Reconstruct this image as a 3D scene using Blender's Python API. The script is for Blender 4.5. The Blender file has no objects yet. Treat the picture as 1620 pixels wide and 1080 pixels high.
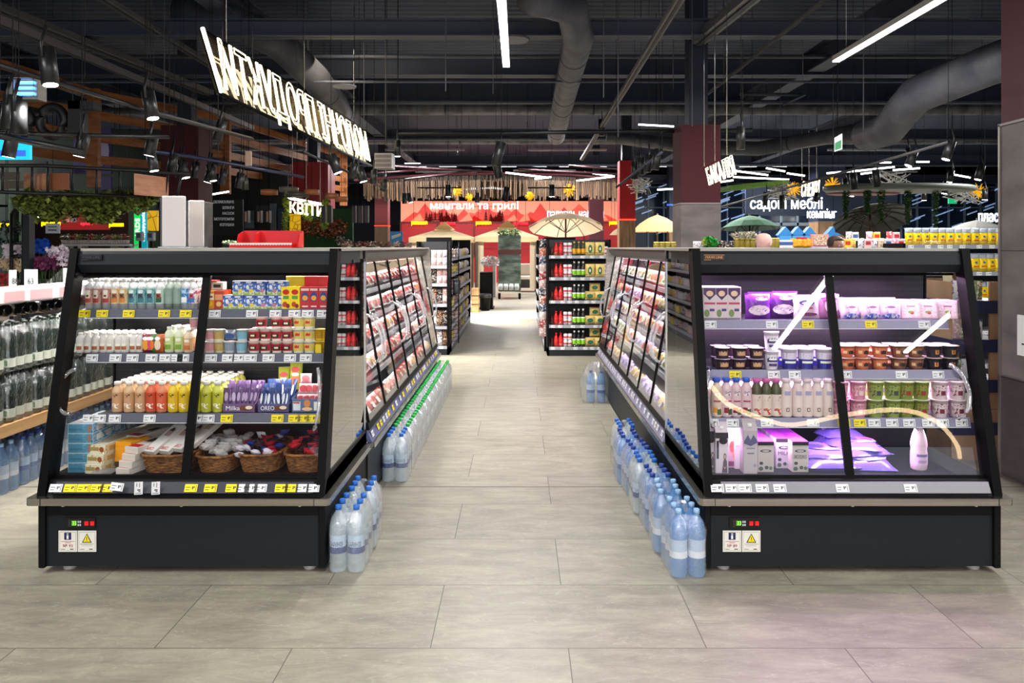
import bpy, bmesh, math, random
from mathutils import Vector, Matrix
from math import sin, cos, pi, radians
random.seed(7)
SC = bpy.context.scene
COL = SC.collection
# ---------------------------------------------------------------- camera, world, exposure
FPX = 1200.0; CX, CY = 822.0, 390.0; CAMZ = 1.7
cd = bpy.data.cameras.new('camera'); cam = bpy.data.objects.new('camera', cd); COL.objects.link(cam)
cam.location = (0, 0, CAMZ); cam.rotation_euler = (pi/2, 0, 0)
cd.sensor_width = 36; cd.lens = FPX/1620*36
cd.shift_x = -(CX-810)/1620; cd.shift_y = -(540-CY)/1620
cd.clip_end = 200
SC.camera = cam
w = bpy.data.worlds.new('world'); SC.world = w; w.use_nodes = True
w.node_tree.nodes['Background'].inputs[0].default_value = (.80, .86, 1, 1)
w.node_tree.nodes['Background'].inputs[1].default_value = 1.0
SC.view_settings.view_transform = 'Standard'; SC.view_settings.look = 'None'
SC.view_settings.gamma = 1; SC.view_settings.exposure = 0.12
SC.cycles.use_denoising = True
SC.cycles.max_bounces = 10; SC.cycles.diffuse_bounces = 3; SC.cycles.glossy_bounces = 3
SC.cycles.transmission_bounces = 6; SC.cycles.transparent_max_bounces = 32
SC.cycles.caustics_reflective = False; SC.cycles.caustics_refractive = False
SC.cycles.sample_clamp_indirect = 4

def lamp_area(name, loc, sx, sy, power, rot=(0,0,0), color=(1,.97,.93)):
    l = bpy.data.lights.new(name, 'AREA'); l.shape = 'RECTANGLE'; l.size = sx; l.size_y = sy
    l.energy = power; l.color = color
    o = bpy.data.objects.new(name, l); COL.objects.link(o); o.location = loc; o.rotation_euler = rot
    return o
def lamp_spot(name, loc, target, power, ang=70, color=(1,.96,.9), r=.05):
    l = bpy.data.lights.new(name, 'SPOT'); l.energy = power; l.color = color
    l.spot_size = radians(ang); l.spot_blend = .6; l.shadow_soft_size = r
    o = bpy.data.objects.new(name, l); COL.objects.link(o); o.location = loc
    d = Vector(target)-Vector(loc); o.rotation_euler = d.to_track_quat('-Z', 'Y').to_euler()
    return o
def P(x, y, Y): return ((x-CX)*Y/FPX, Y, CAMZ-(y-CY)*Y/FPX)

# linear lamps, the last three added out of view for more light: (X, Y0, Y1, Z, power) ; fixtures are built further down at the same places
LINEAR = [(-.17, 6.0, 9.72, 4.0, 230), (3.94, 6.0, 9.45, 4.0, 150), (3.93, -2.85, 3.0, 4.0, 130), (6.02, -3.0, 3.0, 4.0, 120),
          (-.17, -3.2, 3.0, 4.0, 150), (-4.3, .9, 3.6, 4.0, 150), (-.9, -12, -4.5, 3.6, 620), (.9, -12, -4.5, 3.6, 620)]
for i, (X, a, b, z, pw) in enumerate(LINEAR):
    lamp_area('linear_lamp_light', (X, (a+b)/2, z-.012), .07, b-a, pw)

# line lamps over the far half of the hall (fixtures further down)
FAR = [(-13,24,300),(-8,24,300),(-3,24,420),(1.5,24,420),(6,24,420),(11,24,420),(-9,31,300),(-3,31,500),(1,30.5,300),(9,31,500),(15,31,400),(-13,14.5,260),(11,14.5,420)]
for X, Y, pw in FAR: lamp_area('far_lamp_light', (X, Y, 4.72 if Y != 14.5 else 4.5), 2.4, .06, pw, color=(.97,.98,1))
# ---------------------------------------------------------------- materials
def lin(c):
    if isinstance(c, str):
        c = c.lstrip('#'); c = [int(c[i:i+2], 16)/255 for i in (0, 2, 4)]
        return tuple(v/12.92 if v <= .04045 else ((v+.055)/1.055)**2.4 for v in c)+(1,)
    return tuple(c)+(1,)
_M = {}
FILMS = []
def mat(c, rough=.5, metal=0, emit=0, name=None, coat=0, ec=None):
    k = (c, rough, metal, emit, coat, ec)
    if k in _M: return _M[k]
    m = bpy.data.materials.new(name or ('paint_'+str(c).strip('#'))); m.use_nodes = True
    b = m.node_tree.nodes['Principled BSDF']
    b.inputs['Base Color'].default_value = lin(c); b.inputs['Roughness'].default_value = rough
    b.inputs['Metallic'].default_value = metal
    if coat: b.inputs['Coat Weight'].default_value = coat; b.inputs['Coat Roughness'].default_value = .05
    if emit:
        b.inputs['Emission Color'].default_value = lin(ec or c); b.inputs['Emission Strength'].default_value = emit
    _M[k] = m; return m
def noisy(name, c1, c2, scale, rough=.6, detail=6, stretch=(1,1,1), metal=0, bump=0, rough2=None, fac=(.35,.65)):
    if name in _M: return _M[name]
    m = bpy.data.materials.new(name); m.use_nodes = True; nt = m.node_tree; b = nt.nodes['Principled BSDF']
    tc = nt.nodes.new('ShaderNodeTexCoord'); mp = nt.nodes.new('ShaderNodeMapping'); mp.inputs['Scale'].default_value = stretch
    nz = nt.nodes.new('ShaderNodeTexNoise'); nz.inputs['Scale'].default_value = scale; nz.inputs['Detail'].default_value = detail
    cr = nt.nodes.new('ShaderNodeValToRGB'); cr.color_ramp.elements[0].color = lin(c1); cr.color_ramp.elements[1].color = lin(c2)
    cr.color_ramp.elements[0].position = fac[0]; cr.color_ramp.elements[1].position = fac[1]
    L = nt.links.new
    L(tc.outputs['Object'], mp.inputs[0]); L(mp.outputs[0], nz.inputs['Vector']); L(nz.outputs['Fac'], cr.inputs[0]); L(cr.outputs[0], b.inputs['Base Color'])
    b.inputs['Roughness'].default_value = rough; b.inputs['Metallic'].default_value = metal
    if bump:
        bp = nt.nodes.new('ShaderNodeBump'); bp.inputs['Strength'].default_value = bump; bp.inputs['Distance'].default_value = .01
        L(nz.outputs['Fac'], bp.inputs['Height']); L(bp.outputs[0], b.inputs['Normal'])
    _M[name] = m; return m
def fabric(name, c):
    m = mat(c, .85, name=name); nt = m.node_tree; b = nt.nodes['Principled BSDF']; tl = nt.nodes.new('ShaderNodeBsdfTranslucent'); tl.inputs[0].default_value = lin(c)
    mx = nt.nodes.new('ShaderNodeMixShader'); mx.inputs[0].default_value = .5; nt.links.new(b.outputs[0], mx.inputs[1]); nt.links.new(tl.outputs[0], mx.inputs[2]); nt.links.new(mx.outputs[0], nt.nodes['Material Output'].inputs[0]); return m
def film(name, tint=(1,1,1), add=.04, diff=0.0, dcol=(1,1,1), rough=.03, ior=1.5, gl=(1,1,1), crinkle=0):
    """thin clear sheet: transparent + Fresnel gloss + a little diffuse body"""
    if name in _M: return _M[name]
    m = bpy.data.materials.new(name); m.use_nodes = True; nt = m.node_tree; nt.nodes.clear(); L = nt.links.new
    out = nt.nodes.new('ShaderNodeOutputMaterial'); tr = nt.nodes.new('ShaderNodeBsdfTransparent'); tr.inputs[0].default_value = tuple(tint)+(1,)
    gs = nt.nodes.new('ShaderNodeBsdfGlossy'); gs.inputs['Roughness'].default_value = rough; gs.inputs[0].default_value = tuple(gl)+(1,)
    fr = nt.nodes.new('ShaderNodeFresnel'); fr.inputs[0].default_value = ior
    ad = nt.nodes.new('ShaderNodeMath'); ad.operation = 'ADD'; ad.use_clamp = True; ad.inputs[1].default_value = add; L(fr.outputs[0], ad.inputs[0])
    ge = nt.nodes.new('ShaderNodeNewGeometry'); inv = nt.nodes.new('ShaderNodeMath'); inv.operation = 'SUBTRACT'; inv.inputs[0].default_value = 1; L(ge.outputs['Backfacing'], inv.inputs[1])
    mu = nt.nodes.new('ShaderNodeMath'); mu.operation = 'MULTIPLY'; L(ad.outputs[0], mu.inputs[0]); L(inv.outputs[0], mu.inputs[1]); ad = mu
    mx = nt.nodes.new('ShaderNodeMixShader'); L(ad.outputs[0], mx.inputs[0]); L(gs.outputs[0], mx.inputs[2])
    if crinkle:
        tc = nt.nodes.new('ShaderNodeTexCoord'); mp = nt.nodes.new('ShaderNodeMapping'); mp.inputs['Scale'].default_value = (1, 1, .45); nz = nt.nodes.new('ShaderNodeTexNoise'); nz.inputs['Scale'].default_value = 38; nz.inputs['Detail'].default_value = 4; nz.inputs['Distortion'].default_value = 1.5
        L(tc.outputs['Object'], mp.inputs[0]); L(mp.outputs[0], nz.inputs['Vector']); bp = nt.nodes.new('ShaderNodeBump'); bp.inputs['Strength'].default_value = crinkle; bp.inputs['Distance'].default_value = .012; L(nz.outputs['Fac'], bp.inputs['Height']); L(bp.outputs[0], gs.inputs['Normal']); L(bp.outputs[0], fr.inputs['Normal'])
    if diff:
        df = nt.nodes.new('ShaderNodeBsdfDiffuse'); df.inputs[0].default_value = tuple(dcol)+(1,)
        tl = nt.nodes.new('ShaderNodeBsdfTranslucent'); tl.inputs[0].default_value = tuple(dcol)+(1,); m3 = nt.nodes.new('ShaderNodeMixShader'); L(df.outputs[0], m3.inputs[1]); L(tl.outputs[0], m3.inputs[2])
        m2 = nt.nodes.new('ShaderNodeMixShader'); m2.inputs[0].default_value = diff; L(tr.outputs[0], m2.inputs[1]); L(m3.outputs[0], m2.inputs[2]); L(m2.outputs[0], mx.inputs[1])
    else: L(tr.outputs[0], mx.inputs[1])
    L(mx.outputs[0], out.inputs[0]); _M[name] = m; FILMS.append(m); return m
BLACK = mat('#050506', .5, name='black_powder_coat'); CASE = mat('#161b20', .5, name='graphite_steel'); CASED = mat('#0d0f11', .5, name='dark_graphite')
for m_, sp in ((BLACK,.12),(CASE,.3),(CASED,.15)): m_.node_tree.nodes['Principled BSDF'].inputs['Specular IOR Level'].default_value = sp
STEEL = noisy('brushed_steel', '#a09c92', '#b9b4a8', 3, .27, stretch=(.2, .2, 30), metal=1)
WHITE = mat('#f2f2f0', .4); INK = mat('#202428', .5); RAIL = mat('#5c5f6d', .35, name='price_rail_grey')
CHROME = mat('#d8d8d8', .12, 1, name='chrome')
GLASS = film('case_glass', (.985,.99,.99), .015, ior=1.6, rough=.01)
SIDEGLASS = film('mirror_side_glass', (.55,.56,.57), .30, rough=.02)
ACRY = film('clear_acrylic', (.96,.97,.98), .2, .28, (.95,.97,1))

def printed(c1, c2, c3=None, scale=60, rough=.35, amt=(.47,.56), vary=False):
    """busy two- or three-colour packaging print"""
    k = ('pr', c1, c2, c3, scale, amt, vary)
    if k in _M: return _M[k]
    m = bpy.data.materials.new('print_'+c1.strip('#')); m.use_nodes = True; nt = m.node_tree; b = nt.nodes['Principled BSDF']; L = nt.links.new
    tc = nt.nodes.new('ShaderNodeTexCoord'); v = tc.outputs['Object']
    if vary:
        oi = nt.nodes.new('ShaderNodeObjectInfo'); ad = nt.nodes.new('ShaderNodeVectorMath'); ad.operation = 'ADD'; sc = nt.nodes.new('ShaderNodeVectorMath'); sc.operation = 'SCALE'; sc.inputs['Scale'].default_value = 9
        cb = nt.nodes.new('ShaderNodeCombineXYZ'); L(oi.outputs['Random'], cb.inputs[0]); L(oi.outputs['Random'], cb.inputs[2]); L(cb.outputs[0], sc.inputs[0]); L(sc.outputs[0], ad.inputs[0]); L(v, ad.inputs[1]); v = ad.outputs[0]
    nz = nt.nodes.new('ShaderNodeTexNoise'); nz.inputs['Scale'].default_value = scale; nz.inputs['Detail'].default_value = 2.5; L(v, nz.inputs['Vector'])
    cr = nt.nodes.new('ShaderNodeValToRGB'); e = cr.color_ramp.elements; cr.color_ramp.interpolation = 'CONSTANT'; e[0].color = lin(c1); e[1].position = amt[0]; e[1].color = lin(c1)
    x = e.new(amt[1]); x.color = lin(c2)
    if c3: y = e.new(amt[1]+.09); y.color = lin(c3)
    L(nz.outputs['Fac'], cr.inputs[0]); L(cr.outputs[0], b.inputs['Base Color']); b.inputs['Roughness'].default_value = rough
    _M[k] = m; return m
# ---------------------------------------------------------------- mesh builder
class MB:
    def __init__(s): s.v = []; s.f = []; s.m = []; s.sm = []; s.mats = []; s.T = Matrix.Identity(4)
    def mi(s, m):
        if m not in s.mats: s.mats.append(m)
        return s.mats.index(m)
    def add(s, vs, fs, m, smooth=False):
        n = len(s.v); T = s.T
        s.v += [tuple(T @ Vector(v)) for v in vs]; i = s.mi(m)
        s.f += [tuple(a+n for a in f) for f in fs]; s.m += [i]*len(fs); s.sm += [smooth]*len(fs); return s
    def box(s, x0, x1, y0, y1, z0, z1, m, bev=0):
        if bev:
            b = bev; pts = [(x0+b,y0),(x1-b,y0),(x1,y0+b),(x1,y1-b),(x1-b,y1),(x0+b,y1),(x0,y1-b),(x0,y0+b)]
            return s.prism(pts, z0, z1, m, b)
        v = [(x,y,z) for z in (z0,z1) for x,y in ((x0,y0),(x1,y0),(x1,y1),(x0,y1))]
        return s.add(v, [(3,2,1,0),(4,5,6,7),(0,1,5,4),(1,2,6,5),(2,3,7,6),(3,0,4,7)], m)
    def prism(s, pts, z0, z1, m, b=0):
        """vertical prism of outline pts; b insets the rims as a bevel"""
        n = len(pts); cx = sum(p[0] for p in pts)/n; cy = sum(p[1] for p in pts)/n
        def ins(k):
            ex = max(abs(p[0]-cx) for p in pts); ey = max(abs(p[1]-cy) for p in pts)
            return [(cx+(p[0]-cx)*(1-k/max(ex,1e-6)), cy+(p[1]-cy)*(1-k/max(ey,1e-6))) for p in pts]
        rings = [(ins(b), z0), (pts, z0+b), (pts, z1-b), (ins(b), z1)] if b else [(pts, z0), (pts, z1)]
        v = [(p[0],p[1],z) for r,z in rings for p in r]; f = []
        for k in range(len(rings)-1):
            for i in range(n): j = (i+1)%n; f.append((k*n+i, k*n+j, (k+1)*n+j, (k+1)*n+i))
        f.append(tuple(reversed(range(n)))); f.append(tuple((len(rings)-1)*n+i for i in range(n)))
        return s.add(v, f, m)
    def hull(s, a, b, m, smooth=False):
        """skin two equal loops of 3D points with caps"""
        n = len(a); f = [(i, (i+1)%n, n+(i+1)%n, n+i) for i in range(n)]+[tuple(reversed(range(n))), tuple(range(n, 2*n))]
        return s.add(list(a)+list(b), f, m, smooth)
    def quad(s, a, b, c, d, m): return s.add([a,b,c,d], [(0,1,2,3)], m)
    def lathe(s, prof, m, seg=14, c=(0,0,0), sx=1, sy=1, cap=True):
        """prof: (r,z[,mat]) list; mat on an entry colours the band that starts there"""
        v = []; n = seg
        for p in prof:
            for i in range(n): a = 2*pi*i/n; v.append((c[0]+p[0]*cos(a)*sx, c[1]+p[0]*sin(a)*sy, c[2]+p[1]))
        base = len(s.v); s.v += [tuple(s.T @ Vector(q)) for q in v]
        for k in range(len(prof)-1):
            mm = prof[k][2] if len(prof[k]) > 2 else m; mi = s.mi(mm)
            for i in range(n):
                j = (i+1)%n; s.f.append((base+k*n+i, base+k*n+j, base+(k+1)*n+j, base+(k+1)*n+i)); s.m.append(mi); s.sm.append(True)
        if cap:
            mi = s.mi(m)
            s.f.append(tuple(base+i for i in reversed(range(n)))); s.m.append(mi); s.sm.append(False)
            mi = s.mi(prof[-1][2] if len(prof[-1]) > 2 else m)
            s.f.append(tuple(base+(len(prof)-1)*n+i for i in range(n))); s.m.append(mi); s.sm.append(False)
        return s
    def tube(s, pts, r, m, seg=6, closed=False):
        pts = [Vector(p) for p in pts]; n = len(pts); v = []; f = []
        for i, p in enumerate(pts):
            if closed: t = pts[(i+1)%n]-pts[i-1]
            else: t = pts[min(i+1,n-1)]-pts[max(i-1,0)]
            t.normalize(); u = t.cross(Vector((0,0,1)) if abs(t.z) < .9 else Vector((1,0,0))).normalized(); w_ = t.cross(u)
            rr = r[i] if isinstance(r, (list,tuple)) else r
            for k in range(seg): a = 2*pi*k/seg; v.append(tuple(p+u*rr*cos(a)+w_*rr*sin(a)))
        for i in range(n if closed else n-1):
            j = (i+1)%n
            for k in range(seg): l = (k+1)%seg; f.append((i*seg+k, j*seg+k, j*seg+l, i*seg+l))
        if not closed: f.append(tuple(range(seg))); f.append(tuple(reversed([(n-1)*seg+k for k in range(seg)])))
        return s.add(v, f, m, True)
    def patch(s, r, a0, a1, z0, z1, m, n=5, off=.0006, r2=None):
        """label piece wrapped on a cylinder whose front (angle 0) faces -Y"""
        r2 = r if r2 is None else r2; v = []
        for k in range(n+1):
            a = radians(a0+(a1-a0)*k/n)
            v += [((r+off)*sin(a), -(r+off)*cos(a), z0), ((r2+off)*sin(a), -(r2+off)*cos(a), z1)]
        return s.add(v, [(2*k, 2*k+2, 2*k+3, 2*k+1) for k in range(n)], m)
    def disc(s, cx, cz, rx, rz, y, m, n=10):
        return s.add([(cx+rx*cos(2*pi*k/n), y, cz+rz*sin(2*pi*k/n)) for k in range(n)], [tuple(range(n))], m)
    def rect(s, x0, x1, z0, z1, y, m): return s.quad((x0,y,z0),(x1,y,z0),(x1,y,z1),(x0,y,z1), m)
    def mesh(s, name):
        me = bpy.data.meshes.new(name); me.from_pydata(s.v, [], s.f)
        for m in s.mats: me.materials.append(m)
        me.polygons.foreach_set('material_index', s.m); me.polygons.foreach_set('use_smooth', s.sm); me.update()
        if any(m in FILMS for m in s.mats):
            bm = bmesh.new(); bm.from_mesh(me); bmesh.ops.recalc_face_normals(bm, faces=bm.faces[:]); bm.to_mesh(me); bm.free()
        return me
# ---------------------------------------------------------------- objects
def wloc(o):
    v = Vector(o.location)
    while o.parent: o = o.parent; v += Vector(o.location)
    return v
def obj(name, mb, parent=None, linked=True, world=True, **kw):
    """one mesh object; vertices are in world space when world is set"""
    o = bpy.data.objects.new(name, mb.mesh(name) if isinstance(mb, MB) else mb)
    if linked: COL.objects.link(o)
    if parent:
        o.parent = parent
        if world: o.location = -wloc(parent)
    for k, v in kw.items(): o[k] = v
    return o
def thing(name, label, cat, loc=(0,0,0), group=None, linked=True, rz=0):
    o = bpy.data.objects.new(name, None); o.empty_display_size = .05
    if linked: COL.objects.link(o)
    o.location = loc; o.rotation_euler.z = rz
    if label: o['label'] = label
    o['category'] = cat
    if group: o['group'] = group
    return o
def one(name, mb, label, cat, group=None, loc=None, rz=0):
    """a thing that is one mesh; with loc, the mesh is local to it"""
    o = obj(name, mb)
    if loc is not None: o.location = loc; o.rotation_euler.z = rz
    o['label'] = label; o['category'] = cat
    if group: o['group'] = group
    return o
def struct(name, mb, parent=None):
    o = obj(name, mb, parent); o['kind'] = 'structure'; return o
KIDS = {}
def proto(name, cat, parts):
    """unlinked prototype. parts: (name, MB, [subparts (name, MB)])"""
    r = thing(name, None, cat, linked=False); KIDS[r.name] = []
    for p in parts:
        o = obj(p[0], p[1], None, linked=False); subs = []
        for q in (p[2] if len(p) > 2 else []): subs.append(obj(q[0], q[1], None, linked=False))
        loc = p[3] if len(p) > 3 else (0,0,0)
        KIDS[r.name].append((o, subs, loc))
    return r
def proto1(name, cat, mb):
    o = obj(name, mb, None, linked=False); o['category'] = cat; KIDS[o.name] = []; return o
def place(pr, loc, label, group=None, rz=0, s=1.0, tilt=0):
    r = pr.copy(); COL.objects.link(r); r.location = loc; r.rotation_euler = (tilt, 0, rz)
    r.scale = s if isinstance(s, tuple) else (s, s, s)
    r['label'] = label
    if group: r['group'] = group
    for o, subs, l in KIDS[pr.name]:
        c = o.copy(); COL.objects.link(c); c.parent = r; c.location = l
        for q in subs: d = q.copy(); COL.objects.link(d); d.parent = c
    return r
ORD = ['first','second','third','fourth','fifth','sixth','seventh','eighth','ninth','tenth','eleventh','twelfth','thirteenth','fourteenth','fifteenth','sixteenth','seventeenth','eighteenth','nineteenth','twentieth']
def nth(i): return ORD[i] if i < 20 else ('twenty-'+ORD[i-20] if i < 29 else 'thirtieth' if i == 29 else 'thirty-'+ORD[i-30])
def text(name, s, size, m, loc, xdir=(1,0,0), up=(0,0,1), parent=None, width=None, height=None, extrude=.002, bevel=0, outline=False, align='LEFT', linked=True, res=3):
    cu = bpy.data.curves.new(name, 'FONT'); cu.body = s; cu.size = size; cu.align_x = align; cu.resolution_u = res
    if outline: cu.fill_mode = 'NONE'; cu.bevel_depth = bevel; cu.bevel_resolution = 1
    else: cu.extrude = extrude; cu.bevel_depth = bevel
    t = bpy.data.objects.new(name, cu); COL.objects.link(t)
    bpy.context.view_layer.update()
    me = bpy.data.meshes.new_from_object(t.evaluated_get(bpy.context.evaluated_depsgraph_get())); me.name = name
    bpy.data.objects.remove(t)
    me.materials.clear(); me.materials.append(m)
    xs = [v.co.x for v in me.vertices]; ys = [v.co.y for v in me.vertices]
    if not xs: return None
    kx = width/(max(xs)-min(xs)) if width else 1; ky = height/(max(ys)-min(ys)) if height else (kx if width else 1)
    ox = min(xs) if width else 0
    X = Vector(xdir).normalized(); U = Vector(up); U = (U-X*U.dot(X)).normalized(); N = X.cross(U)
    lo = Vector(loc)
    oy = min(ys) if height else 0
    for v in me.vertices:
        x, y, z = (v.co.x-ox)*kx, (v.co.y-oy)*ky, v.co.z
        v.co = lo+X*x+U*y+N*z
    o = bpy.data.objects.new(name, me)
    if linked: COL.objects.link(o)
    if parent: o.parent = parent; o.location = -wloc(parent)
    return o
# ---------------------------------------------------------------- the building
def floor_material():
    m = bpy.data.materials.new('stone_look_tiles'); m.use_nodes = True; nt = m.node_tree; b = nt.nodes['Principled BSDF']; L = nt.links.new
    tc = nt.nodes.new('ShaderNodeTexCoord')
    mp = nt.nodes.new('ShaderNodeMapping'); mp.inputs['Location'].default_value = (-.207+.585+1.17*20, -3.213+.6*20+.6, 0)
    L(tc.outputs['Object'], mp.inputs[0])
    br = nt.nodes.new('ShaderNodeTexBrick'); br.offset = .5; br.squash = 1
    br.inputs['Scale'].default_value = 1; br.inputs['Brick Width'].default_value = 1.17; br.inputs['Row Height'].default_value = .6
    br.inputs['Mortar Size'].default_value = .0022; br.inputs['Mortar Smooth'].default_value = .1; br.inputs['Bias'].default_value = 0
    br.inputs['Color1'].default_value = (.40,.40,.40,1); br.inputs['Color2'].default_value = (.6,.6,.6,1); br.inputs['Mortar'].default_value = (0,0,0,1)
    L(mp.outputs[0], br.inputs['Vector'])
    # streaky stone, shifted from tile to tile
    mp2 = nt.nodes.new('ShaderNodeMapping'); mp2.inputs['Scale'].default_value = (1, 3.2, 1); mp2.inputs['Rotation'].default_value = (0,0,.12); L(tc.outputs['Object'], mp2.inputs[0])
    ofs = nt.nodes.new('ShaderNodeVectorMath'); ofs.operation = 'MULTIPLY_ADD'; ofs.inputs[1].default_value = (9,9,9)
    L(br.outputs['Color'], ofs.inputs[0]); L(mp2.outputs[0], ofs.inputs[2])
    n1 = nt.nodes.new('ShaderNodeTexNoise'); n1.inputs['Scale'].default_value = 3.2; n1.inputs['Detail'].default_value = 12; n1.inputs['Roughness'].default_value = .74; n1.inputs['Distortion'].default_value = .35
    L(ofs.outputs[0], n1.inputs['Vector'])
    cr = nt.nodes.new('ShaderNodeValToRGB'); e = cr.color_ramp.elements
    e[0].position = .30; e[0].color = lin('#78746a'); e[1].position = .72; e[1].color = lin('#a8a392')
    x = cr.color_ramp.elements.new(.5); x.color = lin('#918c7d')
    L(n1.outputs['Fac'], cr.inputs[0])
    n2 = nt.nodes.new('ShaderNodeTexNoise'); n2.inputs['Scale'].default_value = 3.5; n2.inputs['Detail'].default_value = 8; n2.inputs['Distortion'].default_value = 1.2; L(ofs.outputs[0], n2.inputs['Vector'])
    vr = nt.nodes.new('ShaderNodeValToRGB'); ve = vr.color_ramp.elements; ve[0].position = .492; ve[0].color = (0,0,0,1); ve[1].position = .508; ve[1].color = (0,0,0,1)
    vm = ve.new(.5); vm.color = (.22,.22,.22,1); L(n2.outputs['Fac'], vr.inputs[0])
    mv = nt.nodes.new('ShaderNodeMixRGB'); mv.inputs[2].default_value = lin('#d8d4ca'); L(vr.outputs[0], mv.inputs[0]); L(cr.outputs[0], mv.inputs[1])
    mm = nt.nodes.new('ShaderNodeMixRGB'); mm.inputs[2].default_value = lin('#4d4a44'); L(br.outputs['Fac'], mm.inputs[0]); L(mv.outputs[0], mm.inputs[1])
    L(mm.outputs[0], b.inputs['Base Color'])
    rr = nt.nodes.new('ShaderNodeMapRange'); rr.inputs['To Min'].default_value = .34; rr.inputs['To Max'].default_value = .5; L(n1.outputs['Fac'], rr.inputs[0]); L(rr.outputs[0], b.inputs['Roughness'])
    bp = nt.nodes.new('ShaderNodeBump'); bp.inputs['Strength'].default_value = .12; bp.inputs['Distance'].default_value = .004; L(n1.outputs['Fac'], bp.inputs['Height']); L(bp.outputs[0], b.inputs['Normal'])
    return m
struct('floor', MB().add([(-24,-16,0),(24,-16,0),(24,42,0),(-24,42,0)], [(0,1,2,3)], floor_material()))
# dark expansion seam across the aisle
struct('trim_1', MB().box(-6, 6, 5.365, 5.373, -.002, .0012, mat('#55524b', .7)))
def deck_material():
    m = bpy.data.materials.new('navy_trapezoid_deck'); m.use_nodes = True; nt = m.node_tree; b = nt.nodes['Principled BSDF']; L = nt.links.new
    tc = nt.nodes.new('ShaderNodeTexCoord'); wv = nt.nodes.new('ShaderNodeTexWave'); wv.bands_direction = 'Y'; wv.inputs['Scale'].default_value = 1.3
    L(tc.outputs['Object'], wv.inputs['Vector']); cr = nt.nodes.new('ShaderNodeValToRGB'); cr.color_ramp.elements[0].color = lin('#262e42'); cr.color_ramp.elements[1].color = lin('#414c66')
    L(wv.outputs['Fac'], cr.inputs[0]); L(cr.outputs[0], b.inputs['Base Color']); b.inputs['Roughness'].default_value = .6
    bp = nt.nodes.new('ShaderNodeBump'); bp.inputs['Strength'].default_value = .6; bp.inputs['Distance'].default_value = .05; L(wv.outputs['Fac'], bp.inputs['Height']); L(bp.outputs[0], b.inputs['Normal'])
    return m
struct('ceiling', MB().box(-24, 24, -16, 42, 6.0, 6.1, deck_material()))
NAVY = mat('#202c42', .6, name='navy_paint'); DNAVY = mat('#0d1220', .7); GREYM = mat('#444959', .55, name='grey_paint_metal')
struct('wall_far', MB().box(-24, 24, 41.9, 42.1, 0, 6, mat('#141a26', .8)))
struct('wall_left', MB().box(-24.1, -23.9, -16, 42, 0, 6, mat('#20251f', .8)))
struct('wall_right', MB().box(23.9, 24.1, -16, 42, 0, 6, mat('#1b2333', .8)))
# roof beams: I-sections spanning the hall
def ibeam(n, y, z0, z1, x0=-23.9, x1=23.9, w=.2, m=GREYM):
    b = MB(); b.box(x0, x1, y-w/2, y+w/2, z0, z0+.02, m); b.box(x0, x1, y-w/2, y+w/2, z1-.02, z1, m); b.box(x0, x1, y-.01, y+.01, z0, z1, m)
    struct('trim_%d' % n, b)
ibeam(2, 10.6, 4.62, 4.86); 
for i, (y, z0, z1) in enumerate([(14.5, 4.95, 5.3), (19, 5.2, 5.98), (24, 5.0, 5.4), (30, 4.9, 5.3), (36, 4.7, 5.1)]): ibeam(3+i, y, z0, z1, w=.3, m=mat('#3a4156', .6))
for i, x in enumerate([-9.5, -4.2, 5.6, 9.3]):
    b = MB(); m = mat('#464c5e', .6)
    b.box(x-.16, x+.16, -10, 41.8, 5.0, 5.03, m); b.box(x-.16, x+.16, -10, 41.8, 5.37, 5.4, m); b.box(x-.012, x+.012, -10, 41.8, 5.03, 5.37, m)
    struct('trim_%d' % (8+i), b)
# square pipe runs across the hall (thin horizontal lines in the roof)
for i, (y, z, r) in enumerate([(13.5, 5.08, .035), (16.8, 4.9, .05), (21.5, 4.75, .05), (27, 4.6, .05), (12.2, 4.35, .02)]):
    struct('trim_%d' % (12+i), MB().tube([(-23.8, y, z), (23.8, y, z)], r, mat('#4a4f5e', .5), 8))
# ---- columns
CONC = noisy('grey_stone_cladding', '#5c5555', '#7d7473', 2.2, .55, 9, stretch=(1,1,2.5), fac=(.3,.7))
MAROON = mat('#450f1a', .8, name='maroon_paint'); RED = mat('#b01018', .7, name='red_paint')
def column(name, x0, x1, y0, y1, z1, zs, upper, lower, label, top=None, strip=None):
    t = thing(name, label, 'column', ((x0+x1)/2, (y0+y1)/2, 0))
    b = MB(); b.box(x0, x1, y0, y1, 0, zs, lower)
    if lower is CONC:
        for z in (zs*.28, zs*.64): b.box(x0-.002, x1+.002, y0-.002, y1+.002, z-.003, z+.003, mat('#3c3636', .8))
    obj('cladding', b, t)
    obj('painted_upper_casing', MB().box(x0+.004, x1-.004, y0+.004, y1-.004, zs, z1, upper), t)
    if strip: obj('light_strip', MB().box(x0-.01, x1+.01, y0-.01, y1+.01, zs-.03, zs, strip), t)
    else: obj('edge_trim', MB().box(x0-.012, x1+.012, y0-.012, y1+.012, zs-.012, zs+.006, mat('#8a8584', .4, .6)), t)
    if z1 < 5.9: obj('steel_core', MB().box((x0+x1)/2-.14, (x0+x1)/2+.14, (y0+y1)/2-.14, (y0+y1)/2+.14, z1, 6.0, mat('#1f2536', .6)), t)
    return t
c = column('square_column', 3.6, 4.3, 4.98, 5.68, 6.0, 2.61, mat('#4a0f1e', .6, name='dark_maroon_paint'), CONC, 'near grey stone-clad column with maroon top beside the right-hand fridge')
obj('corner_bead', MB().box(3.588, 3.602, 5.67, 5.69, 0, 2.61, mat('#b8b2ae', .3, .8)), c)
one('notice_sheet', MB().box(3.588, 3.5985, 5.05, 5.47, .92, 1.21, WHITE).box(3.5865, 3.588, 5.1, 5.42, 1.0, 1.01, INK), 'white paper notice on the near grey column at right edge', 'notice')
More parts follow.
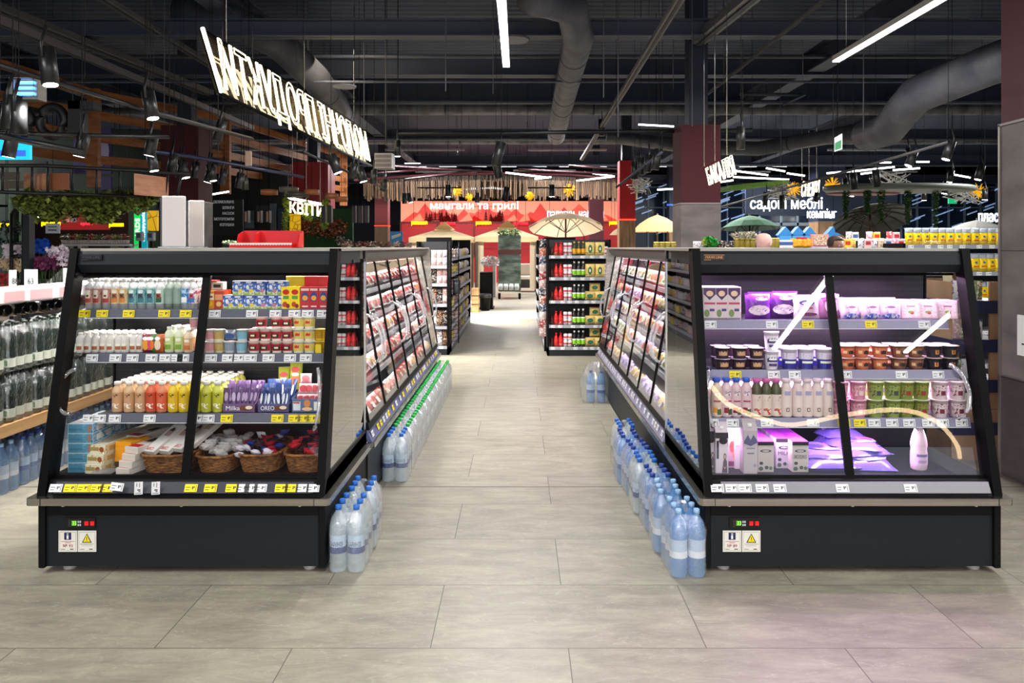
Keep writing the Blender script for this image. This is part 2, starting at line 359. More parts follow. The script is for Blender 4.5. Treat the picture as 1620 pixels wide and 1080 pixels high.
column('square_column', 2.34, 2.92, 11, 11.6, 3.47, 2.33, MAROON, CONC, 'maroon and grey column behind the white mirror-script sign, right of centre')
column('square_column', -7.1, -6.35, 15.0, 15.7, 4.1, 2.6, MAROON, CONC, 'dark maroon column behind the two white boards, left')
column('square_column', 2.9, 3.36, 22, 22.5, 4.2, 2.5, RED, noisy('oak_panel', '#7b5b3e', '#a8845f', 3, .5, stretch=(6,6,.5)), 'bright red column with oak base behind the middle bottle shelf', strip=mat('#ff2a1a', .4, emit=5))
column('square_column', 2.95, 3.55, 32, 32.6, 4.2, 2.4, MAROON, MAROON, 'thin dark red column in front of the red mountain wall')
column('square_column', -5.45, -4.95, 28.5, 29, 4.2, 2.5, mat('#6b1218', .5), noisy('brown_slats', '#4a3526', '#6b4d36', 3, .5, stretch=(20,20,.5)), 'dark red column left of the red mountain wall', strip=mat('#ff2a1a', .4, emit=3))
column('square_column', -6.2, -5.2, 20.6, 21.4, 4.0, 2.5, mat('#8e1119', .5), mat('#10140f', .8), 'red column above the green plant wall behind the left island')
column('square_column', 11.8, 12.9, 30, 31, 6.0, 2.7, NAVY, _M['oak_panel'], 'navy blue column with oak base at far right')
column('square_column', 6.9, 7.6, 35, 35.6, 6.0, 2.4, NAVY, _M['oak_panel'], 'narrow navy column with wood base beyond the green umbrella')
# ---- air ducts and trays
DUCT = noisy('foil_wrapped_duct', '#3c3f4a', '#5a5b64', 3, .55, 5, bump=.6)
def duct(pts, r, label, seg=16, m=DUCT, rings=True):
    t = thing('air_duct', label, 'air duct', pts[0])
    obj('pipe', MB().tube(pts, r, m, seg), t)
    b = MB(); n = 0
    for a, c_ in zip(pts, pts[1:]):
        a, c_ = Vector(a), Vector(c_); L = (c_-a).length; k = min(12, int(L/1.1))
        for i in range(1, k+1):
            p = a.lerp(c_, i/(k+1)); d = (c_-a).normalized()*.02; obj('joint_band', MB().tube([p-d, p+d], r*1.03, mat('#34363f', .6), seg), t)
    pass
    return t
duct([P(838,-6,9.0), P(870,2,9.3), P(905,14,9.5), P(915,60,10.2), P(898,130,13), P(886,185,16), P(880,216,18.5)], .21, 'round grey air duct bending away above the aisle centre')
duct([P(280,24,11), P(370,34,11), P(440,68,11.5), P(500,125,12.5), P(530,165,14), P(545,190,16)], .24, 'thick round duct behind the big lit sign, upper left')
duct([P(1660,70,8.2), P(1560,105,9), P(1450,150,10), P(1428,175,10.6), P(1405,205,11.2), P(1370,215,11.8)], .24, 'thick round duct elbow at upper right near the column')
duct([(-23, 18.2, 5.0), (23, 18.2, 5.0)], .15, 'long light grey duct crossing the roof behind the beams', 12, noisy('pale_duct_wrap', '#4c4d55', '#7a7a80', 4, .6, bump=.5))
duct([(-23, 22.5, 4.85), (23, 22.5, 4.85)], .12, 'long thin duct crossing the roof farther back', 12, _M['pale_duct_wrap'])
duct([P(960,215,20), P(1010,222,20), P(1090,232,19), P(1200,235,18), P(1300,218,17), P(1400,200,15)], .17, 'sagging grey duct above the white mirror-script sign', 12)
def tray(a, b_, w_, h, label):
    a, b_ = Vector(a), Vector(b_); d = (b_-a); s_ = d.cross(Vector((0,0,1))).normalized()*w_/2; u = Vector((0,0,h))
    m = mat('#6a6668', .5, .3); q = MB(); q.hull([a-s_, a+s_, a+s_+u, a-s_+u], [b_-s_, b_+s_, b_+s_+u, b_-s_+u], m)
    s2 = s_*.35; q.hull([a-s2-u*.2, a+s2-u*.2, a+s2, a-s2], [b_-s2-u*.2, b_+s2-u*.2, b_+s2, b_-s2], mat('#2a2b33', .6))
    return one('cable_tray', q, label, 'cable tray')
tray((1.62, 6.5, 4.2), (1.8, 22, 4.2), .09, .06, 'straight grey ceiling channel running away right of centre')
tray(P(1320,-10,9), P(1095,170,13.5), .04, .04, 'thin slanting pipe in the roof above the white mirror-script sign')
tray(P(-20,30,7), P(400,205,15), .06, .08, 'dark lighting rail slanting over the left side')
tray(P(-10,15,9), P(330,150,14), .2, .08, 'wide grey tray slanting across the upper left roof')
tray(P(130,-20,9), P(340,110,12), .12, .06, 'narrow pale tray in the upper left corner of the roof')
tray(P(1215,-20,8.5), P(1105,70,11), .2, .12, 'broad grey channel in the roof right of centre')
b = MB()
for (x, y) in [(470,5),(487,0),(576,0),(705,0),(955,0),(978,0),(1065,0),(1095,0),(1145,0),(1175,0),(1235,0),(1318,0),(1366,0),(1270,0),(780,0),(610,0),(345,0),(260,0),(115,0),(25,0)]:
    Y = random.uniform(9.5, 15); x_ = (x-CX)*Y/FPX
    b.tube([(x_, Y, random.uniform(3.0, 4.4)), (x_, Y, 6)], .007, mat('#55575f', .5), 4)
struct('trim_20', b)
# ---- linear lamps
LAMP = mat((1,.98,.94), .4, emit=14, name='lamp_diffuser'); LAMPFAR = mat((1,.98,.96), .4, emit=6, name='far_lamp_diffuser')
FARL = ['far left','left','left of the aisle','over the aisle','right of the aisle','far right','far left, rear row','left, rear row','over the aisle, rear row','right, rear row','far right, rear row','above the left shop fronts','high at right']
for (X, Y, pw), q in zip(FAR, FARL):
    z = 4.73 if Y != 14.5 else 4.51
    one('linear_lamp', MB().box(X-1.25, X+1.25, Y-.05, Y+.05, z, z+.06, mat('#9a9ca0', .5)).tube([(X-1,Y,z+.05),(X-1,Y,6.0)], .006, BLACK, 3).tube([(X+1,Y,z+.05),(X+1,Y,6.0)], .006, BLACK, 3), 'crosswise line lamp under the roof, '+q, 'lamp')
lab = ['bright ceiling line lamp above the aisle, left of centre', 'bright slanting ceiling line lamp at upper right', 'line lamp behind the viewer on the right', 'outer line lamp behind the viewer far right', 'line lamp behind the viewer over the aisle', 'added unseen line lamp overhead on the left', 'added unseen fill lamp behind the viewer, left of the pair', 'added unseen fill lamp behind the viewer, right of the pair']
for i, (X, a, e_, z, pw) in enumerate(LINEAR):
    t = thing('linear_lamp', lab[i], 'lamp', (X, (a+e_)/2, z))
    obj('housing', MB().box(X-.045, X+.045, a, e_, z+.012, z+.07, mat('#c9c9c9', .4)), t)
    obj('diffuser', MB().box(X-.04, X+.04, a, e_, z-.002, z+.012, LAMP), t)
    for k in (a+.3, e_-.3): obj('suspension_wire', MB().tube([(X, k, z+.07), (X, k, 6)], .003, CHROME, 4), t)
# curved ring lamp behind the viewer (mirrored in the right-hand glass)
pts = []
ctl = [(3.35,-4.6),(3.9,-5.6),(4.8,-6.5),(5.5,-6.85),(6.3,-6.2),(7.2,-5.9),(8.2,-6.6),(9.4,-8.2),(10.2,-9.6)]
for i in range(len(ctl)-1):
    p0, p1, p2, p3 = ctl[max(i-1,0)], ctl[i], ctl[i+1], ctl[min(i+2, len(ctl)-1)]
    for k in range(5):
        u = k/5; pts.append(tuple(.5*((2*p1[j])+(-p0[j]+p2[j])*u+(2*p0[j]-5*p1[j]+4*p2[j]-p3[j])*u*u+(-p0[j]+3*p1[j]-3*p2[j]+p3[j])*u**3) for j in (0,1))+(4.0,))
one('curved_lamp', MB().tube(pts, .045, mat((1,.74,.42), .4, emit=9, name='warm_lamp'), 8), 'warm curved ceiling lamp behind the viewer, mirrored in the right glass', 'lamp')
one('wooden_ceiling_panel', MB().box(-13, -4.6, -14, -4.6, 3.9, 3.96, noisy('brown_ceiling_board', '#7a4a34', '#96604a', 2, .6)), 'brown wooden ceiling panel behind the viewer, mirrored in the left glass', 'ceiling panel')
# far dashes of light
def bar(p, q, r, label, m=LAMPFAR, group=None):
    c_ = [(a+e)/2 for a, e in zip(p, q)]; return one('linear_lamp', MB().tube([p, q], r, m, 5).tube([tuple(c_), (c_[0], c_[1], 6.0)], .006, BLACK, 3), label, 'lamp', group)
n = 0
for k in range(14):
    x = 600+k*47.5
    if 1070 < x < 1145: continue
    bar(P(x, 262.5-.5*(k%2), 30), P(x+27, 262.5, 30), .035, 'short lamp dash in the long far row below the roof, %s from the left' % nth(n), group='row of far lamp dashes'); n += 1
for q_, (x0,y0,x1,y1,d) in enumerate(sorted([(800,273,868,281,26),(846,283,872,280,26),(925,272,972,279,26),(912,286,972,279,26),(1160,270,1215,277,24),(1212,266,1242,271,24),(1245,274,1273,278,24),(1102,293,1160,285,20),(1160,280,1248,284,20),(1308,274,1345,271,26),(1348,271,1415,264,26),(1362,275,1388,272,28),(1413,269,1455,266,28),(1392,257,1410,257,28),(1450,256,1470,256,28),(1508,276,1535,281,24),(735,299,780,297,30),(780,297,795,299,30),(1040,300,1080,298,28),(640,259,665,259,28),(1010,197,1066,200,14),(176,248,192,252,18),(200,254,212,256,18),(327,309,362,303,16),(405,312,425,313,20)])):
    bar(P(x0,y0,d), P(x1,y1,d), .03*d/26, 'scattered far lamp bar under the roof, %s counting from the left' % nth(q_), group='scattered far lamp bars')
t = thing('square_ring_lamp', 'unlit open ring lamp hanging under the roof right of centre', 'lamp', P(1225,155,13))
obj('housing', MB().tube([P(1170,149,13.2), P(1273,150,13.2), P(1240,165,12.2)], .03, GREYM, 5), t)
# ---------------------------------------------------------------- price tags (parts of shelves)
TAGW = mat('#e9e9ec', .5); TAGY = mat('#f2dc18', .5)
def tag_mesh(m):
    b = MB(); b.box(-.033, .033, -.0012, 0, -.02, .02, m)
    b.rect(-.027, -.004, .003, .006, -.0014, INK).rect(-.027, -.008, -.010, -.007, -.0014, INK)
    b.rect(.006, .012, -.006, .009, -.0014, INK).rect(.014, .019, .0, .009, -.0014, INK).rect(.024, .026, -.016, .014, -.0014, INK).rect(.0275, .0285, -.016, .014, -.0014, INK)
    return b.mesh('price_tag')
TW, TY = tag_mesh(TAGW), tag_mesh(TAGY)
def tag(parent, x, y, z, kind, rz=0, tilt=-.25, ry=0):
    o = bpy.data.objects.new('price_tag', TY if kind == 'y' else TW); COL.objects.link(o); o.parent = parent
    o.location = Vector((x, y, z))-wloc(parent); o.rotation_euler = (tilt, ry, rz)
    o['label'] = 'yellow price tag' if kind == 'y' else 'white price tag'
    return o
# ---------------------------------------------------------------- end unit with sloped glass front
YB, YT = 4.0, 4.29           # glass plane: Y at z .46 and at z 1.55
def gy(z): return YB+(z-.46)*(YT-YB)/(1.09)
BACK = mat('#0e0e13', .35, name='inner_back_panel')
def case_text(t, s, size, loc, m, **k):
    o = text('lettering', s, size, m, loc, parent=t, extrude=.0004, **k); return o
def end_case(x0, x1, shelves, number, railtags, label, handle_x, mull, zig):
    t = thing('refrigerated_display_case', label, 'refrigerator', ((x0+x1)/2, 4.4, 0))
    # base
    b = MB(); b.box(x0+.03, x1-.03, 3.955, 5.0, .035, .375, CASE); b.box(x0+.03, x1-.03, 3.951, 3.955, .30, .37, CASED)
    for a in (x0, x1-.035): b.box(a, a+.035, 3.935, 5.0, .03, .38, CASED, .005)
    obj('base', b, t)
    b = MB()
    for x in (x0+.13, (x0+x1)/2, x1-.13): b.lathe([(.012,0),(.012,.008),(.004,.012)], CHROME, 8, (x, 3.94, .352)); 
    obj('screw_row', b, t)
    for x in (x0+.12, x1-.1):
        for y in (4.02, 4.9): obj('foot', MB().lathe([(.032,.0),(.034,.012),(.022,.02),(.02,.045)], mat('#b5b3b0', .5), 12, (x, y, 0)), t)
    # bumper, wraps three sides
    q = [(x0-.035,5.0),(x0-.035,3.90),(x0-.02,3.885),(x1+.02,3.885),(x1+.035,3.90),(x1+.035,5.0),(x1-.02,5.0),(x1-.02,3.96),(x0+.02,3.96),(x0+.02,5.0)]
    b = MB(); n = len(q)
    v = [(a,c_,z) for z in (.372,.408) for a,c_ in q]; f = [(i,(i+1)%n,n+(i+1)%n,n+i) for i in range(n)]
    f += [(0,1,8,9),(1,2,3,8),(3,4,7,8),(4,5,6,7)] ; f += [tuple(reversed([i+n for i in g])) for g in f[-4:]]
    b.add(v, f, STEEL); b.box(x1-.045, x1-.042, 3.883, 3.886, .372, .408, INK); b.box(x0+.042, x0+.045, 3.883, 3.886, .372, .408, INK)
    obj('bumper', b, t)
    # apron with price rail and the lower glass frame
    def sl(z, d=0): return gy(z)+d
    b = MB(); b.hull([(x0,3.93,.405),(x0,5,.405),(x0,5,.48),(x0,gy(.47)-.03,.48)], [(x1,3.93,.405),(x1,5,.405),(x1,5,.48),(x1,gy(.47)-.03,.48)], CASED)
    obj('lower_frame', b, t)
    rl = obj('price_rail', MB().hull([(x0+.09,3.922,.425),(x0+.09,3.93,.425),(x0+.09,3.957,.475),(x0+.09,3.949,.475)], [(x1-.06,3.922,.425),(x1-.06,3.93,.425),(x1-.06,3.957,.475),(x1-.06,3.949,.475)], mat('#3a3d46', .35) if number == '93' else mat('#84858c', .35)), t)
    for px, k in railtags:
        if k == 'h': tag(rl, (px-CX)*3.93/FPX, 3.912, .462, 'w', tilt=-.3, ry=.12+random.uniform(-.1,.1))
        elif k == 'v': tag(rl, (px-CX)*3.93/FPX, 3.912, .455, 'w', tilt=-.3, ry=pi/2+.03)
        else: tag(rl, (px-CX)*3.93/FPX, 3.932, .449, k, tilt=-.5)
    # side frames
    for a, nm in ((x0, 1), (x1-.045, -1)):
        L = [(3.925,.405),(4.215,1.69),(4.30,1.69),(4.03,.405)]
        obj('side_frame', MB().hull([(a,y,z) for y,z in L], [(a+.045,y,z) for y,z in L], BLACK), t)
    # canopy
    C = [(4.225,1.66),(4.235,1.675),(4.9,1.675),(4.9,1.60),(4.40,1.60),(4.38,1.555),(4.245,1.555),(4.215,1.60)]
    obj('canopy', MB().hull([(x0+.02,y,z) for y,z in C], [(x1-.02,y,z) for y,z in C], CASE), t)
    obj('top_panel', MB().box(x0, x1, 4.24, 5.0, 1.675, 1.69, mat('#a39f96', .4, name='pale_top_sheet')), t)
    led = mat((.95,.45,1) if number == '89' else (1,.93,.86), .4, emit=2, name='case_led_'+number)
    obj('light_strip', MB().box(x0+.08, x1-.08, 4.37, 4.39, 1.570, 1.578, led), t)
    # rear and floor of the cavity
    b = MB(); b.box(x0+.01, x1-.01, 4.66, 4.70, .44, 1.62, BACK); b.box(x0+.01, x1-.01, 4.97, 5.0, .44, 1.62, BACK)
    for k in range(26):
        z = .60+k*.038
        for j in range(int((x1-x0)/.03)-2): b.box(x0+.05+j*.03, x0+.068+j*.03, 4.6585, 4.6602, z, z+.004, INK)
    for z in (1.18, .93): b.lathe([(.016,0),(.016,.004)], CHROME, 10, (x0+.36, 4.655, z)) if number == '93' else None
    obj('back_panel', b, t)
    b = MB(); b.box(x0+.02, x1-.02, 4.02, 4.66, .455, .478, mat('#3c3d44', .22, .3, name='deck_sheet'))
    for j in range(int((x1-x0)/.012)-8): b.box(x0+.05+j*.012, x0+.056+j*.012, 4.03, 4.055, .478, .482, INK)
    obj('deck', b, t)
    # shelves
    for si, (z, yf, xa, xb, tags, railm) in enumerate(shelves):
        b = MB(); b.box(xa, xb, yf+.012, 4.655, z-.014, z, mat('#3a3b42', .4)); b.box(xa, xa+.006, yf+.02, 4.655, z-.05, z, INK); b.box(xb-.006, xb, yf+.02, 4.655, z-.05, z, INK)
        s_ = obj('shelf', b, t)
        rr = obj('price_rail', MB().hull([(xa,yf-.004,z-.044),(xa,yf+.006,z-.044),(xa,yf+.016,z+.004),(xa,yf+.008,z+.004)], [(xb,yf-.004,z-.044),(xb,yf+.006,z-.044),(xb,yf+.016,z+.004),(xb,yf+.008,z+.004)], railm), s_)
        b = MB(); b.box(xa, xb, yf-.005, yf+.008, z-.048, z-.044, mat('#d9dae0', .3)); obj('rail_edge', b, s_)
        for px, k in tags: tag(s_, (px-CX)*yf/FPX, yf-.002, z-.021, k, tilt=-.2)
    # glass doors
    hx = (mull-.008, mull+.008)
    for i, (a, e_) in enumerate(((x0+.05, mull), (mull, x1-.05))):
        d = thing_part = obj('door', MB().hull([(a,sl(.478),.478),(a,sl(.478,.006),.478),(a,sl(1.55,.006),1.55),(a,sl(1.55),1.55)], [(e_,sl(.478),.478),(e_,sl(.478,.006),.478),(e_,sl(1.55,.006),1.55),(e_,sl(1.55),1.55)], GLASS), t)
        b = MB()
        for (z0, z1) in ((.478,.495),(1.538,1.552)): b.hull([(a,sl(z0,-.006),z0),(a,sl(z0,.012),z0),(a,sl(z1,.012),z1),(a,sl(z1,-.006),z1)], [(e_,sl(z0,-.006),z0),(e_,sl(z0,.012),z0),(e_,sl(z1,.012),z1),(e_,sl(z1,-.006),z1)], BLACK)
        xm = e_ if i == 0 else a; s0 = -.022 if i == 0 else 0
        b.hull([(xm+s0,sl(.478,-.008),.478),(xm+s0+.022,sl(.478,-.008),.478),(xm+s0+.022,sl(.478,.014),.478),(xm+s0,sl(.478,.014),.478)], [(xm+s0,sl(1.552,-.008),1.552),(xm+s0+.022,sl(1.552,-.008),1.552),(xm+s0+.022,sl(1.552,.014),1.552),(xm+s0,sl(1.552,.014),1.552)], BLACK)
        obj('door_frame', b, d)
        h0, h1, hxx, dx = handle_x[i]
        b = MB(); pts = []
        for k in range(15):
            u = k/14; z = h0+(h1-h0)*u; pts.append((hxx+dx*sin(pi*u)**.6, sl(z, -.012-.045*sin(pi*u)**.5), z))
        b.tube(pts, .011, ACRY, 8); b.tube([pts[0], (hxx, sl(h0,0), h0)], .013, CHROME, 8); b.tube([pts[-1], (hxx, sl(h1,0), h1)], .013, CHROME, 8)
        obj('handle', b, d, label='clear curved handle')
    # side walls
    outer, inner = (x0, x1) if x0 < 0 else (x1, x0)
    for xs, mm, y1 in ((outer, GLASS, 4.66), (inner, SIDEGLASS, 5.0)):
        w_ = .006 if xs == x0 else -.006
        L = [(4.03,.478),(4.33,1.6),(y1,1.6),(y1,.478)]
        obj('side_glass', MB().hull([(xs+w_,y,z) for y,z in L], [(xs+w_*2,y,z) for y,z in L], mm), t)
    obj('side_panel', MB().box(outer if outer > 0 else outer, outer+.02 if outer < 0 else outer, 4.66, 5.0, .40, 1.675, CASED) if outer < 0 else MB().box(outer-.02, outer, 4.66, 5.0, .40, 1.675, CASED), t)
    b = MB(); xi = inner; s_ = 1 if inner == x1 else -1
    b.hull([(xi,3.99,.408),(xi-.03*s_,3.99,.408),(xi-.03*s_,4.05,.50),(xi,4.02,.50)], [(xi,5,.408),(xi-.03*s_,5,.408),(xi-.03*s_,5,.50),(xi,5,.50)], BLACK); obj('side_sill', b, t)
    obj('corner_post', MB().box(min(xi,xi-.02*s_), max(xi,xi-.02*s_), 4.98, 5.0, .41, 1.675, CHROME), t)
    # badge, controller, stickers
    bx = x0+.065
    g = obj('maker_plate', MB().box(bx, bx+.115, 4.212, 4.222, 1.625, 1.655, mat('#2b2420' if number == '89' else '#0b0c0e', .4)), t, label='small maker plate')
    cc = mat('#d89a5c' if number == '89' else '#4a4d55', .4); case_text(t, 'EXT' if False else 'JUKA LINE' if False else 'MAWI LINE', .02, (bx+.01, 4.2105, 1.634), cc, width=.095, height=.014)
    b = MB(); b.box(bx, bx+.115, 4.210, 4.2125, 1.653, 1.655, cc); b.box(bx, bx+.04, 4.210, 4.2125, 1.625, 1.627, cc); obj('plate_rim', b, g)
    px = x0+.135; pm = mat('#060708', .3)
    g = obj('controller_panel', MB().box(px, px+.157, 3.948, 3.953, .235, .29, pm, .0), t, label='black temperature controller')
    b = MB(); b.box(px+.016, px+.088, 3.9462, 3.948, .243, .281, mat('#2a2c28', .2)); obj('display', b, g)
    b = MB(); gm = mat('#7dff3a', .4, emit=2.5)
    for k, (a, s2) in enumerate([(0,1),(.012,1)]):
        for z in (.252,.261,.270): b.box(px+.036+a, px+.045+a, 3.9452, 3.946, z, z+.002, gm)
        b.box(px+.044+a, px+.046+a, 3.9452, 3.946, .252, .272, gm)
    obj('digits', b, g, label='green glowing digits')
    b = MB()
    for k in range(2):
        for j in range(2): b.box(px+.066+k*.01, px+.073+k*.01, 3.9452, 3.946, .248+j*.016, .258+j*.016, mat('#c9d6da', .4))
    obj('button', b, g)
    for k in range(2): obj('rocker_switch', MB().box(px+.103+k*.03, px+.121+k*.03, 3.943, 3.948, .251, .271, mat('#e01818', .3, emit=.8)), g, label='red rocker switch')
    sx = x0+.10
    for k in range(2):
        a = sx+k*.1
        g = obj('sticker', MB().box(a, a+.096, 3.9485, 3.9505, .112, .222, mat('#ece9e0', .5)), t)
        bd = mat('#8c857a', .5); b = MB()
        for (u0,u1,w0,w1) in ((.006,.09,.007,.008),(.006,.09,.102,.103),(.006,.007,.007,.103),(.089,.09,.007,.103)): b.box(a+u0, a+u1, 3.9478, 3.9485, .112+w0, .112+w1, bd)
        b.box(a+.012, a+.034, 3.9478, 3.9485, .125, .127, INK); b.box(a+.06, a+.078, 3.9478, 3.9485, .124, .128, INK)
        if k == 0:
            b.box(a+.03, a+.066, 3.9475, 3.9485, .175, .212, mat('#171a52', .4)); b.box(a+.014, a+.084, 3.9478, 3.9485, .165, .167, mat('#b03038', .5)); b.box(a+.034, a+.064, 3.9478, 3.9485, .158, .16, mat('#b03038', .5))
            obj('sticker_print', b, g)
            case_text(g, 'i', .045, (a+.042, 3.9468, .179), WHITE, width=.012, height=.029)
            case_text(g, '№ '+number, .02, (a+.024, 3.9475, .136), mat('#a02038', .5), width=.05, height=.016)
        else:
            ty = mat('#f6e01a', .4)
            b.add([(a+.022,3.9475,.160),(a+.074,3.9475,.160),(a+.048,3.9475,.208)], [(0,1,2)], INK); b.add([(a+.029,3.9468,.164),(a+.067,3.9468,.164),(a+.048,3.9468,.201)], [(0,1,2)], ty)
            b.box(a+.0465, a+.0495, 3.946, 3.9465, .174, .19, INK); b.box(a+.0465, a+.0495, 3.946, 3.9465, .168, .171, INK); b.box(a+.013, a+.083, 3.9478, 3.9485, .152, .1535, INK)
            b.box(a+.018, a+.076, 3.9478, 3.9485, .143, .1445, bd)
            obj('sticker_print', b, g)
    return t
RL = RAIL; RP = mat('#8e8aa6', .35, name='price_rail_lilac')
W1, W2, W3 = 1.345, 1.10, .786
LX0, LX1, RX0, RX1 = -2.50, -1.01, .958, 2.50
LS = [(1.345, 4.265, LX0+.06, LX1-.05, [(134,'y'),(162,'y'),(204,'y'),(260,'y'),(294,'y'),(340,'w'),(399,'w'),(436,'w'),(466,'w'),(487,'w'),(511,'w')], RL),
      (1.105, 4.205, LX0+.10, LX1-.05, [(146,'w'),(183,'w'),(210,'w'),(240,'w'),(262,'w'),(280,'w'),(290,'w'),(334,'w'),(361,'w'),(378,'w'),(397,'w'),(425,'w'),(459,'w'),(484,'w')], RL),
      (.787, 4.13, LX0+.20, LX1-.05, [(141,'w'),(158,'w'),(182,'w'),(237,'w'),(312,'w'),(330,'w'),(359,'y'),(439,'y'),(466,'y'),(480,'y'),(494,'y'),(508,'y')], RL)]
RS = [(1.285, 4.26, RX0+.05, RX1-.09, [(1124,'w'),(1221,'w'),(1278,'y'),(1378,'y'),(1462,'w')], RP),
      (1.015, 4.19, RX0+.05, RX1-.07, [(1163,'y'),(1224,'w'),(1257,'w'),(1338,'w'),(1426,'w'),(1484,'w')], RP),
      (.765, 4.12, RX0+.05, RX1-.05, [(1127,'w'),(1159,'w'),(1213,'w'),(1286,'w'),(1335,'y'),(1360,'y'),(1383,'w'),(1411,'w'),(1438,'w'),(1468,'w'),(1491,'w'),(1521,'w')], RP)]
lc = end_case(LX0, LX1, LS, '93', [(88,'w'),(111,'y'),(132,'y'),(153,'y'),(169,'y'),(188,'h'),(222,'v'),(249,'v'),(302,'y'),(333,'y'),(367,'y'),(384,'w'),(397,'w'),(412,'w'),(445,'y'),(461,'y'),(478,'w'),(495,'w')],
         'dark sloped-glass fridge at the end of the left island, with warm-lit dairy drinks', [(1.03,.80,-2.435,-.045),(1.03,.72,-1.10,.03)], -1.765, 0)
rc = end_case(RX0, RX1, RS, '89', [(1135,'w'),(1158,'w'),(1179,'w'),(1206,'w'),(1234,'w'),(1333,'w'),(1441,'w')],
         'dark sloped-glass fridge at the end of the right island, with purple-lit dairy goods', [(1.03,.74,1.035,-.03),(1.05,.78,2.36,.05)], 1.745, 0)
PURP = (.93,.58,1.0)
lamp_area('case_light', ((LX0+LX1)/2, 4.36, 1.545), 1.35, .03, 5, (radians(-8),0,0), (1,.9,.82))
lamp_area('case_light', ((RX0+RX1)/2, 4.34, 1.545), 1.35, .03, 26, (radians(-8),0,0), PURP)
for k, z in enumerate((1.325-.06, 1.08-.06)): lamp_area('shelf_light', ((LX0+LX1)/2, 4.33-.05*k, z), 1.3, .02, 5, (radians(12),0,0), (1,.9,.82))
for k, z in enumerate((1.265-.05, .995-.05, .745-.045)): lamp_area('shelf_light', ((RX0+RX1)/2, 4.275-.06*k, z), 1.35, .02, 12, (radians(20),0,0), PURP)
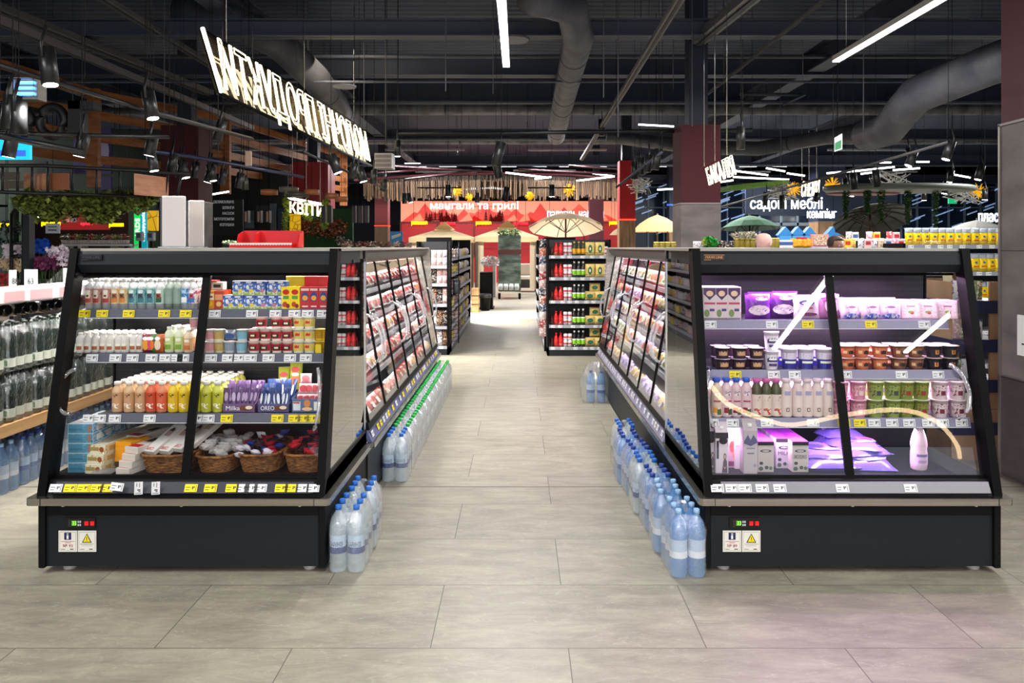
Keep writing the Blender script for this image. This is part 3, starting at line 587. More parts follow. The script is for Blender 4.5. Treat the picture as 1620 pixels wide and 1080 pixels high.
# ---------------------------------------------------------------- long aisle cases on both sides
AY0, AY1 = 5.0, 9.2
def aisle_case(sg, X, label, lit):
    t = thing('refrigerated_wall_case', label, 'refrigerator', (sg*1.3, 7.1, 0))
    xc = sg*1.75; xf = X*sg                       # base face
    def bx(a, b_): return (min(sg*a, sg*b_), max(sg*a, sg*b_))
    a0, a1 = bx(X+.01, 2.5); b = MB(); b.box(a0, a1, AY0, AY1, .035, .40, CASE); obj('base', b, t)
    a0, a1 = bx(X-.035, X+.02); obj('bumper', MB().box(a0, a1, AY0, AY1+.03, .372, .408, STEEL), t)
    q = [(X-.02,.41),(X+.01,.41),(X+.045,.49),(X+.02,.49)]
    rl = obj('price_rail', MB().hull([(sg*a,AY0,z) for a,z in q], [(sg*a,AY1,z) for a,z in q], RP if sg > 0 else mat('#565c86', .35)), t)
    k = 0
    y = 5.08
    while y < 9.1:
        o = tag(rl, sg*(X-.006), y, .45, 'y' if (sg < 0 and k % 4 in (1, 2)) else 'w', rz=pi/2 if sg < 0 else -pi/2, tilt=-.3); y += random.choice([.09, .11, .2, .16]); k += 1
    obj('sill', MB().hull([(sg*(X+.0),AY0,.49),(sg*(X+.05),AY0,.49),(sg*(X+.05),AY0,.54),(sg*(X+.01),AY0,.54)], [(sg*(X+.0),AY1,.49),(sg*(X+.05),AY1,.49),(sg*(X+.05),AY1,.54),(sg*(X+.01),AY1,.54)], BLACK), t)
    xb, xt = X+.0, X+.20
    def gx(z): return xb+(z-.52)*(xt-xb)/1.07
    # canopy
    q = [(X+.12,1.675),(X+.12,1.655),(X+.16,1.60),(X+.24,1.57),(X+.5,1.57),(X+.5,1.675)]
    obj('canopy', MB().hull([(sg*a,AY0,z) for a,z in q], [(sg*a,AY1,z) for a,z in q], mat('#2c2d30', .35, .3, name='canopy_grey')), t)
    a0, a1 = bx(X+.11, 2.5); obj('top_panel', MB().box(a0, a1, AY0, AY1+.02, 1.675, 1.69, _M[('#a39f96', .4, 0, 0, 0, None)]), t)
    a0, a1 = bx(1.7, 1.75); obj('back_panel', MB().box(a0, a1, AY0, AY1, .4, 1.675, mat('#3a3b40', .4)), t)
    a0, a1 = bx(X+.06, 1.7); obj('deck', MB().box(a0, a1, AY0, AY1, .44, .47, _M[('#3c3d44', .22, .3, 0, 0, None)]), t)
    a0, a1 = bx(2.48, 2.5); obj('outer_panel', MB().box(a0, a1, AY0, AY1, .4, 1.675, CASED), t)
    # far end panel, full rectangle of steel
    a0, a1 = bx(X+.06, 2.5); obj('end_panel', MB().hull([(sg*(X+.03),AY1,.40),(sg*2.5,AY1,.40),(sg*2.5,AY1,1.675),(sg*(X+.10),AY1,1.675)], [(sg*(X+.03),AY1+.03,.40),(sg*2.5,AY1+.03,.40),(sg*2.5,AY1+.03,1.675),(sg*(X+.10),AY1+.03,1.675)], STEEL, False), t)
    led = mat(lit, .4, emit=2); obj('light_strip', MB().box(*bx(X+.27, X+.29), AY0+.05, AY1-.05, 1.562, 1.57, led), t)
    zs = [1.36, 1.16, .96, .76]
    for z in zs:
        a0, a1 = bx(gx(z)+.06, 1.7); s_ = obj('shelf', MB().box(a0, a1, AY0+.01, AY1-.01, z-.015, z, mat('#8a8b90', .35)), t)
        a0, a1 = bx(gx(z)+.05, gx(z)+.06); obj('price_rail', MB().box(a0, a1, AY0+.01, AY1-.01, z-.035, z+.005, mat('#c9cad2', .35)), s_)
    n = 7; w_ = (AY1-AY0)/n
    for i in range(n):
        y0, y1 = AY0+i*w_, AY0+(i+1)*w_
        d = obj('door', MB().hull([(sg*gx(.54),y0,.54),(sg*gx(1.58),y0,1.58),(sg*(gx(1.58)+.006),y0,1.58),(sg*(gx(.54)+.006),y0,.54)], [(sg*gx(.54),y1,.54),(sg*gx(1.58),y1,1.58),(sg*(gx(1.58)+.006),y1,1.58),(sg*(gx(.54)+.006),y1,.54)], GLASS), t)
        th = .028 if i % 2 else .012
        for yy in ((y0, y1-.03) if i == n-1 else (y0,)): obj('door_stile', MB().hull([(sg*(gx(.54)-.006),yy,.54),(sg*(gx(1.58)-.006),yy,1.58),(sg*(gx(1.58)+.012),yy,1.58),(sg*(gx(.54)+.012),yy,.54)], [(sg*(gx(.54)-.006),yy+th,.54),(sg*(gx(1.58)-.006),yy+th,1.58),(sg*(gx(1.58)+.012),yy+th,1.58),(sg*(gx(.54)+.012),yy+th,.54)], BLACK), d)
        yh = y1-.06 if i % 2 == 0 else y0+.07; b = MB(); pts = []
        for k in range(13):
            u = k/12; z = .86+.34*u; pts.append((sg*(gx(z)-.012-.06*sin(pi*u)**.5), yh+.02*sin(pi*u), z))
        b.tube(pts, .011, ACRY, 8); b.tube([pts[0], (sg*gx(.86), yh, .86)], .012, CHROME, 8); b.tube([pts[-1], (sg*gx(1.2), yh, 1.2)], .012, CHROME, 8)
        obj('handle', b, d, label='clear curved handle')
    lamp_area('case_light', (sg*(X+.28), 7.1, 1.555), .03, 4.0, 26, (0, radians(sg*-12), 0), lit)
    for z in (1.36-.05, 1.16-.05, .96-.05, .76-.05): lamp_area('shelf_light', (sg*(gx(z)+.1), 7.1, z), .02, 4.0, 9, (0, radians(sg*-10), 0), lit)
    return t, gx, zs
LA, LGX, ZS = aisle_case(-1, .99, 'long aisle fridge of the left island, meat trays behind glass doors', (1,.93,.9))
RA, RGX, _ = aisle_case(1, .96, 'long aisle fridge of the right island, packed goods behind glass doors', (.95,.78,1))
# ---------------------------------------------------------------- goods: prototypes
def bottle(name, h, r, body, cap, label=None, lab2=None, lz=(.18,.68), seg=12, neck=.42, capr=None, art=None, cat='bottle'):
    capr = capr or r*.55
    b = MB(); b.lathe([(r*.86,0),(r,h*.03),(r,h*.30),(r*.97,h*.34),(r,h*.38),(r,h*.70),(r*.86,h*.78),(r*neck,h*.87),(r*neck,h*.90)], body, seg)
    parts = [('body', b), ('cap', MB().lathe([(capr,h*.895),(capr,h*.985),(capr*.9,h)], cap, seg))]
    if label:
        l = MB(); l.lathe([(r*1.012,h*lz[0]),(r*1.012,h*lz[1])], label, seg, cap=False)
        if lab2: l.patch(r*1.015, -38, 38, h*(lz[0]+.04), h*(lz[0]+.22), lab2[0]); l.patch(r*1.015, -30, 30, h*(lz[1]-.16), h*(lz[1]-.05), lab2[1])
        if art: art(l, r*1.02, h)
        parts.append(('label', l))
    return proto(name, cat, parts)
def cup(name, h, rt, rb, body, lid, face=None, art=None, seg=12, cat='yogurt cup'):
    b = MB(); b.lathe([(rb,0),(rb*1.02,h*.03),(rt,h*.93),(rt*1.08,h*.94),(rt*1.08,h*.97)], body, seg)
    parts = [('tub', b), ('lid', MB().lathe([(rt*1.1,h*.97),(rt*1.1,h),(rt*.2,h*1.002)], lid, seg))]
    if face:
        l = MB(); l.patch(rb+(rt-rb)*.2, -75, 75, h*.2, h*.8, face, 6, .001, rb+(rt-rb)*.8)
        if art: art(l, rb+(rt-rb)*.5, h)
        parts.append(('label', l))
    return proto(name, cat, parts)
def carton(name, w_, d, h, body, marks=(), gable=False, cap=None, top=None, cat='carton', bev=.002):
    b = MB(); b.box(-w_/2, w_/2, -d/2, d/2, 0, h, body, bev)
    if top: b.box(-w_/2, w_/2, -d/2, d/2, h, h+.001, top)
    if gable:
        g = h*.17; b.add([(-w_/2,-d/2,h),(w_/2,-d/2,h),(w_/2,d/2,h),(-w_/2,d/2,h),(-w_/2,0,h+g),(w_/2,0,h+g)], [(0,1,5,4),(2,3,4,5),(1,2,5),(3,0,4)], body); b.box(-w_/2, w_/2, -.002, .002, h+g, h+g+.014, body)
    f = MB(); y = -d/2-.0007; k = 0
    for mk in marks:
        k += 1; yy = y-.0002*k
        if mk[0] == 'r': f.rect(mk[1]*w_, mk[2]*w_, mk[3]*h, mk[4]*h, yy, mk[5])
        elif mk[0] == 'd': f.disc(mk[1]*w_, mk[2]*h, mk[3]*w_, mk[4]*h, yy, mk[5])
        elif mk[0] == 'p': f.add([(px*w_, yy, pz*h) for px, pz in mk[1]], [tuple(range(len(mk[1])))], mk[2])
    parts = [('box', b)]
    if marks: parts.append(('printed_face', f))
    if cap: parts.append(('cap', MB().lathe([(.013,0),(.013,.016),(.011,.018)], cap, 10), [], (0, -d*.22, h*1.06 if gable else h)))
    if len(parts) == 1: return proto1(name, cat, b)
    return proto(name, cat, parts)
def pillow(b, w_, h, d, m, nx=7, nz=7, seed=0, flat=False, crimp=.04, y0=0):
    """stuffed bag standing up (front -Y), or lying when flat"""
    R = random.Random(seed); v = []; f = []
    for side in (-1, 1):
        for j in range(nz+1):
            for i in range(nx+1):
                u = i/nx*2-1; t = j/nz*2-1; e = (max(0,1-u**4)*max(0,1-t**4))**.55
                yy = side*d/2*e+R.uniform(-1,1)*d*.10*e; x = u*w_/2*(1-.05*(1-abs(t))); z = h*(j/nz)
                v.append((x, z-h/2, yy) if flat else (x, y0+yy, z))
    n = (nx+1)*(nz+1)
    for s_ in (0, 1):
        for j in range(nz):
            for i in range(nx):
                a = s_*n+j*(nx+1)+i; q = (a, a+1, a+nx+2, a+nx+1); f.append(q if s_ == 0 else tuple(reversed(q)))
    if flat: f = [tuple(reversed(q)) for q in f]
    return b.add(v, f, m, True)
def bag(name, w_, h, d, m, marks=(), seed=0, cat='bag', flat=False, strip=None):
    b = MB(); pillow(b, w_, h, d, m, seed=seed, flat=flat)
    f = MB(); k = 0
    for mk in marks:
        k += 1; cx, cz, rx, rz, mm = mk; n = 12; pts = [(0,0)]+[(cos(2*pi*i/n), sin(2*pi*i/n)) for i in range(n)]; v = []
        for (a, c_) in pts:
            x, z = (cx+rx*a)*w_, (cz+rz*c_)*h; u = max(-1,min(1,x/(w_/2))); t = max(-1,min(1,z/h*2-1)); e = (max(0,1-u**4)*max(0,1-t**4))**.55
            yy = -d/2*e*1.12-.002-.0006*k; v.append((x, z-h/2, -yy+.0) if flat else (x, yy, z))
        f.add(v, [(0, 1+i, 1+(i+1)%n) for i in range(n)], mm, True)
    if strip: b.box(-w_/2, w_/2, -.002, .002, h*.95, h*1.02, strip)
    if not marks: return proto1(name, cat, b)
    return proto(name, cat, [('pouch', b), ('printed_face', f)])
C = lambda h, r=.45, **k: mat(h, r, **k)
PET = film('milk_pet', (.92,.94,.95), .06, .45, (.75,.78,.80)); CAPW = C('#eeeef0', .35)
def blob(c, a=30, z0=.36, z1=.52):
    def f(l, r, h): l.patch(r, -a, a, h*z0, h*z1, c, 4, .0012); l.patch(r, -a*.5, a*.5, h*(z0+.05), h*(z1-.05), C('#3a2418'), 2, .002)
    return f
MH = .172
mk = dict(
 cocoa=bottle('milk_bottle', MH, .0245, PET, CAPW, printed('#c09a90','#a84a44','#ecd8d0',70), (C('#a83a34'), C('#e9ddd6')), art=blob(C('#e8d8c4'))),
 cream=bottle('milk_bottle', MH, .0245, PET, CAPW, printed('#e0cba0','#d8923c','#f4e8d0',70), (C('#d4843a'), C('#f3ead4')), art=blob(C('#8a5a36'))),
 mint=bottle('milk_bottle', MH, .0245, PET, CAPW, printed('#8fc2c2','#3f7f90','#e4f2ee',70), (C('#3d7f8c'), C('#dff0ee')), art=blob(C('#2f4e60'))),
 bear=bottle('milk_bottle', MH, .0245, PET, CAPW, C('#c9ddd4'), (C('#1f5a48'), C('#ffffff')), art=blob(C('#a04a22'))),
 plain=bottle('milk_bottle', MH, .0245, film('sage_pet', (.72,.80,.76), .08, .5, (.42,.50,.46)), CAPW, C('#8fa69a'), None),
 blue=bottle('milk_bottle', MH, .0245, PET, CAPW, printed('#3a7ec0','#b8dcf4','#1c4a9a',60), (C('#f4f4f4'), C('#b7d8f0'))),
 pink=bottle('milk_bottle', MH, .0245, PET, CAPW, printed('#e8eef4','#c83a4c','#3a74c0',60), (C('#3a74c0'), C('#ffffff')), art=blob(C('#d0506a'))))
GAP = 4.0
def row(items, Yf, z, where, dY=.06, rows=1, dx_jit=.002, group=None):
    """items: (px, proto, description). placed along a shelf, repeated backwards"""
    cnt = {}
    tot = {}
    for px, p, d in items: tot[d] = tot.get(d, 0)+1
    for px, p, d in items:
        i = cnt.get(d, 0); cnt[d] = i+1
        X = (px-CX)*Yf/FPX
        for r in range(rows):
            y = Yf+r*dY
            if y > 4.61: break
            pos = '' if tot[d] == 1 else ', '+nth(i)+' from left'
            rw = '' if rows == 1 else (', front' if r == 0 else (', rear' if rows == 2 else ', %s row' % nth(r)))
            place(p, (X+random.uniform(-1,1)*dx_jit, y, z), d+pos+rw+', '+where, group=(d+'s ' + where) if tot[d] > 1 else None, rz=random.uniform(-.12,.12))
L1, L2, L3, L4 = 'top shelf left', 'second shelf left', 'third shelf left', 'floor of left fridge'
xs = [142,155,169,183,197,211,225,239,254,268,281,294,306]
ks = ['cocoa']*3+['cream']*2+['mint']*3+['bear','plain','plain','blue','pink']
nm = dict(cocoa='cocoa milk bottle', cream='cream-labelled milk bottle', mint='mint-labelled milk bottle', bear='milk bottle with brown bear spot', plain='grey-green milk bottle', blue='blue-labelled milk bottle', pink='white-blue milk bottle with pink spot')
row([(x, mk[k], nm[k]) for x, k in zip(xs, ks)], 4.315, 1.346, L1, .06, 4)
# small cartons of the top shelf
juiceO = carton('juice_carton', .055, .04, .105, C('#e8901c'), [('r',-.42,.42,.5,.85,C('#f6e6c8')),('d',0,.3,.3,.15,C('#f4c21a')),('r',-.3,.3,.62,.72,C('#a33a14'))])
juiceR = carton('juice_carton', .05, .04, .105, C('#b8401c'), [('r',-.42,.42,.5,.8,C('#e89a6c')),('d',0,.28,.3,.14,C('#f0c080'))])
cow = lambda c2: carton('milk_carton', .062, .042, .078, C('#34509c'), [('r',-.5,.5,.05,.8,printed('#4a6ab8','#dfe6f2','#1c2434',55)),('r',-.5,.5,0,.24,printed('#8fae4a','#d8dcc0','#4a6a2a',60)),('d',-.15,.58,.14,.16,C('#e9edf4')),('r',-.3,.2,.85,.95,C('#e8ecf4')),('d',.2,.3,.2,.14,c2)], top=C('#e8e8ee'))
cowA, cowB = cow(C('#e8c83a')), cow(C('#c87890'))
baby = carton('milk_carton', .055, .045, .128, C('#f4d81a'), [('d',0,.76,.36,.12,C('#c8181c')),('r',-.3,.3,.45,.6,C('#5a9a3a')),('d',-.1,.22,.25,.12,C('#b8461c')),('d',.2,.15,.2,.1,C('#8a1a14'))])
redc = carton('juice_carton', .055, .045, .128, C('#c02430'), [('d',0,.55,.36,.22,C('#23408c')),('d',0,.5,.28,.12,C('#e8a838')),('r',-.4,.4,.82,.92,C('#e8c8c0')),('r',-.3,.3,.1,.16,C('#f0d8d0'))])
redp = carton('milk_carton', .055, .045, .055, C('#d81a24')); yelp = carton('milk_carton', .055, .045, .055, C('#e8cc1a')); whb = carton('cheese_box', .07, .05, .045, C('#d8d4c8'), [('r',-.3,.3,.3,.7,C('#2a2a2a'))])
row([(334,juiceO,'orange juice carton'),(347.5,juiceR,'rust-red juice carton')], 4.31, 1.346, L1, .045, 3)
cows = [(363,cowA),(378,cowA),(397,cowA),(414,cowB),(433,cowB),(447,cowB)]
row([(x,p,'blue milk carton with cow, lower tier') for x,p in cows], 4.31, 1.346, L1, .045, 2)
row([(x,p,'blue milk carton with cow, upper tier') for x,p in cows[1:]], 4.32, 1.426, L1, .05, 1)
row([(346,whb,'small white box on rust-red cartons'),(338,redp,'small dark red box on orange cartons')], 4.36, 1.453, L1, .05, 1)
row([(454,baby,'yellow milk carton with red heart'),(469,baby,'yellow milk carton with red heart')], 4.31, 1.346, L1, .05, 3)
row([(484,redc,'red carton with blue oval'),(498.5,redc,'red carton with blue oval'),(513,redc,'red carton with blue oval')], 4.31, 1.346, L1, .05, 3)
row([(462,yelp,'plain yellow carton stacked on top'),(476,yelp,'plain yellow carton stacked on top')], 4.37, 1.476, L1, .05, 1)
row([(487,redp,'bright red carton stacked on top'),(500,redp,'bright red carton stacked on top'),(511,redp,'bright red carton stacked on top')], 4.37, 1.476, L1, .05, 1)
# second shelf
yog = bottle('yogurt_bottle', .112, .0225, C('#dcd8d2', .3), C('#f1f0ec'), C('#e4dfd6'), (C('#a8603a'), C('#f2eee6')), lz=(.12,.5), neck=.5)
row([(x,yog,'small white yogurt bottle with brown spot') for x in (128,140,152,164,176,188,199)], 4.26, 1.106, L2, .05, 4)
row([(212,yog,'small white yogurt bottle right of the gap'),(222,yog,'small white yogurt bottle right of the gap')], 4.27, 1.106, L2, .05, 4)
pou = [bag('fruit_pouch', .052, .10, .03, C(c), [(0,.45,.35,.3,C(c2)),(0,.8,.3,.1,C('#ffffff'))], seed=i) for i,(c,c2) in enumerate([('#8a2436','#e8a030'),('#4a7a30','#e87830'),('#c8622a','#f4dcc0'),('#5a2a5a','#d84a6a')])]
row([(232,pou[0],'dark red fruit pouch'),(242,pou[1],'green and orange fruit pouch'),(252,pou[2],'orange fruit pouch'),(238,pou[3],'plum-coloured fruit pouch')], 4.26, 1.106, L2, .04, 2)
kef = bottle('kefir_bottle', .145, .026, C('#dfe5c8', .35), C('#f0f0ea'), C('#c8d68c'), (C('#7aa03a'), C('#f4f4e8')), lz=(.1,.62), neck=.55)
kefo = bottle('kefir_bottle', .13, .026, C('#e8d0b4', .35), C('#f0e8e0'), C('#d8a878'), (C('#c86a3a'), C('#f8ece0')), lz=(.1,.62), neck=.55)
row([(269,kef,'pale green drink bottle'),(284,kef,'pale green drink bottle'),(298,kefo,'peach drink bottle')], 4.265, 1.106, L2, .055, 3)
cupd = lambda b, f, lid='#e8e4e4', a=None: cup('yogurt_cup', .064, .031, .025, C(b), C(lid, .25), C(f), a)
pinkc, creamc, silvc, skyc = cupd('#e0c8c8','#c88a90'), cupd('#e0d8b0','#b89a5a'), cupd('#d0d4d8','#8a98a8'), cupd('#c8d8e0','#7ab0c8')
def redart(l, r, h): l.patch(r, -40, 40, h*.3, h*.7, C('#2a1a1c'), 4, .0018); l.patch(r, -20, 20, h*.4, h*.55, C('#e8d8b0'), 2, .003)
redcup = cup('yogurt_cup', .066, .032, .026, C('#efe8dc'), C('#e8b8b8', .25), C('#b81c2c'), redart)
def yart(l, r, h): l.patch(r, -35, 15, h*.45, h*.78, C('#c82a2c'), 3, .0018)
yelcup = cup('yogurt_cup', .066, .033, .027, C('#f0ecd8'), C('#efeada', .25), C('#e0c860'), yart)
ycup2 = cupd('#e0b820','#b88a10', '#f0dc60')
pos = [(333,pinkc,'pink-grey yogurt cup'),(347,creamc,'cream yogurt cup'),(364,silvc,'silver yogurt cup'),(383,skyc,'pale blue yogurt cup')]
for tier, zz in (('bottom tier', 1.106), ('upper tier', 1.172)):
    row([(x,p,d+', '+tier) for x,p,d in pos if not (tier != 'bottom tier' and d[0:3] == 'sil')], 4.26, zz, L2, .07, 1)
sil = bag('foil_pouch', .07, .06, .04, C('#a8aeb8', .25, metal=.5), [(0,.5,.4,.3,C('#3a5a9a'))], seed=5)
place(sil, ((366-CX)*4.27/FPX, 4.27, 1.178), 'crumpled silver foil pouch on the yogurt cups, '+L2, tilt=.3)
rc4 = (402.5,420.5,438,455)
for tier, zz, xx in (('bottom tier',1.106,rc4),('middle tier',1.174,rc4),('top tier',1.242,(414,437.5,454))):
    row([(x,redcup,'red and cream pudding cup, '+tier) for x in xx], 4.25, zz, L2, .075, 2 if tier != 'top tier' else 1)
for tier, zz in (('bottom tier',1.106),('middle tier',1.174),('top tier',1.242)):
    row([(x,yelcup,'yellow-white cup with red heart, '+tier) for x in (473,490)], 4.25, zz, L2, .075, 1)
for tier, zz in (('bottom tier',1.106),('upper tier',1.174)):
    row([(x,ycup2,'golden yellow cup, '+tier) for x in (505,517)], 4.27, zz, L2, .07, 1)
place(pinkc, ((309-CX)*4.27/FPX, 4.27, 1.237), 'pink cup standing on the peach bottles, '+L2)
place(yelp, ((502-CX)*4.2/FPX, 4.225, 1.106), 'small yellow card at the shelf edge, '+L2, s=(.6,.3,.9))
# third shelf: smoothies
def smooth(body, lab, dark): return bottle('smoothie_bottle', .168, .029, C(body, .3), C('#eae6e0'), C(lab, .4), (printed(lab,'#f6efe2',lab,45), printed(lab,dark,dark,90,amt=(.4,.5))), lz=(.1,.66), neck=.5, capr=.019, seg=14)
sm = [(187,smooth('#d8b48c','#c89a70','#5a3a22'),'beige smoothie bottle'),(204.5,None,'beige smoothie bottle'),(222,None,'beige smoothie bottle'),(240,smooth('#d86a48','#c8482a','#4a1a10'),'coral smoothie bottle'),(257,smooth('#e08a68','#d8603c','#5a1a10'),'salmon smoothie bottle'),
      (274,smooth('#e8c83c','#e0b820','#3a3408'),'yellow smoothie bottle'),(291,None,'yellow smoothie bottle'),(310,smooth('#cfd05a','#b8b830','#3a3c10'),'lime smoothie bottle'),(327,None,'lime smoothie bottle'),(344,None,'lime smoothie bottle')]
pp = None; it = []
for x, p, d in sm: pp = p or pp; it.append((x, pp, d))
row(it, 4.19, .788, L3, .07, 6)
for k, (cc, nmn) in enumerate((('#5a3a6a','purple chocolate bar'),('#26356a','blue wafer bar'))): pass
barp = bag('snack_bar', .034, .125, .012, C('#54386a', .3), [(0,.6,.3,.2,C('#b8a0c8'))], seed=2, cat='snack bar')
barb = bag('snack_bar', .034, .125, .012, C('#243a72', .3), [(0,.5,.25,.25,C('#e8eef8'))], seed=3, cat='snack bar')
def tray_box(x0p, x1p, Y, z, hf, hb, d, m, label, word=None, wm=None, extra=None):
    x0, x1 = (x0p-CX)*Y/FPX, (x1p-CX)*Y/FPX; t = thing('display_box', label, 'box', ((x0+x1)/2, Y, z))
    b = MB(); b.box(x0, x1, Y, Y+.003, z, z+hf, m); b.box(x0, x1, Y, Y+d, z, z+.003, m); b.box(x0, x1, Y+d-.003, Y+d, z, z+hb, m)
    for a in (x0, x1-.003): b.hull([(a,Y,z),(a,Y+d,z),(a,Y+d,z+hb),(a,Y,z+hf)], [(a+.003,Y,z),(a+.003,Y+d,z),(a+.003,Y+d,z+hb),(a+.003,Y,z+hf)], m)
    obj('tray', b, t)
    if extra: f = MB(); extra(f, x0, x1, Y-.0015, z); obj('printed_front', f, t)
    if word: text('lettering', word, .03, wm, (x0+.02, Y-.003, z+hf*.28), parent=t, width=(x1-x0)*.42, height=hf*.48, extrude=.0005)
    return t
def exA(f, x0, x1, y, z): f.disc(x1-.05, z+.025, .04, .014, y, C('#6a3a1c')); f.disc(x1-.035, z+.028, .02, .01, y-.001, C('#f0e0c0'))
tray_box(352, 404, 4.17, .788, .048, .085, .2, C('#6d5080'), 'lilac cardboard tray of chocolate bars, '+L3, 'Milka', WHITE, exA)
tray_box(407, 458, 4.17, .788, .048, .09, .2, C('#4e4c7c'), 'blue-violet cardboard tray of wafer bars, '+L3, 'OREO', WHITE, exA)
def exB(f, x0, x1, y, z):
    f.rect(x0+.01, x0+.05, z+.012, z+.06, y, C('#dfe6ee')); f.disc((x0+x1)/2, z+.05, .018, .022, y, C('#d88a48')); f.disc((x0+x1)/2, z+.02, .03, .01, y-.001, C('#f0c89a')); f.rect(x1-.05, x1-.008, z+.012, z+.06, y, C('#e8ece8')); f.rect(x0+.012, x0+.046, z+.05, z+.058, y-.001, C('#c83a2c'))
tray_box(461, 511, 4.17, .788, .075, .1, .2, C('#5c6f96'), 'grey-blue printed tray with egg-shaped figure, '+L3, None, None, exB)
n = 0
for r in range(3):
    for i in range(8):
        place(barp, ((357+i*6.3-CX)*4.2/FPX, 4.2+r*.05, .793+.012*r), 'purple chocolate bar, %s in %s file of the lilac tray' % (nth(i), nth(r)), 'chocolate bars in the lilac tray', rz=random.uniform(-.5,.5), tilt=-.25+random.uniform(-.08,.08))
        place(barb, ((413+i*5.6-CX)*4.2/FPX, 4.2+r*.05, .793+.016*r), 'blue wafer bar, %s in %s file of the blue-violet tray' % (nth(i), nth(r)), 'wafer bars in the blue-violet tray', rz=random.uniform(-.6,.6), tilt=-.25+random.uniform(-.08,.08))
yg = bag('snack_bag', .075, .17, .03, C('#a8b030', .35), [(0,.72,.36,.1,C('#c8302a')),(0,.35,.36,.16,C('#d87a4a')),(0,.55,.3,.06,C('#f4f4f0'))], seed=7, strip=C('#8a9220'))
place(yg, ((442-CX)*4.42/FPX, 4.5, .83), 'yellow-green snack bag leaning left behind the wafer bars', rz=.1, tilt=-.15, s=.9)
place(yg, ((462-CX)*4.42/FPX, 4.49, .85), 'taller yellow-green snack bag behind the wafer bars', tilt=-.12)
swb = bag('candy_bag', .05, .05, .03, C('#c89aa0', .35), [(0,.5,.35,.3,C('#b83a44'))], seed=9)
for i in range(9): place(swb, ((480+(i%4)*9-CX)*4.25/FPX, 4.21+.045*(i//4), .80+.05*(i//4)+.02), 'pink-red candy bag, %s on the heap at right end of third shelf' % nth(i), 'candy bags at right of third shelf', rz=random.uniform(-.5,.5), tilt=-.4, s=1.25)
# deck goods: cake boxes
def longbox(name, w_, l, h, top, front, side, art=None): 
    b = MB(); b.box(-w_/2, w_/2, 0, l, 0, h, top); f = MB(); f.rect(-w_/2+.002, w_/2-.002, .002, h-.002, -.001, front)
    if art: art(f, w_, l, h)
    f.quad((w_/2+.0008,0,.003),(w_/2+.0008,l,.003),(w_/2+.0008,l,h-.003),(w_/2+.0008,0,h-.003), side)
    return proto(name, 'box', [('box', b), ('printed_face', f)])
def artb(f, w_, l, h):
    for k in range(3): f.disc(w_*.36, h*(.25+.25*k), w_*.07, h*.11, -.002, C('#a86a4a'))
    f.rect(-w_*.44, w_*.1, h*.3, h*.5, -.002, C('#3a7a98')); f.quad((-w_*.4,.03,h+.001),(w_*.4,.03,h+.001),(w_*.4,l*.8,h+.001),(-w_*.4,l*.8,h+.001), printed('#e4e8ea','#c8906a','#8ab4d0',35))
    for k in range(3): f.quad((w_/2+.0016,.03+k*.1,h*.2),(w_/2+.0016,.09+k*.1,h*.2),(w_/2+.0016,.09+k*.1,h*.8),(w_/2+.0016,.03+k*.1,h*.8), C('#e8f2f8'))
bluebox = longbox('cake_box', .135, .33, .052, C('#c8dce6'), printed('#4f8aa6','#6aa4bc','#3a7090',25), printed('#5aa4d0','#e8eef2','#3a86b8',30), artb)
def artc(f, w_, l, h):
    f.rect(-w_*.45, w_*.1, h*.35, h*.75, -.002, C('#a08a50')); f.disc(w_*.28, h*.5, w_*.14, h*.3, -.002, C('#9a4a24')); f.quad((-w_*.35,.05,h+.001),(w_*.35,.05,h+.001),(w_*.35,l*.7,h+.001),(-w_*.35,l*.7,h+.001), C('#c8b498'))
    for k in range(4): f.disc(0,0,0,0,-.002,C('#c8b498')) if 0 else f.quad((w_/2+.0016,.03+k*.08,h*.25),(w_/2+.0016,.08+k*.08,h*.25),(w_/2+.0016,.08+k*.08,h*.75),(w_/2+.0016,.03+k*.08,h*.75), C('#c09a58'))
creambox = longbox('cake_box', .105, .34, .05, C('#e6e0cc'), printed('#ddd6b8','#b89a5a','#f0ead8',40), printed('#dccfa8','#b8925a','#f0e8d0',30), artc)
def artm(f, w_, l, h): f.quad((-w_*.42,.01,h+.001),(w_*.42,.01,h+.001),(w_*.42,.06,h+.001),(-w_*.42,.06,h+.001), C('#c8202c')); f.disc(0,0,0,0,0,WHITE) if 0 else f.quad((-w_*.25,.12,h+.001),(w_*.25,.12,h+.001),(w_*.25,.2,h+.001),(-w_*.25,.2,h+.001), C('#3a2a24'))
whitebox = longbox('cake_box', .085, .36, .034, C('#e9e4e0'), C('#d6cec2'), C('#d8d0c6'), artm)
yellbox = longbox('cake_box', .10, .30, .026, C('#e8a018'), C('#e89a10'), C('#d88a10'))
def px2x(px, Y): return (px-CX)*Y/FPX
Z0 = .479
for k in range(5): place(bluebox, (px2x(124,4.08)+.0, 4.10, Z0+k*.053), 'blue cake box, %s from the bottom of the front-left stack' % nth(k), 'blue cake boxes stacked at left', rz=.02*(k%2))
for k in range(3): place(bluebox, (px2x(155,4.3), 4.42, Z0+k*.053+.08), 'blue cake box, %s from bottom of the rear stack at left' % nth(k), 'blue cake boxes stacked behind', s=(.9,.6,1))
for k in range(3): place(creambox, (px2x(145+k*0,4.06)+.005*k, 4.075+k*.01, Z0+k*.051), 'cream cake box, %s from the bottom beside the blue stack' % nth(k), 'cream cake boxes', rz=-.12, s=(.9,1,1))
for k in range(3): place(creambox, (px2x(185,4.3), 4.24+k*.01, Z0+k*.051), 'cream cake box, %s from bottom of the middle rear stack' % nth(k), 'cream cake boxes', rz=-.25)
for k in range(4): place(yellbox, (px2x(192,4.12), 4.13+.003*k, Z0+.05+k*.0265), 'flat yellow box, %s from bottom of the yellow pile' % nth(k), 'flat yellow boxes', rz=-.2, s=(.95,.5,1))
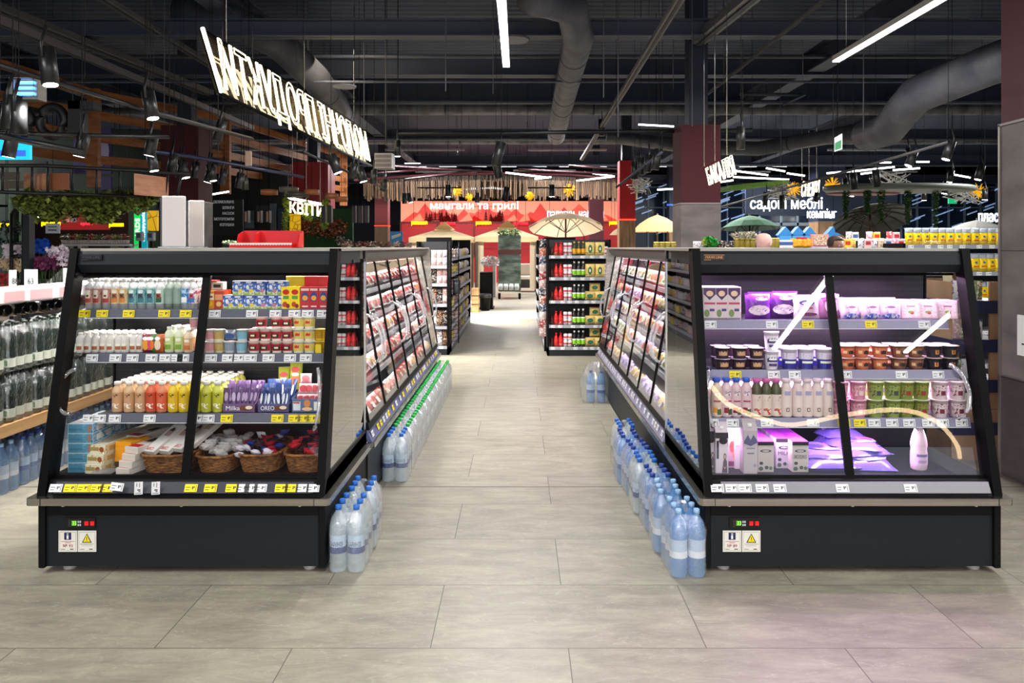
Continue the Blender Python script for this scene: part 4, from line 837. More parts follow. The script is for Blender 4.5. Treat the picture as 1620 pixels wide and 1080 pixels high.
for k in range(4): place(whitebox, (px2x(192,4.05)+.01*k, 4.06+k*.012, Z0+k*.035), 'white cake box with red lettering, %s from bottom beside the first basket' % nth(k), 'white cake boxes', rz=-.28)
for k in range(2): place(whitebox, (px2x(222,4.35), 4.26, Z0+.09+k*.035), 'pale cake box behind the white ones, %s from bottom' % nth(k), 'pale rear cake boxes', rz=-.3)
wrp = MB(); pillow(wrp, .12, .07, .03, film('clear_wrap', (.9,.92,.95), .12, .3, (.8,.85,.9)), seed=4, flat=True)
place(proto1('clear_wrap_pack', 'packet', wrp), (px2x(163,4.07), 4.075, Z0+.012), 'small clear-wrapped packet lying before the cream boxes, left fridge')
# wicker baskets
WK = noisy('wicker', '#5a3416', '#9a6630', 40, .6, 3, bump=.5)
def basket(x0p, x1p, Yf, z, h, label, fl=.86):
    x0, x1 = px2x(x0p, Yf), px2x(x1p, Yf); cx = (x0+x1)/2; W = (x1-x0)/2; D = .20; cy = Yf+D
    t = thing('wicker_basket', label, 'basket', (cx, cy, z))
    def ring(k, sc, ph, n=40):
        out = []
        for i in range(n):
            a = 2*pi*i/n; c_, s_ = cos(a), sin(a); e = .55
            rx = (abs(c_)**e)*(1 if c_ > 0 else -1); ry = (abs(s_)**e)*(1 if s_ > 0 else -1)
            wob = 1+.012*(1 if (i+ph) % 2 else -1); out.append((cx+rx*W*sc*wob, cy+ry*D*sc*wob, z+h*k))
        return out
    b = MB(); K = 11
    for j in range(K): b.tube(ring((j+.5)/K, fl+(1-fl)*j/K, j % 2), h/K*.52, WK, 5, closed=True)
    obj('woven_side', b, t); obj('rim', MB().tube(ring(1.0, 1.02, 0), .008, WK, 6, closed=True), t)
    r0 = ring(.06, fl*.98, 0); b = MB(); b.add(r0, [tuple(range(len(r0)))], mat('#4a2c14', .8)); r1 = ring(.95, .98, 0); b.add(r0+r1, [(i,(i+1)%40,40+(i+1)%40,40+i) for i in range(40)], mat('#3c2210', .8)); obj('lining', b, t)
    return cx, cy, W, D
B1 = basket(213, 297, 4.06, Z0, .10, 'first wicker basket from left, holding white cake boxes')
B2 = basket(302, 366, 4.07, Z0, .09, 'second wicker basket from left, holding clear-wrapped bags')
B3 = basket(369, 438, 4.07, Z0, .10, 'third wicker basket from left, holding blue and red sweets')
B4 = basket(443, 511, 4.07, Z0, .10, 'fourth wicker basket from left, holding red wrapped sweets')
def artmo(f, w_, l, h):
    f.quad((-w_*.3,l*.55,h+.001),(w_*.3,l*.55,h+.001),(w_*.3,l*.8,h+.001),(-w_*.3,l*.8,h+.001), C('#b89a88')); f.quad((-w_*.2,l*.72,h+.002),(w_*.2,l*.72,h+.002),(w_*.12,l*.84,h+.002),(-w_*.12,l*.84,h+.002), C('#2a2220'))
mobox = longbox('cake_box', .085, .30, .03, C('#e6e2dd'), C('#d8d0c8'), C('#cfc8c0'), artmo)
for k, (px, dz, rz) in enumerate([(240,0,-.35),(262,.0,-.38),(281,.01,-.36),(300,.03,-.4)]):
    o = place(mobox, (px2x(px,4.12)-.01, 4.12+.01*k, Z0+.09+dz), 'white cake box with dark cake picture, %s from left in first basket' % nth(k), 'white cake boxes in the first basket', rz=rz, tilt=.42, s=.82)
    q = text('lettering', 'МО', .04, C('#c8202c'), (-.035, .012, .0315), (1,0,0), (0,1,0), parent=None, width=.05, height=.03, extrude=.0005)
    q.parent = o; q.location = (0,0,0)
cwrap = film('frosted_wrap', (.9,.9,.92), .12, .75, (.95,.93,.92))
wb = MB(); pillow(wb, .06, .05, .03, cwrap, seed=11); WB = proto1('wrapped_sweet', 'sweet', wb)
def heap(B, protos, n, zt, desc, group, s=1.0, dark=0):
    cx, cy, W, D = B; R = random.Random(n)
    for i in range(n):
        a = R.uniform(-.82,.82); c_ = R.uniform(-.82,.82); k = R.randrange(len(protos))
        o = place(protos[k][0], (cx+a*W, cy+c_*D, zt+R.uniform(0,.035)+(c_+.8)*.012), '%s %s, %s' % (protos[k][1], ('lying front' if c_ < -.3 else 'lying middle' if c_ < .3 else 'lying back')+(' left' if a < -.27 else ' centre' if a < .27 else ' right'), desc), group, rz=R.uniform(-1.5,1.5), tilt=R.uniform(.5,1.5), s=s)
heap(B2, [(WB, 'frosted wrapped sweet')], 34, Z0+.075, 'in the second wicker basket', 'wrapped sweets in the second basket', 1.1)
sw = []
for c, d in (('#24388c','blue-wrapped sweet'),('#a01c30','dark red wrapped sweet'),('#d8d4e0','white wrapped sweet'),('#2a2430','black wrapped sweet')):
    q = MB(); pillow(q, .05, .04, .024, C(c, .25), seed=3, nx=5, nz=5); sw.append((proto1('wrapped_sweet', 'sweet', q), d))
heap(B3, sw, 40, Z0+.08, 'in the third wicker basket', 'wrapped sweets in the third basket', 1.1)
q = MB(); pillow(q, .055, .045, .026, C('#c02a38', .25), seed=6, nx=5, nz=5); rs = proto1('wrapped_sweet', 'sweet', q)
heap(B4, [(rs,'bright red wrapped sweet'), sw[1], sw[3], (rs,'bright red wrapped sweet')], 34, Z0+.08, 'in the fourth wicker basket', 'wrapped sweets in the fourth basket', 1.1)
# ---------------------------------------------------------------- right fridge goods
R1, R2, R3, R4 = 'top shelf right', 'second shelf right', 'third shelf right', 'floor of right fridge'
tet = carton('dessert_pouch', .076, .05, .185, C('#d9c8cf'), [('p',[(-.44,.97),(.44,.97),(.44,.78),(0,.6),(-.44,.78)],C('#4a2a58')),('d',0,.8,.26,.09,C('#e8c4a8')),('r',-.4,.4,.47,.53,C('#c03a58')),('d',-.2,.2,.2,.12,C('#7a8a5a')),('r',0,.35,.26,.34,C('#5a3a7a')),('r',-.45,.45,.02,.06,C('#8a7a88'))], bev=.003)
row([(1122,tet,'white dessert pouch with dark arrow top'),(1139,tet,'white dessert pouch with dark arrow top'),(1160,tet,'white dessert pouch with dark arrow top')], 4.31, 1.287, R1, .06, 3)
ycap = proto1('yellow_sticker', 'sticker', MB().disc(0,0,.012,.012,0,C('#f0c814'),12))
cottage = lambda c: bag('cottage_cheese_bag', .15, .145, .05, C(c, .3), [(0,.34,.42,.2,printed('#e6cfe0','#c8a4c8','#f4e8f4',40)),(.1,.78,.26,.07,printed(c,'#f4ecf8',None,60,amt=(.3,.42)))], seed=8, strip=C('#5a1f80'))
cA, cB = cottage('#6c2a94'), cottage('#542070')
place(cA, (px2x(1200,4.32), 4.33, 1.288), 'bright purple cottage cheese bag, left one, '+R1, rz=.1, tilt=-.08)
place(cA, (px2x(1205,4.4), 4.42, 1.288), 'bright purple cottage cheese bag behind the left one, '+R1)
place(cB, (px2x(1240,4.34), 4.36, 1.29), 'darker purple cottage cheese bag beside the bright one, '+R1, tilt=-.1)
place(cB, (px2x(1246,4.4), 4.45, 1.292), 'darker purple cottage cheese bag at the back, '+R1)
for i, (lit, x0p) in enumerate((('5',1184),('5',1225))):
    pass
wbag = bag('cheese_bag', .15, .125, .045, C('#d8b8cc', .35), [(-.02,.72,.3,.13,C('#3c3a7a')),(-.02,.7,.2,.07,C('#d8d0e8')),(-.28,.28,.1,.12,C('#3f6a44')),(.05,.2,.3,.08,C('#6a3050')),(0,.48,.2,.05,C('#b83a6a'))], seed=12)
for k in range(3): place(wbag, (px2x(1277+k*2,4.32), 4.33+.07*k, 1.288+.002*k), 'white cheese bag with green leaf, %s row, %s' % (('front','second','third')[k], R1), 'white cheese bags', tilt=-.12)
pbag = bag('cheese_bag', .14, .14, .05, C('#c07ab0', .35), [(.1,.5,.3,.3,C('#e8c8de')),(0,.8,.35,.08,C('#8a2a78'))], seed=13)
for k in range(2): place(pbag, (px2x(1311+k*4,4.34), 4.35+.08*k, 1.288), 'pink-purple cheese bag by the mullion, %s row, %s' % (('front','second')[k], R1), tilt=-.12)
sach = bag('cottage_cheese_sachet', .12, .105, .045, C('#dcbcd8', .3), [(0,.55,.3,.28,printed('#ecd8ea','#b088b8','#f6ecf6',60)),(0,.13,.42,.13,printed('#4a6ac8','#e8e4f4','#3a50a8',50)),(0,.62,.2,.06,C('#9a6a9a'))], seed=14)
for k, px in enumerate((1345,1378,1408)):
    for r in range(2): place(sach, (px2x(px+6*r,4.33), 4.33+.08*r, 1.288+.012*r), 'pale sachet with blue base, %s from left, %s row, %s' % (nth(k), ('front','back')[r], R1), 'pale sachets with blue base', rz=random.uniform(-.2,.2), tilt=-.15)
pk = carton('butter_pack', .105, .02, .105, C('#e2c4cc', .35), [('r',-.42,.42,.08,.9,printed('#ecd6da','#ddb4bc','#f6ecee',50)),('d',0,.36,.16,.08,C('#8aa84a')),('d',.05,.3,.1,.06,C('#c83a4a')),('r',-.2,.2,.66,.71,C('#9a6a7a'))], cat='packet')
for k, px in enumerate((1441,1468,1499)):
    for r in range(3): place(pk, (px2x(px+2*r,4.33), 4.33+.05*r, 1.288), 'flat pink-white cheese packet, %s from left, %s row, %s' % (nth(k), ('front','second','third')[r], R1), 'flat pink-white packets', rz=-.15, tilt=-.12)
def dark(l, r, h): l.patch(r, -35, 35, h*.3, h*.7, C('#c89a70'), 4, .0018)
dk = cup('dessert_cup', .060, .041, .034, C('#2c1a24'), C('#c8b8cc', .2), C('#3a2230'), dark)
for tier, zz in (('bottom tier',1.016),('upper tier',1.078)): row([(x,dk,'dark chocolate dessert cup, '+tier) for x in (1143,1169,1196)], 4.24, zz, R2, .09, 2)
def nart(l, r, h): l.patch(r, -50, 50, h*.42, h*.72, C('#3a2a60'), 5, .0018); l.patch(r, -35, 35, h*.52, h*.62, WHITE, 4, .003); l.patch(r, -35, 35, h*.2, h*.34, C('#4a3a70'), 4, .0018)
jar = cup('sour_cream_cup', .105, .040, .032, C('#e8e0ec'), C('#f0ecf4', .25), C('#e4dcec'), nart)
place(jar, (px2x(1220,4.24), 4.24, 1.016), 'white and navy sour cream cup, lower of the stack, '+R2)
place(jar, (px2x(1220,4.24), 4.24, 1.121), 'white and navy sour cream cup standing on another, '+R2)
def bart(l, r, h): l.patch(r-.002, -75, 75, h*.05, h*.5, C('#2c2a8c'), 6, .003); l.patch(r, -40, 40, h*.32, h*.42, WHITE, 4, .005); l.patch(r, -35, 35, h*.66, h*.72, C('#c8405a'), 3, .002)
sc = cup('sour_cream_cup', .118, .044, .034, C('#ded6ea'), C('#efe8f4', .25), C('#ddd4ec'), bart)
row([(x,sc,'white sour cream cup with royal blue base') for x in (1248,1274.5,1303)], 4.24, 1.016, R2, .1, 2)
def sq(body, face, art=None): return cup('dessert_cup', .066, .043, .032, C(body), C('#d8c0b8', .2), C(face), art)
def oart(l, r, h): l.patch(r, -8, 40, h*.3, h*.72, C('#2a1a18'), 3, .0018); l.patch(r, -50, -20, h*.35, h*.6, C('#e8c090'), 3, .0018)
o1, o2 = sq('#c86a48','#d87850',oart), sq('#7a4a38','#8a5a44',oart)
def dropart(l, r, h): l.patch(r, -14, 14, h*.3, h*.75, C('#e8a050'), 3, .0018); l.patch(r, -7, 7, h*.35, h*.6, C('#8a3a14'), 2, .003)
o3 = sq('#17131c','#1c1722',dropart)
for tier, zz in (('bottom tier',1.016),('upper tier',1.084)):
    row([(x,o1,'orange dessert cup, '+tier) for x in (1339,1363,1391)]+[(x,o2,'brown dessert cup, '+tier) for x in (1421,1448)]+[(x,o3,'black dessert cup with orange drop, '+tier) for x in (1476,1503)], 4.24, zz, R2, .09, 2)
# third shelf right
def fart(c1, c2):
    def f(l, r, h): l.patch(r, -40, 5, h*.12, h*.26, C(c1), 3, .0012); l.patch(r, 0, 42, h*.08, h*.22, C(c2), 3, .0014); l.patch(r, -35, 35, h*.4, h*.44, C('#a83a58'), 3, .0012)
    return f
dr = lambda body, cap, art: bottle('yogurt_drink_bottle', .215, .031, C(body, .3), C(cap, .3), C(body, .4), (printed('#e8d8dc','#c86a70','#7a8a4a',50), printed('#e8d8dc','#5a3a70','#e8d8dc',80)), lz=(.04,.72), neck=.55, capr=.021, seg=14, art=art)
d1 = dr('#dcc4b0', '#2a5ac8', fart('#e89a2a','#4a6a3a')); d2 = dr('#dabcc4', '#2a5ac8', fart('#8a1a2c','#3a5a30')); d3 = dr('#dcc8c0', '#c05a90', fart('#c8302c','#7a8a3a'))
row([(1133,d1,'peach yogurt drink with blue cap'),(1149,d2,'cherry yogurt drink with blue cap'),(1164,d2,'cherry yogurt drink with blue cap'),(1180,d2,'cherry yogurt drink with blue cap')], 4.17, .766, R3, .08, 4)
d3 = bottle('yogurt_drink_bottle', .21, .030, C('#4e4c34', .3), C('#c860a0', .3), C('#dcc8c0', .4), (printed('#e0cfc4','#c8302c','#6a8a3a',45), printed('#dcc8c0','#4a5a3a','#dcc8c0',80)), lz=(.04,.60), neck=.6, capr=.021, seg=14)
row([(1197,d3,'strawberry yogurt drink with pink cap'),(1212,d3,'strawberry yogurt drink with pink cap'),(1227,d3,'strawberry yogurt drink with pink cap')], 4.17, .766, R3, .08, 4)
d4 = bottle('plain_yogurt_bottle', .21, .031, C('#dcc8c8', .35), C('#e0ccd4', .3), C('#e2d0cc', .4), (C('#dcc8c0'), C('#a8a0c0')), lz=(.04,.74), neck=.7, capr=.024, seg=14, art=lambda l, r, h: (l.patch(r, -14, 14, h*.16, h*.26, C('#5a4a4a'), 3, .0016), l.patch(r, -7, 7, h*.18, h*.24, C('#e2d0cc'), 2, .003)))
row([(x,d4,'off-white yogurt bottle with small ring') for x in (1243,1261,1277,1293,1309)], 4.17, .766, R3, .08, 3)
def gart(c): return lambda l, r, h: (l.patch(r, -20, 15, h*.25, h*.5, C(c), 3, .0018), l.patch(r, -35, 35, h*.62, h*.7, C('#4a4a30'), 3, .0018))
bc = lambda body, lid, c: cup('yogurt_cup', .098, .044, .035, C(body), C(lid, .25), printed(body, c, lid, 55, amt=(.5,.6)), gart(c))
p_, g1, g2, w1 = bc('#cf8aa0','#e0b8cc','#e8c0c0'), bc('#8a9a48','#c8d0b0','#3a3a48'), bc('#7a8a38','#c8d0b0','#8a2a1c'), bc('#dcc4cc','#e8d8e0','#6a1a30')
for tier, zz in (('bottom tier',.766),('upper tier',.865)):
    row([(1329,p_,'pink yogurt cup, '+tier),(1357,p_,'pink yogurt cup, '+tier),(1384,g1,'green blueberry yogurt cup, '+tier),(1411,g1,'green blueberry yogurt cup, '+tier),(1432,g2,'green strawberry yogurt cup, '+tier),(1456,g2,'green strawberry yogurt cup, '+tier),(1486,w1,'white cherry yogurt cup, '+tier),(1514,w1,'white cherry yogurt cup, '+tier)], 4.17, zz, R3, .1, 2)
# floor of the right fridge
ink2 = C('#251c28')
mA = carton('milk_carton', .07, .07, .22, C('#d6c8d4'), [('r',-.5,.5,.86,1,ink2),('d',.1,.8,.34,.09,ink2),('r',-.42,-.24,.36,.8,ink2),('p',[(.0,.02),(.42,.02),(.38,.3),(.28,.36),(.18,.36),(.1,.3)],C('#5c3a50')),('d',.22,.42,.11,.075,C('#2a1a18')),('d',.22,.415,.07,.05,C('#d8a890')),('p',[(.08,.2),(.22,.14),(.36,.2),(.22,.1)],C('#d8a890'))], gable=True, cap=WHITE)
place(mA, (px2x(1121,4.14), 4.15, Z0), 'black-white milk carton with figure at the left edge, '+R4)
place(mA, (px2x(1141,4.10), 4.12, Z0), 'black-white milk carton with figure, second from the left, '+R4)
mP = carton('milk_carton', .055, .07, .235, C('#dda8c0'), [('r',-.45,.45,.75,.95,C('#ecd4e4')),('d',0,.5,.3,.14,C('#d85a50')),('d',.2,.3,.18,.08,C('#e88a3a')),('r',-.45,.45,.05,.16,C('#7a2a60'))], gable=False)
place(mP, (px2x(1159,4.18), 4.22, Z0), 'pink milk carton with red fruit, '+R4)
mW = carton('milk_carton', .05, .07, .25, C('#e6d4e2'), [('r',-.4,.4,.5,.52,C('#b89ab0'))]); place(mW, (px2x(1171,4.15), 4.2, Z0), 'plain white-pink carton behind the tall grey carton, '+R4)
mG = carton('milk_carton', .075, .075, .235, C('#b9aeb4'), [('p',[(-.48,.75),(-.2,.9),(0,.78),(.2,.9),(.48,.76),(.48,.72),(0,.64),(-.48,.7)],C('#5a5a80')),('r',-.3,.3,.57,.61,C('#8a8290')),('r',-.25,.25,.46,.49,C('#6a6270')),('d',.3,.2,.12,.04,C('#9a8aa0'))], gable=True, cap=WHITE)
place(mG, (px2x(1186,4.09), 4.11, Z0), 'tall grey milk carton with blue hills and white cap, '+R4)
PT = C('#a83ac8', .35, name='purple_print')
def milk(front): 
    return carton('milk_carton', .088, .088, .165, front, [('r',-.5,.5,.88,1,ink2),('d',0,.70,.36,.05,ink2),('d',0,.7,.22,.03,front),('r',-.4,.4,.58,.62,ink2) if 0 else ('d',-.3,.12,.14,.07,C('#4a5a48')),('d',.3,.14,.1,.06,C('#5a6a50')),('d',.05,.16,.12,.06,C('#3a4a3a')),('d',-.28,.3,.12,.055,ink2)], top=PT)
mk1, mk2 = milk(C('#c0b4b0')), milk(C('#d0bcd8'))
def milkword(o, wd, y=-.0465):
    q = text('lettering', wd, .03, ink2, (-.034, y, .075), width=.066, height=.02, extrude=.0003); q.parent = o; q.location = (0,0,0)
names = [(1212,4.10,mk1,'','left'),(1241,4.17,mk2,'MILK','middle'),(1267,4.10,mk1,'МОЛОКО','right')]
for px, Y, p, wd, w_ in names:
    for r in range(5):
        y = Y+.05+r*.09
        if y > 4.62: break
        o = place(p, (px2x(px, Y)+.0, y, Z0), 'purple-topped milk carton in the %s file, %s from front, %s' % (w_, nth(r), R4), 'purple-topped milk cartons')
        if r == 0 and wd: milkword(o, wd)
mb = bag('milk_bag', .26, .20, .075, C('#5f52a8', .2), [(.0,.5,.42,.36,printed('#8a7cc8','#c8b4e8','#d86aa0',18)),(.15,.6,.18,.12,C('#d86aa0')),(-.2,.35,.2,.16,C('#4a3f94'))], seed=21, flat=True)
for k, (px, Y, z, rz, s_) in enumerate([(1318,4.12,.02,.1,1.15),(1375,4.14,.02,-.15,1.15),(1312,4.2,.055,-.1,1.1),(1370,4.2,.06,.12,1.1),(1340,4.28,.10,.2,1.05),(1365,4.2,.10,-.3,.95),(1335,4.3,.14,.15,.9)]):
    place(mb, (px2x(px,Y), Y+.08, Z0+z), 'violet milk bag, %s in the heap from the bottom, %s' % (nth(k), R4), 'heap of violet milk bags', rz=rz+random.uniform(-.15,.15), s=s_, tilt=random.uniform(-.12,.12))
bb = MB(); bb.lathe([(.036,0),(.042,.01),(.042,.10),(.040,.115),(.043,.13),(.043,.15),(.034,.19),(.018,.235),(.018,.245)], C('#d9bdcc', .3), 16)
bl = MB(); bl.lathe([(.0435,.03),(.0435,.098)], C('#d0b4d0', .4), 16, cap=False); bl.patch(.044, -40, 40, .078, .092, C('#6a5a90')); bl.patch(.044, -30, 30, .045, .06, C('#a88ab8'))
place(proto('kefir_bottle', 'bottle', [('body', bb), ('cap', MB().lathe([(.021,.243),(.021,.262)], C('#ecdce8', .3), 12)), ('label', bl)]), (px2x(1455,4.15), 4.16, Z0), 'lone white-pink kefir bottle standing at right, '+R4)
# ---------------------------------------------------------------- shrink-wrapped water packs
NB = C('#1c2f68', .4)
def water_bottle_parts(h, r, tint, lab, lab2, cap, body_diff=.42, word=None):
    body = film('pet_%s_%s' % (tint, body_diff), tuple(v*.35+.65 for v in tint), .08, body_diff, tuple(min(1,v*1.1) for v in tint), rough=.06)
    b = MB(); b.lathe([(r*.7,0),(r*.95,h*.02),(r,h*.06),(r*.97,h*.16),(r,h*.19),(r*.96,h*.23),(r,h*.27),(r*.9,h*.44),(r*.9,h*.50),(r,h*.60),(r*.98,h*.70),(r*.75,h*.82),(r*.32,h*.91),(r*.30,h*.94)], body, 12)
    l = MB(); l.lathe([(r*1.01,h*.30),(r*1.0,h*.36,lab2)]+([(r*.99,h*.395,lab)]) + [(r*.97,h*.5,lab),(r*1.0,h*.57,lab)], lab2, 12, cap=False)
    if word:
        for a0 in (0, 1.9, 3.8):
            q = text('lettering', word, 1, NB, (-.034, 0, 0), width=.068, height=.024, extrude=0, linked=False, res=2); k0 = len(l.v)
            for v in q.data.vertices:
                a = a0+v.co.x/r; l.v.append((r*1.025*sin(a), -r*1.025*cos(a), h*.41+v.co.z))
            mi = l.mi(NB)
            for p in q.data.polygons: l.f.append(tuple(k0+i for i in p.vertices)); l.m.append(mi); l.sm.append(False)
    c = MB(); c.lathe([(r*.36,h*.93),(r*.36,h*.99),(r*.3,h)], cap, 10)
    return b, l, c
def pack_proto(h, r, nx, ny, parts, wrapcol=(.85,.9,.95), handle=True, name='water_pack'):
    b, l, c = parts; bm, lm, cm = b.mesh('bottle'), l.mesh('label'), c.mesh('cap')
    root = thing(name, None, 'water pack', linked=False); kids = []
    for i in range(nx):
        for j in range(ny):
            o = bpy.data.objects.new('bottle', bm); subs = [bpy.data.objects.new('label', lm), bpy.data.objects.new('cap', cm)]
            kids.append((o, subs, ((i-(nx-1)/2)*r*2.03, (j-(ny-1)/2)*r*2.03, 0)))
    W, D = nx*r*1.03+.003, ny*r*1.03+.003; wm = film('shrink_wrap_%s' % (wrapcol,), (.98,.99,1), .15, .06, wrapcol, rough=.10, crinkle=.7)
    wr = MB(); R = random.Random(3); n = 28; v = []; L = [(.004,.96),(.1,1.0),(.3,1.005),(.55,1.0),(.72,1.0),(.84,.86),(.93,.62)]
    for z, s_ in L:
        for i in range(n):
            a = 2*pi*i/n; c_, s2 = cos(a), sin(a); x = (abs(c_)**.35)*(1 if c_ > 0 else -1)*W*s_; y = (abs(s2)**.35)*(1 if s2 > 0 else -1)*D*(s_*.5+.5)
            v.append((x+R.uniform(-.003,.003), y+R.uniform(-.003,.003), z*h+R.uniform(-.004,.004)))
    f = [(k*n+i, k*n+(i+1)%n, (k+1)*n+(i+1)%n, (k+1)*n+i) for k in range(len(L)-1) for i in range(n)]
    wr.add(v, f, wm, True)
    if handle: 
        pts = [(0, -D*.5+D*k/6, h*(.93+.10*sin(pi*k/6))) for k in range(7)]; hb = MB()
        for a, c_ in zip(pts, pts[1:]): hb.quad((a[0]-.012,a[1],a[2]),(a[0]+.012,a[1],a[2]),(c_[0]+.012,c_[1],c_[2]),(c_[0]-.012,c_[1],c_[2]), ACRY)
        kids.append((bpy.data.objects.new('carry_strap', hb.mesh('carry_strap')), [], (0,0,0)))
    kids.append((bpy.data.objects.new('shrink_wrap', wr.mesh('shrink_wrap')), [], (0,0,0)))
    KIDS[root.name] = kids; return root
H1, r1 = .345, .0465
clearP = water_bottle_parts(H1, r1, (.80,.90,1.0), C('#b9d0e6', .35), C('#27427e', .4), C('#2a6fd0', .3), word='БАРИНІВ')
greenP = water_bottle_parts(H1, r1, (.86,.94,.92), C('#d4dce0', .35), C('#a9b4c0', .4), C('#1fae4c', .3))
blueP = water_bottle_parts(.345, r1, (.30,.58,1.0), C('#a9c4e6', .35), C('#3a5a9c', .4), C('#27479e', .3), .55)
blueP2 = water_bottle_parts(.345, r1, (.26,.56,1.0), C('#b4c8e0', .35), C('#dde4ee', .4), C('#9cc4ea', .3), .55)
pC, pG, pB, pB2 = [pack_proto(H1, r1, 2, 3, q) for q in (clearP, greenP, blueP, blueP2)]
PL = 2*3*r1*1.03+.012
y = 3.93+PL/2
for k in range(2): place(pC, (-.905+.0*k, y+k*(PL+.01), 0), 'clear water six-pack with blue caps at the corner of the left fridge, %s one' % ('front','rear')[k], rz=.03 if k else 0)
y = 5.46+PL/2; n = 0
while y < 9.1:
    place(pC if n == 0 else pG, (-.905, y, 0), 'blue-capped water six-pack heading the long row beside the left island' if n == 0 else 'green-capped water six-pack, %s in the row beside the left island' % nth(n-1), None if n == 0 else 'green-capped water packs', rz=random.uniform(-.02,.02)); y += PL+.006; n += 1
yy = 3.87+PL/2
for k in range(7):
    pr = [pB2,pB2,pB,pC,pB,pB,pC][k]
    place(pr, (.865-.01*(k % 2)-(.012*k if k < 6 else .05), yy, 0), 'blue water six-pack beside the right island, %s from the camera' % nth(k), 'water packs beside the right island', rz=[.04,-.06,.03,-.03,.05,0,.02][k]); yy += PL+.012
# bottle name on the nearest clear packs
for k, (X, Y) in enumerate([(-.952, 3.945), (-.858, 3.945), (-.952, 5.475), (-.858, 5.475)]):
    pass
# two loose bottles in a clear bag at the end of the right row
t = thing('bagged_bottles', 'clear plastic bag with two blue bottles at the far end of the right island', 'bag', (.84, 8.3, 0))
for k, (dx, dy) in enumerate(((-.06,0),(.05,-.02))):
    q = MB(); q.T = Matrix.Translation((.84+dx, 8.3+dy, .005)); b, l, c = blueP
    e = obj('bottle', b.mesh('bottle'), t, world=False); e.location = (dx, dy, .004)
    for nm_, mm_ in (('label', l), ('cap', c)): obj(nm_, mm_.mesh(nm_), e, world=False)
q = MB(); R = random.Random(5); n = 24; v = []
for z, s_ in ((.0,.8),(.05,1),(.2,1.05),(.3,.95),(.38,.7),(.44,.3)):
    for i in range(n): a = 2*pi*i/n; v.append((.83+cos(a)*.16*s_*(1+R.uniform(-.08,.08)), 8.3+sin(a)*.11*s_*(1+R.uniform(-.08,.08)), z+R.uniform(-.01,.01)+.004))
q.add(v, [(k*n+i, k*n+(i+1)%n, (k+1)*n+(i+1)%n, (k+1)*n+i) for k in range(5) for i in range(n)], film('bag_film', (.96,.97,.98), .10, .14, (.85,.88,.9), rough=.15), True)
obj('bag', q, t)
# ---- aisle case goods
def tray_pack(c1, c2, c3, film_=True, d=.10, w_=.17, h=.045):
    b = MB(); b.hull([(-w_*.42,-d*.42,0),(w_*.42,-d*.42,0),(w_*.42,d*.42,0),(-w_*.42,d*.42,0)], [(-w_/2,-d/2,h*.7),(w_/2,-d/2,h*.7),(w_/2,d/2,h*.7),(-w_/2,d/2,h*.7)], c1)
    m_ = MB(); pillow(m_, w_*.86, d*.86, h*.9, c2, seed=3, flat=True, nx=5, nz=4); m_.v = [(x,y,z+h*.6) for x,y,z in m_.v]
    l = MB(); l.box(-w_*.14, w_*.2, -d*.3, d*.1, h*1.08, h*1.1, c3); l.quad((-w_*.3,-d*.5-.001,h*.05),(w_*.3,-d*.5-.001,h*.05),(w_*.32,-d*.53,h*.68),(-w_*.32,-d*.53,h*.68), c3)
    return proto('food_tray', 'food tray', [('tray', b), ('food', m_), ('label', l)])
meat = [tray_pack(C('#e8e4e0'), printed('#b03038','#e8b0a8','#7a1a20',30,vary=True), printed('#f4f0ec','#c83a3a',None,60)), tray_pack(C('#1c1c1e'), printed('#c85a50','#f0d0c4','#8a2a28',30,vary=True), printed('#d8282c','#f4f0ec',None,60)), tray_pack(C('#f0ecec'), printed('#d88a80','#f6e0d8','#b04840',30,vary=True), printed('#c82030','#f4e8e0',None,60)), tray_pack(C('#a81c24'), printed('#8a2a28','#d88a70','#f0d8c8',30,vary=True), printed('#f0e0d0','#a82a2a',None,60)), tray_pack(C('#e8e8e8'), printed('#e8c8b8','#c86a58','#fbf0ea',30,vary=True), printed('#e8c83a','#c83a2a',None,60))]
mn = ['white tray of red meat','black tray of pink meat','white tray of pale meat','red tray of dark meat','white tray of light meat']
cheese = [tray_pack(C('#e4dcec'), printed('#e8d890','#f4ecd0','#c8a84a',30,vary=True), printed('#6a3a9a','#e8e0f0',None,60)), tray_pack(C('#2c2c34'), printed('#c8a860','#efe4c0','#8a6a3a',30,vary=True), printed('#e8e4da','#5a4a3a',None,60)), tray_pack(C('#dcd4e8'), printed('#d8c8e4','#a884b8','#f0e8f4',30,vary=True), printed('#3a5aa8','#e8ecf4',None,60)), tray_pack(C('#e8e4e0'), C('#8a9a58',.3), C('#f0ece4')), tray_pack(C('#d0c8d8'), C('#d88a70',.3), C('#c83a5a'))]
cn = ['white tray of yellow cheese','black tray of cheese','lilac tray of spread','white tray of green olives','lilac tray of salmon']
for sg, ps, ns, gx_, nm_ in ((-1, meat, mn, LGX, 'left'), (1, cheese, cn, RGX, 'right')):
    for si, z in enumerate(ZS+[.471]):
        y = 5.16; i = 0; k = random.randrange(5); run = random.randrange(2, 4)
        while y < 9.1:
            xx = gx_(max(z,.52))+.13
            for lay in range(1):
                o = place(ps[k], (sg*xx, y, z+.055), '%s, %s from camera, shelf %s, %s aisle fridge' % (ns[k], nth(i), ('one','two','three','four','five')[si], nm_), 'food trays in the %s aisle fridge' % nm_, rz=(pi/2 if sg < 0 else -pi/2)+random.uniform(-.08,.08), tilt=random.uniform(.85,1.1), s=1.1)
            y += .19; i += 1; run -= 1
            if run < 0: k = (k+random.randrange(1,5)) % 5; run = random.randrange(1, 4)
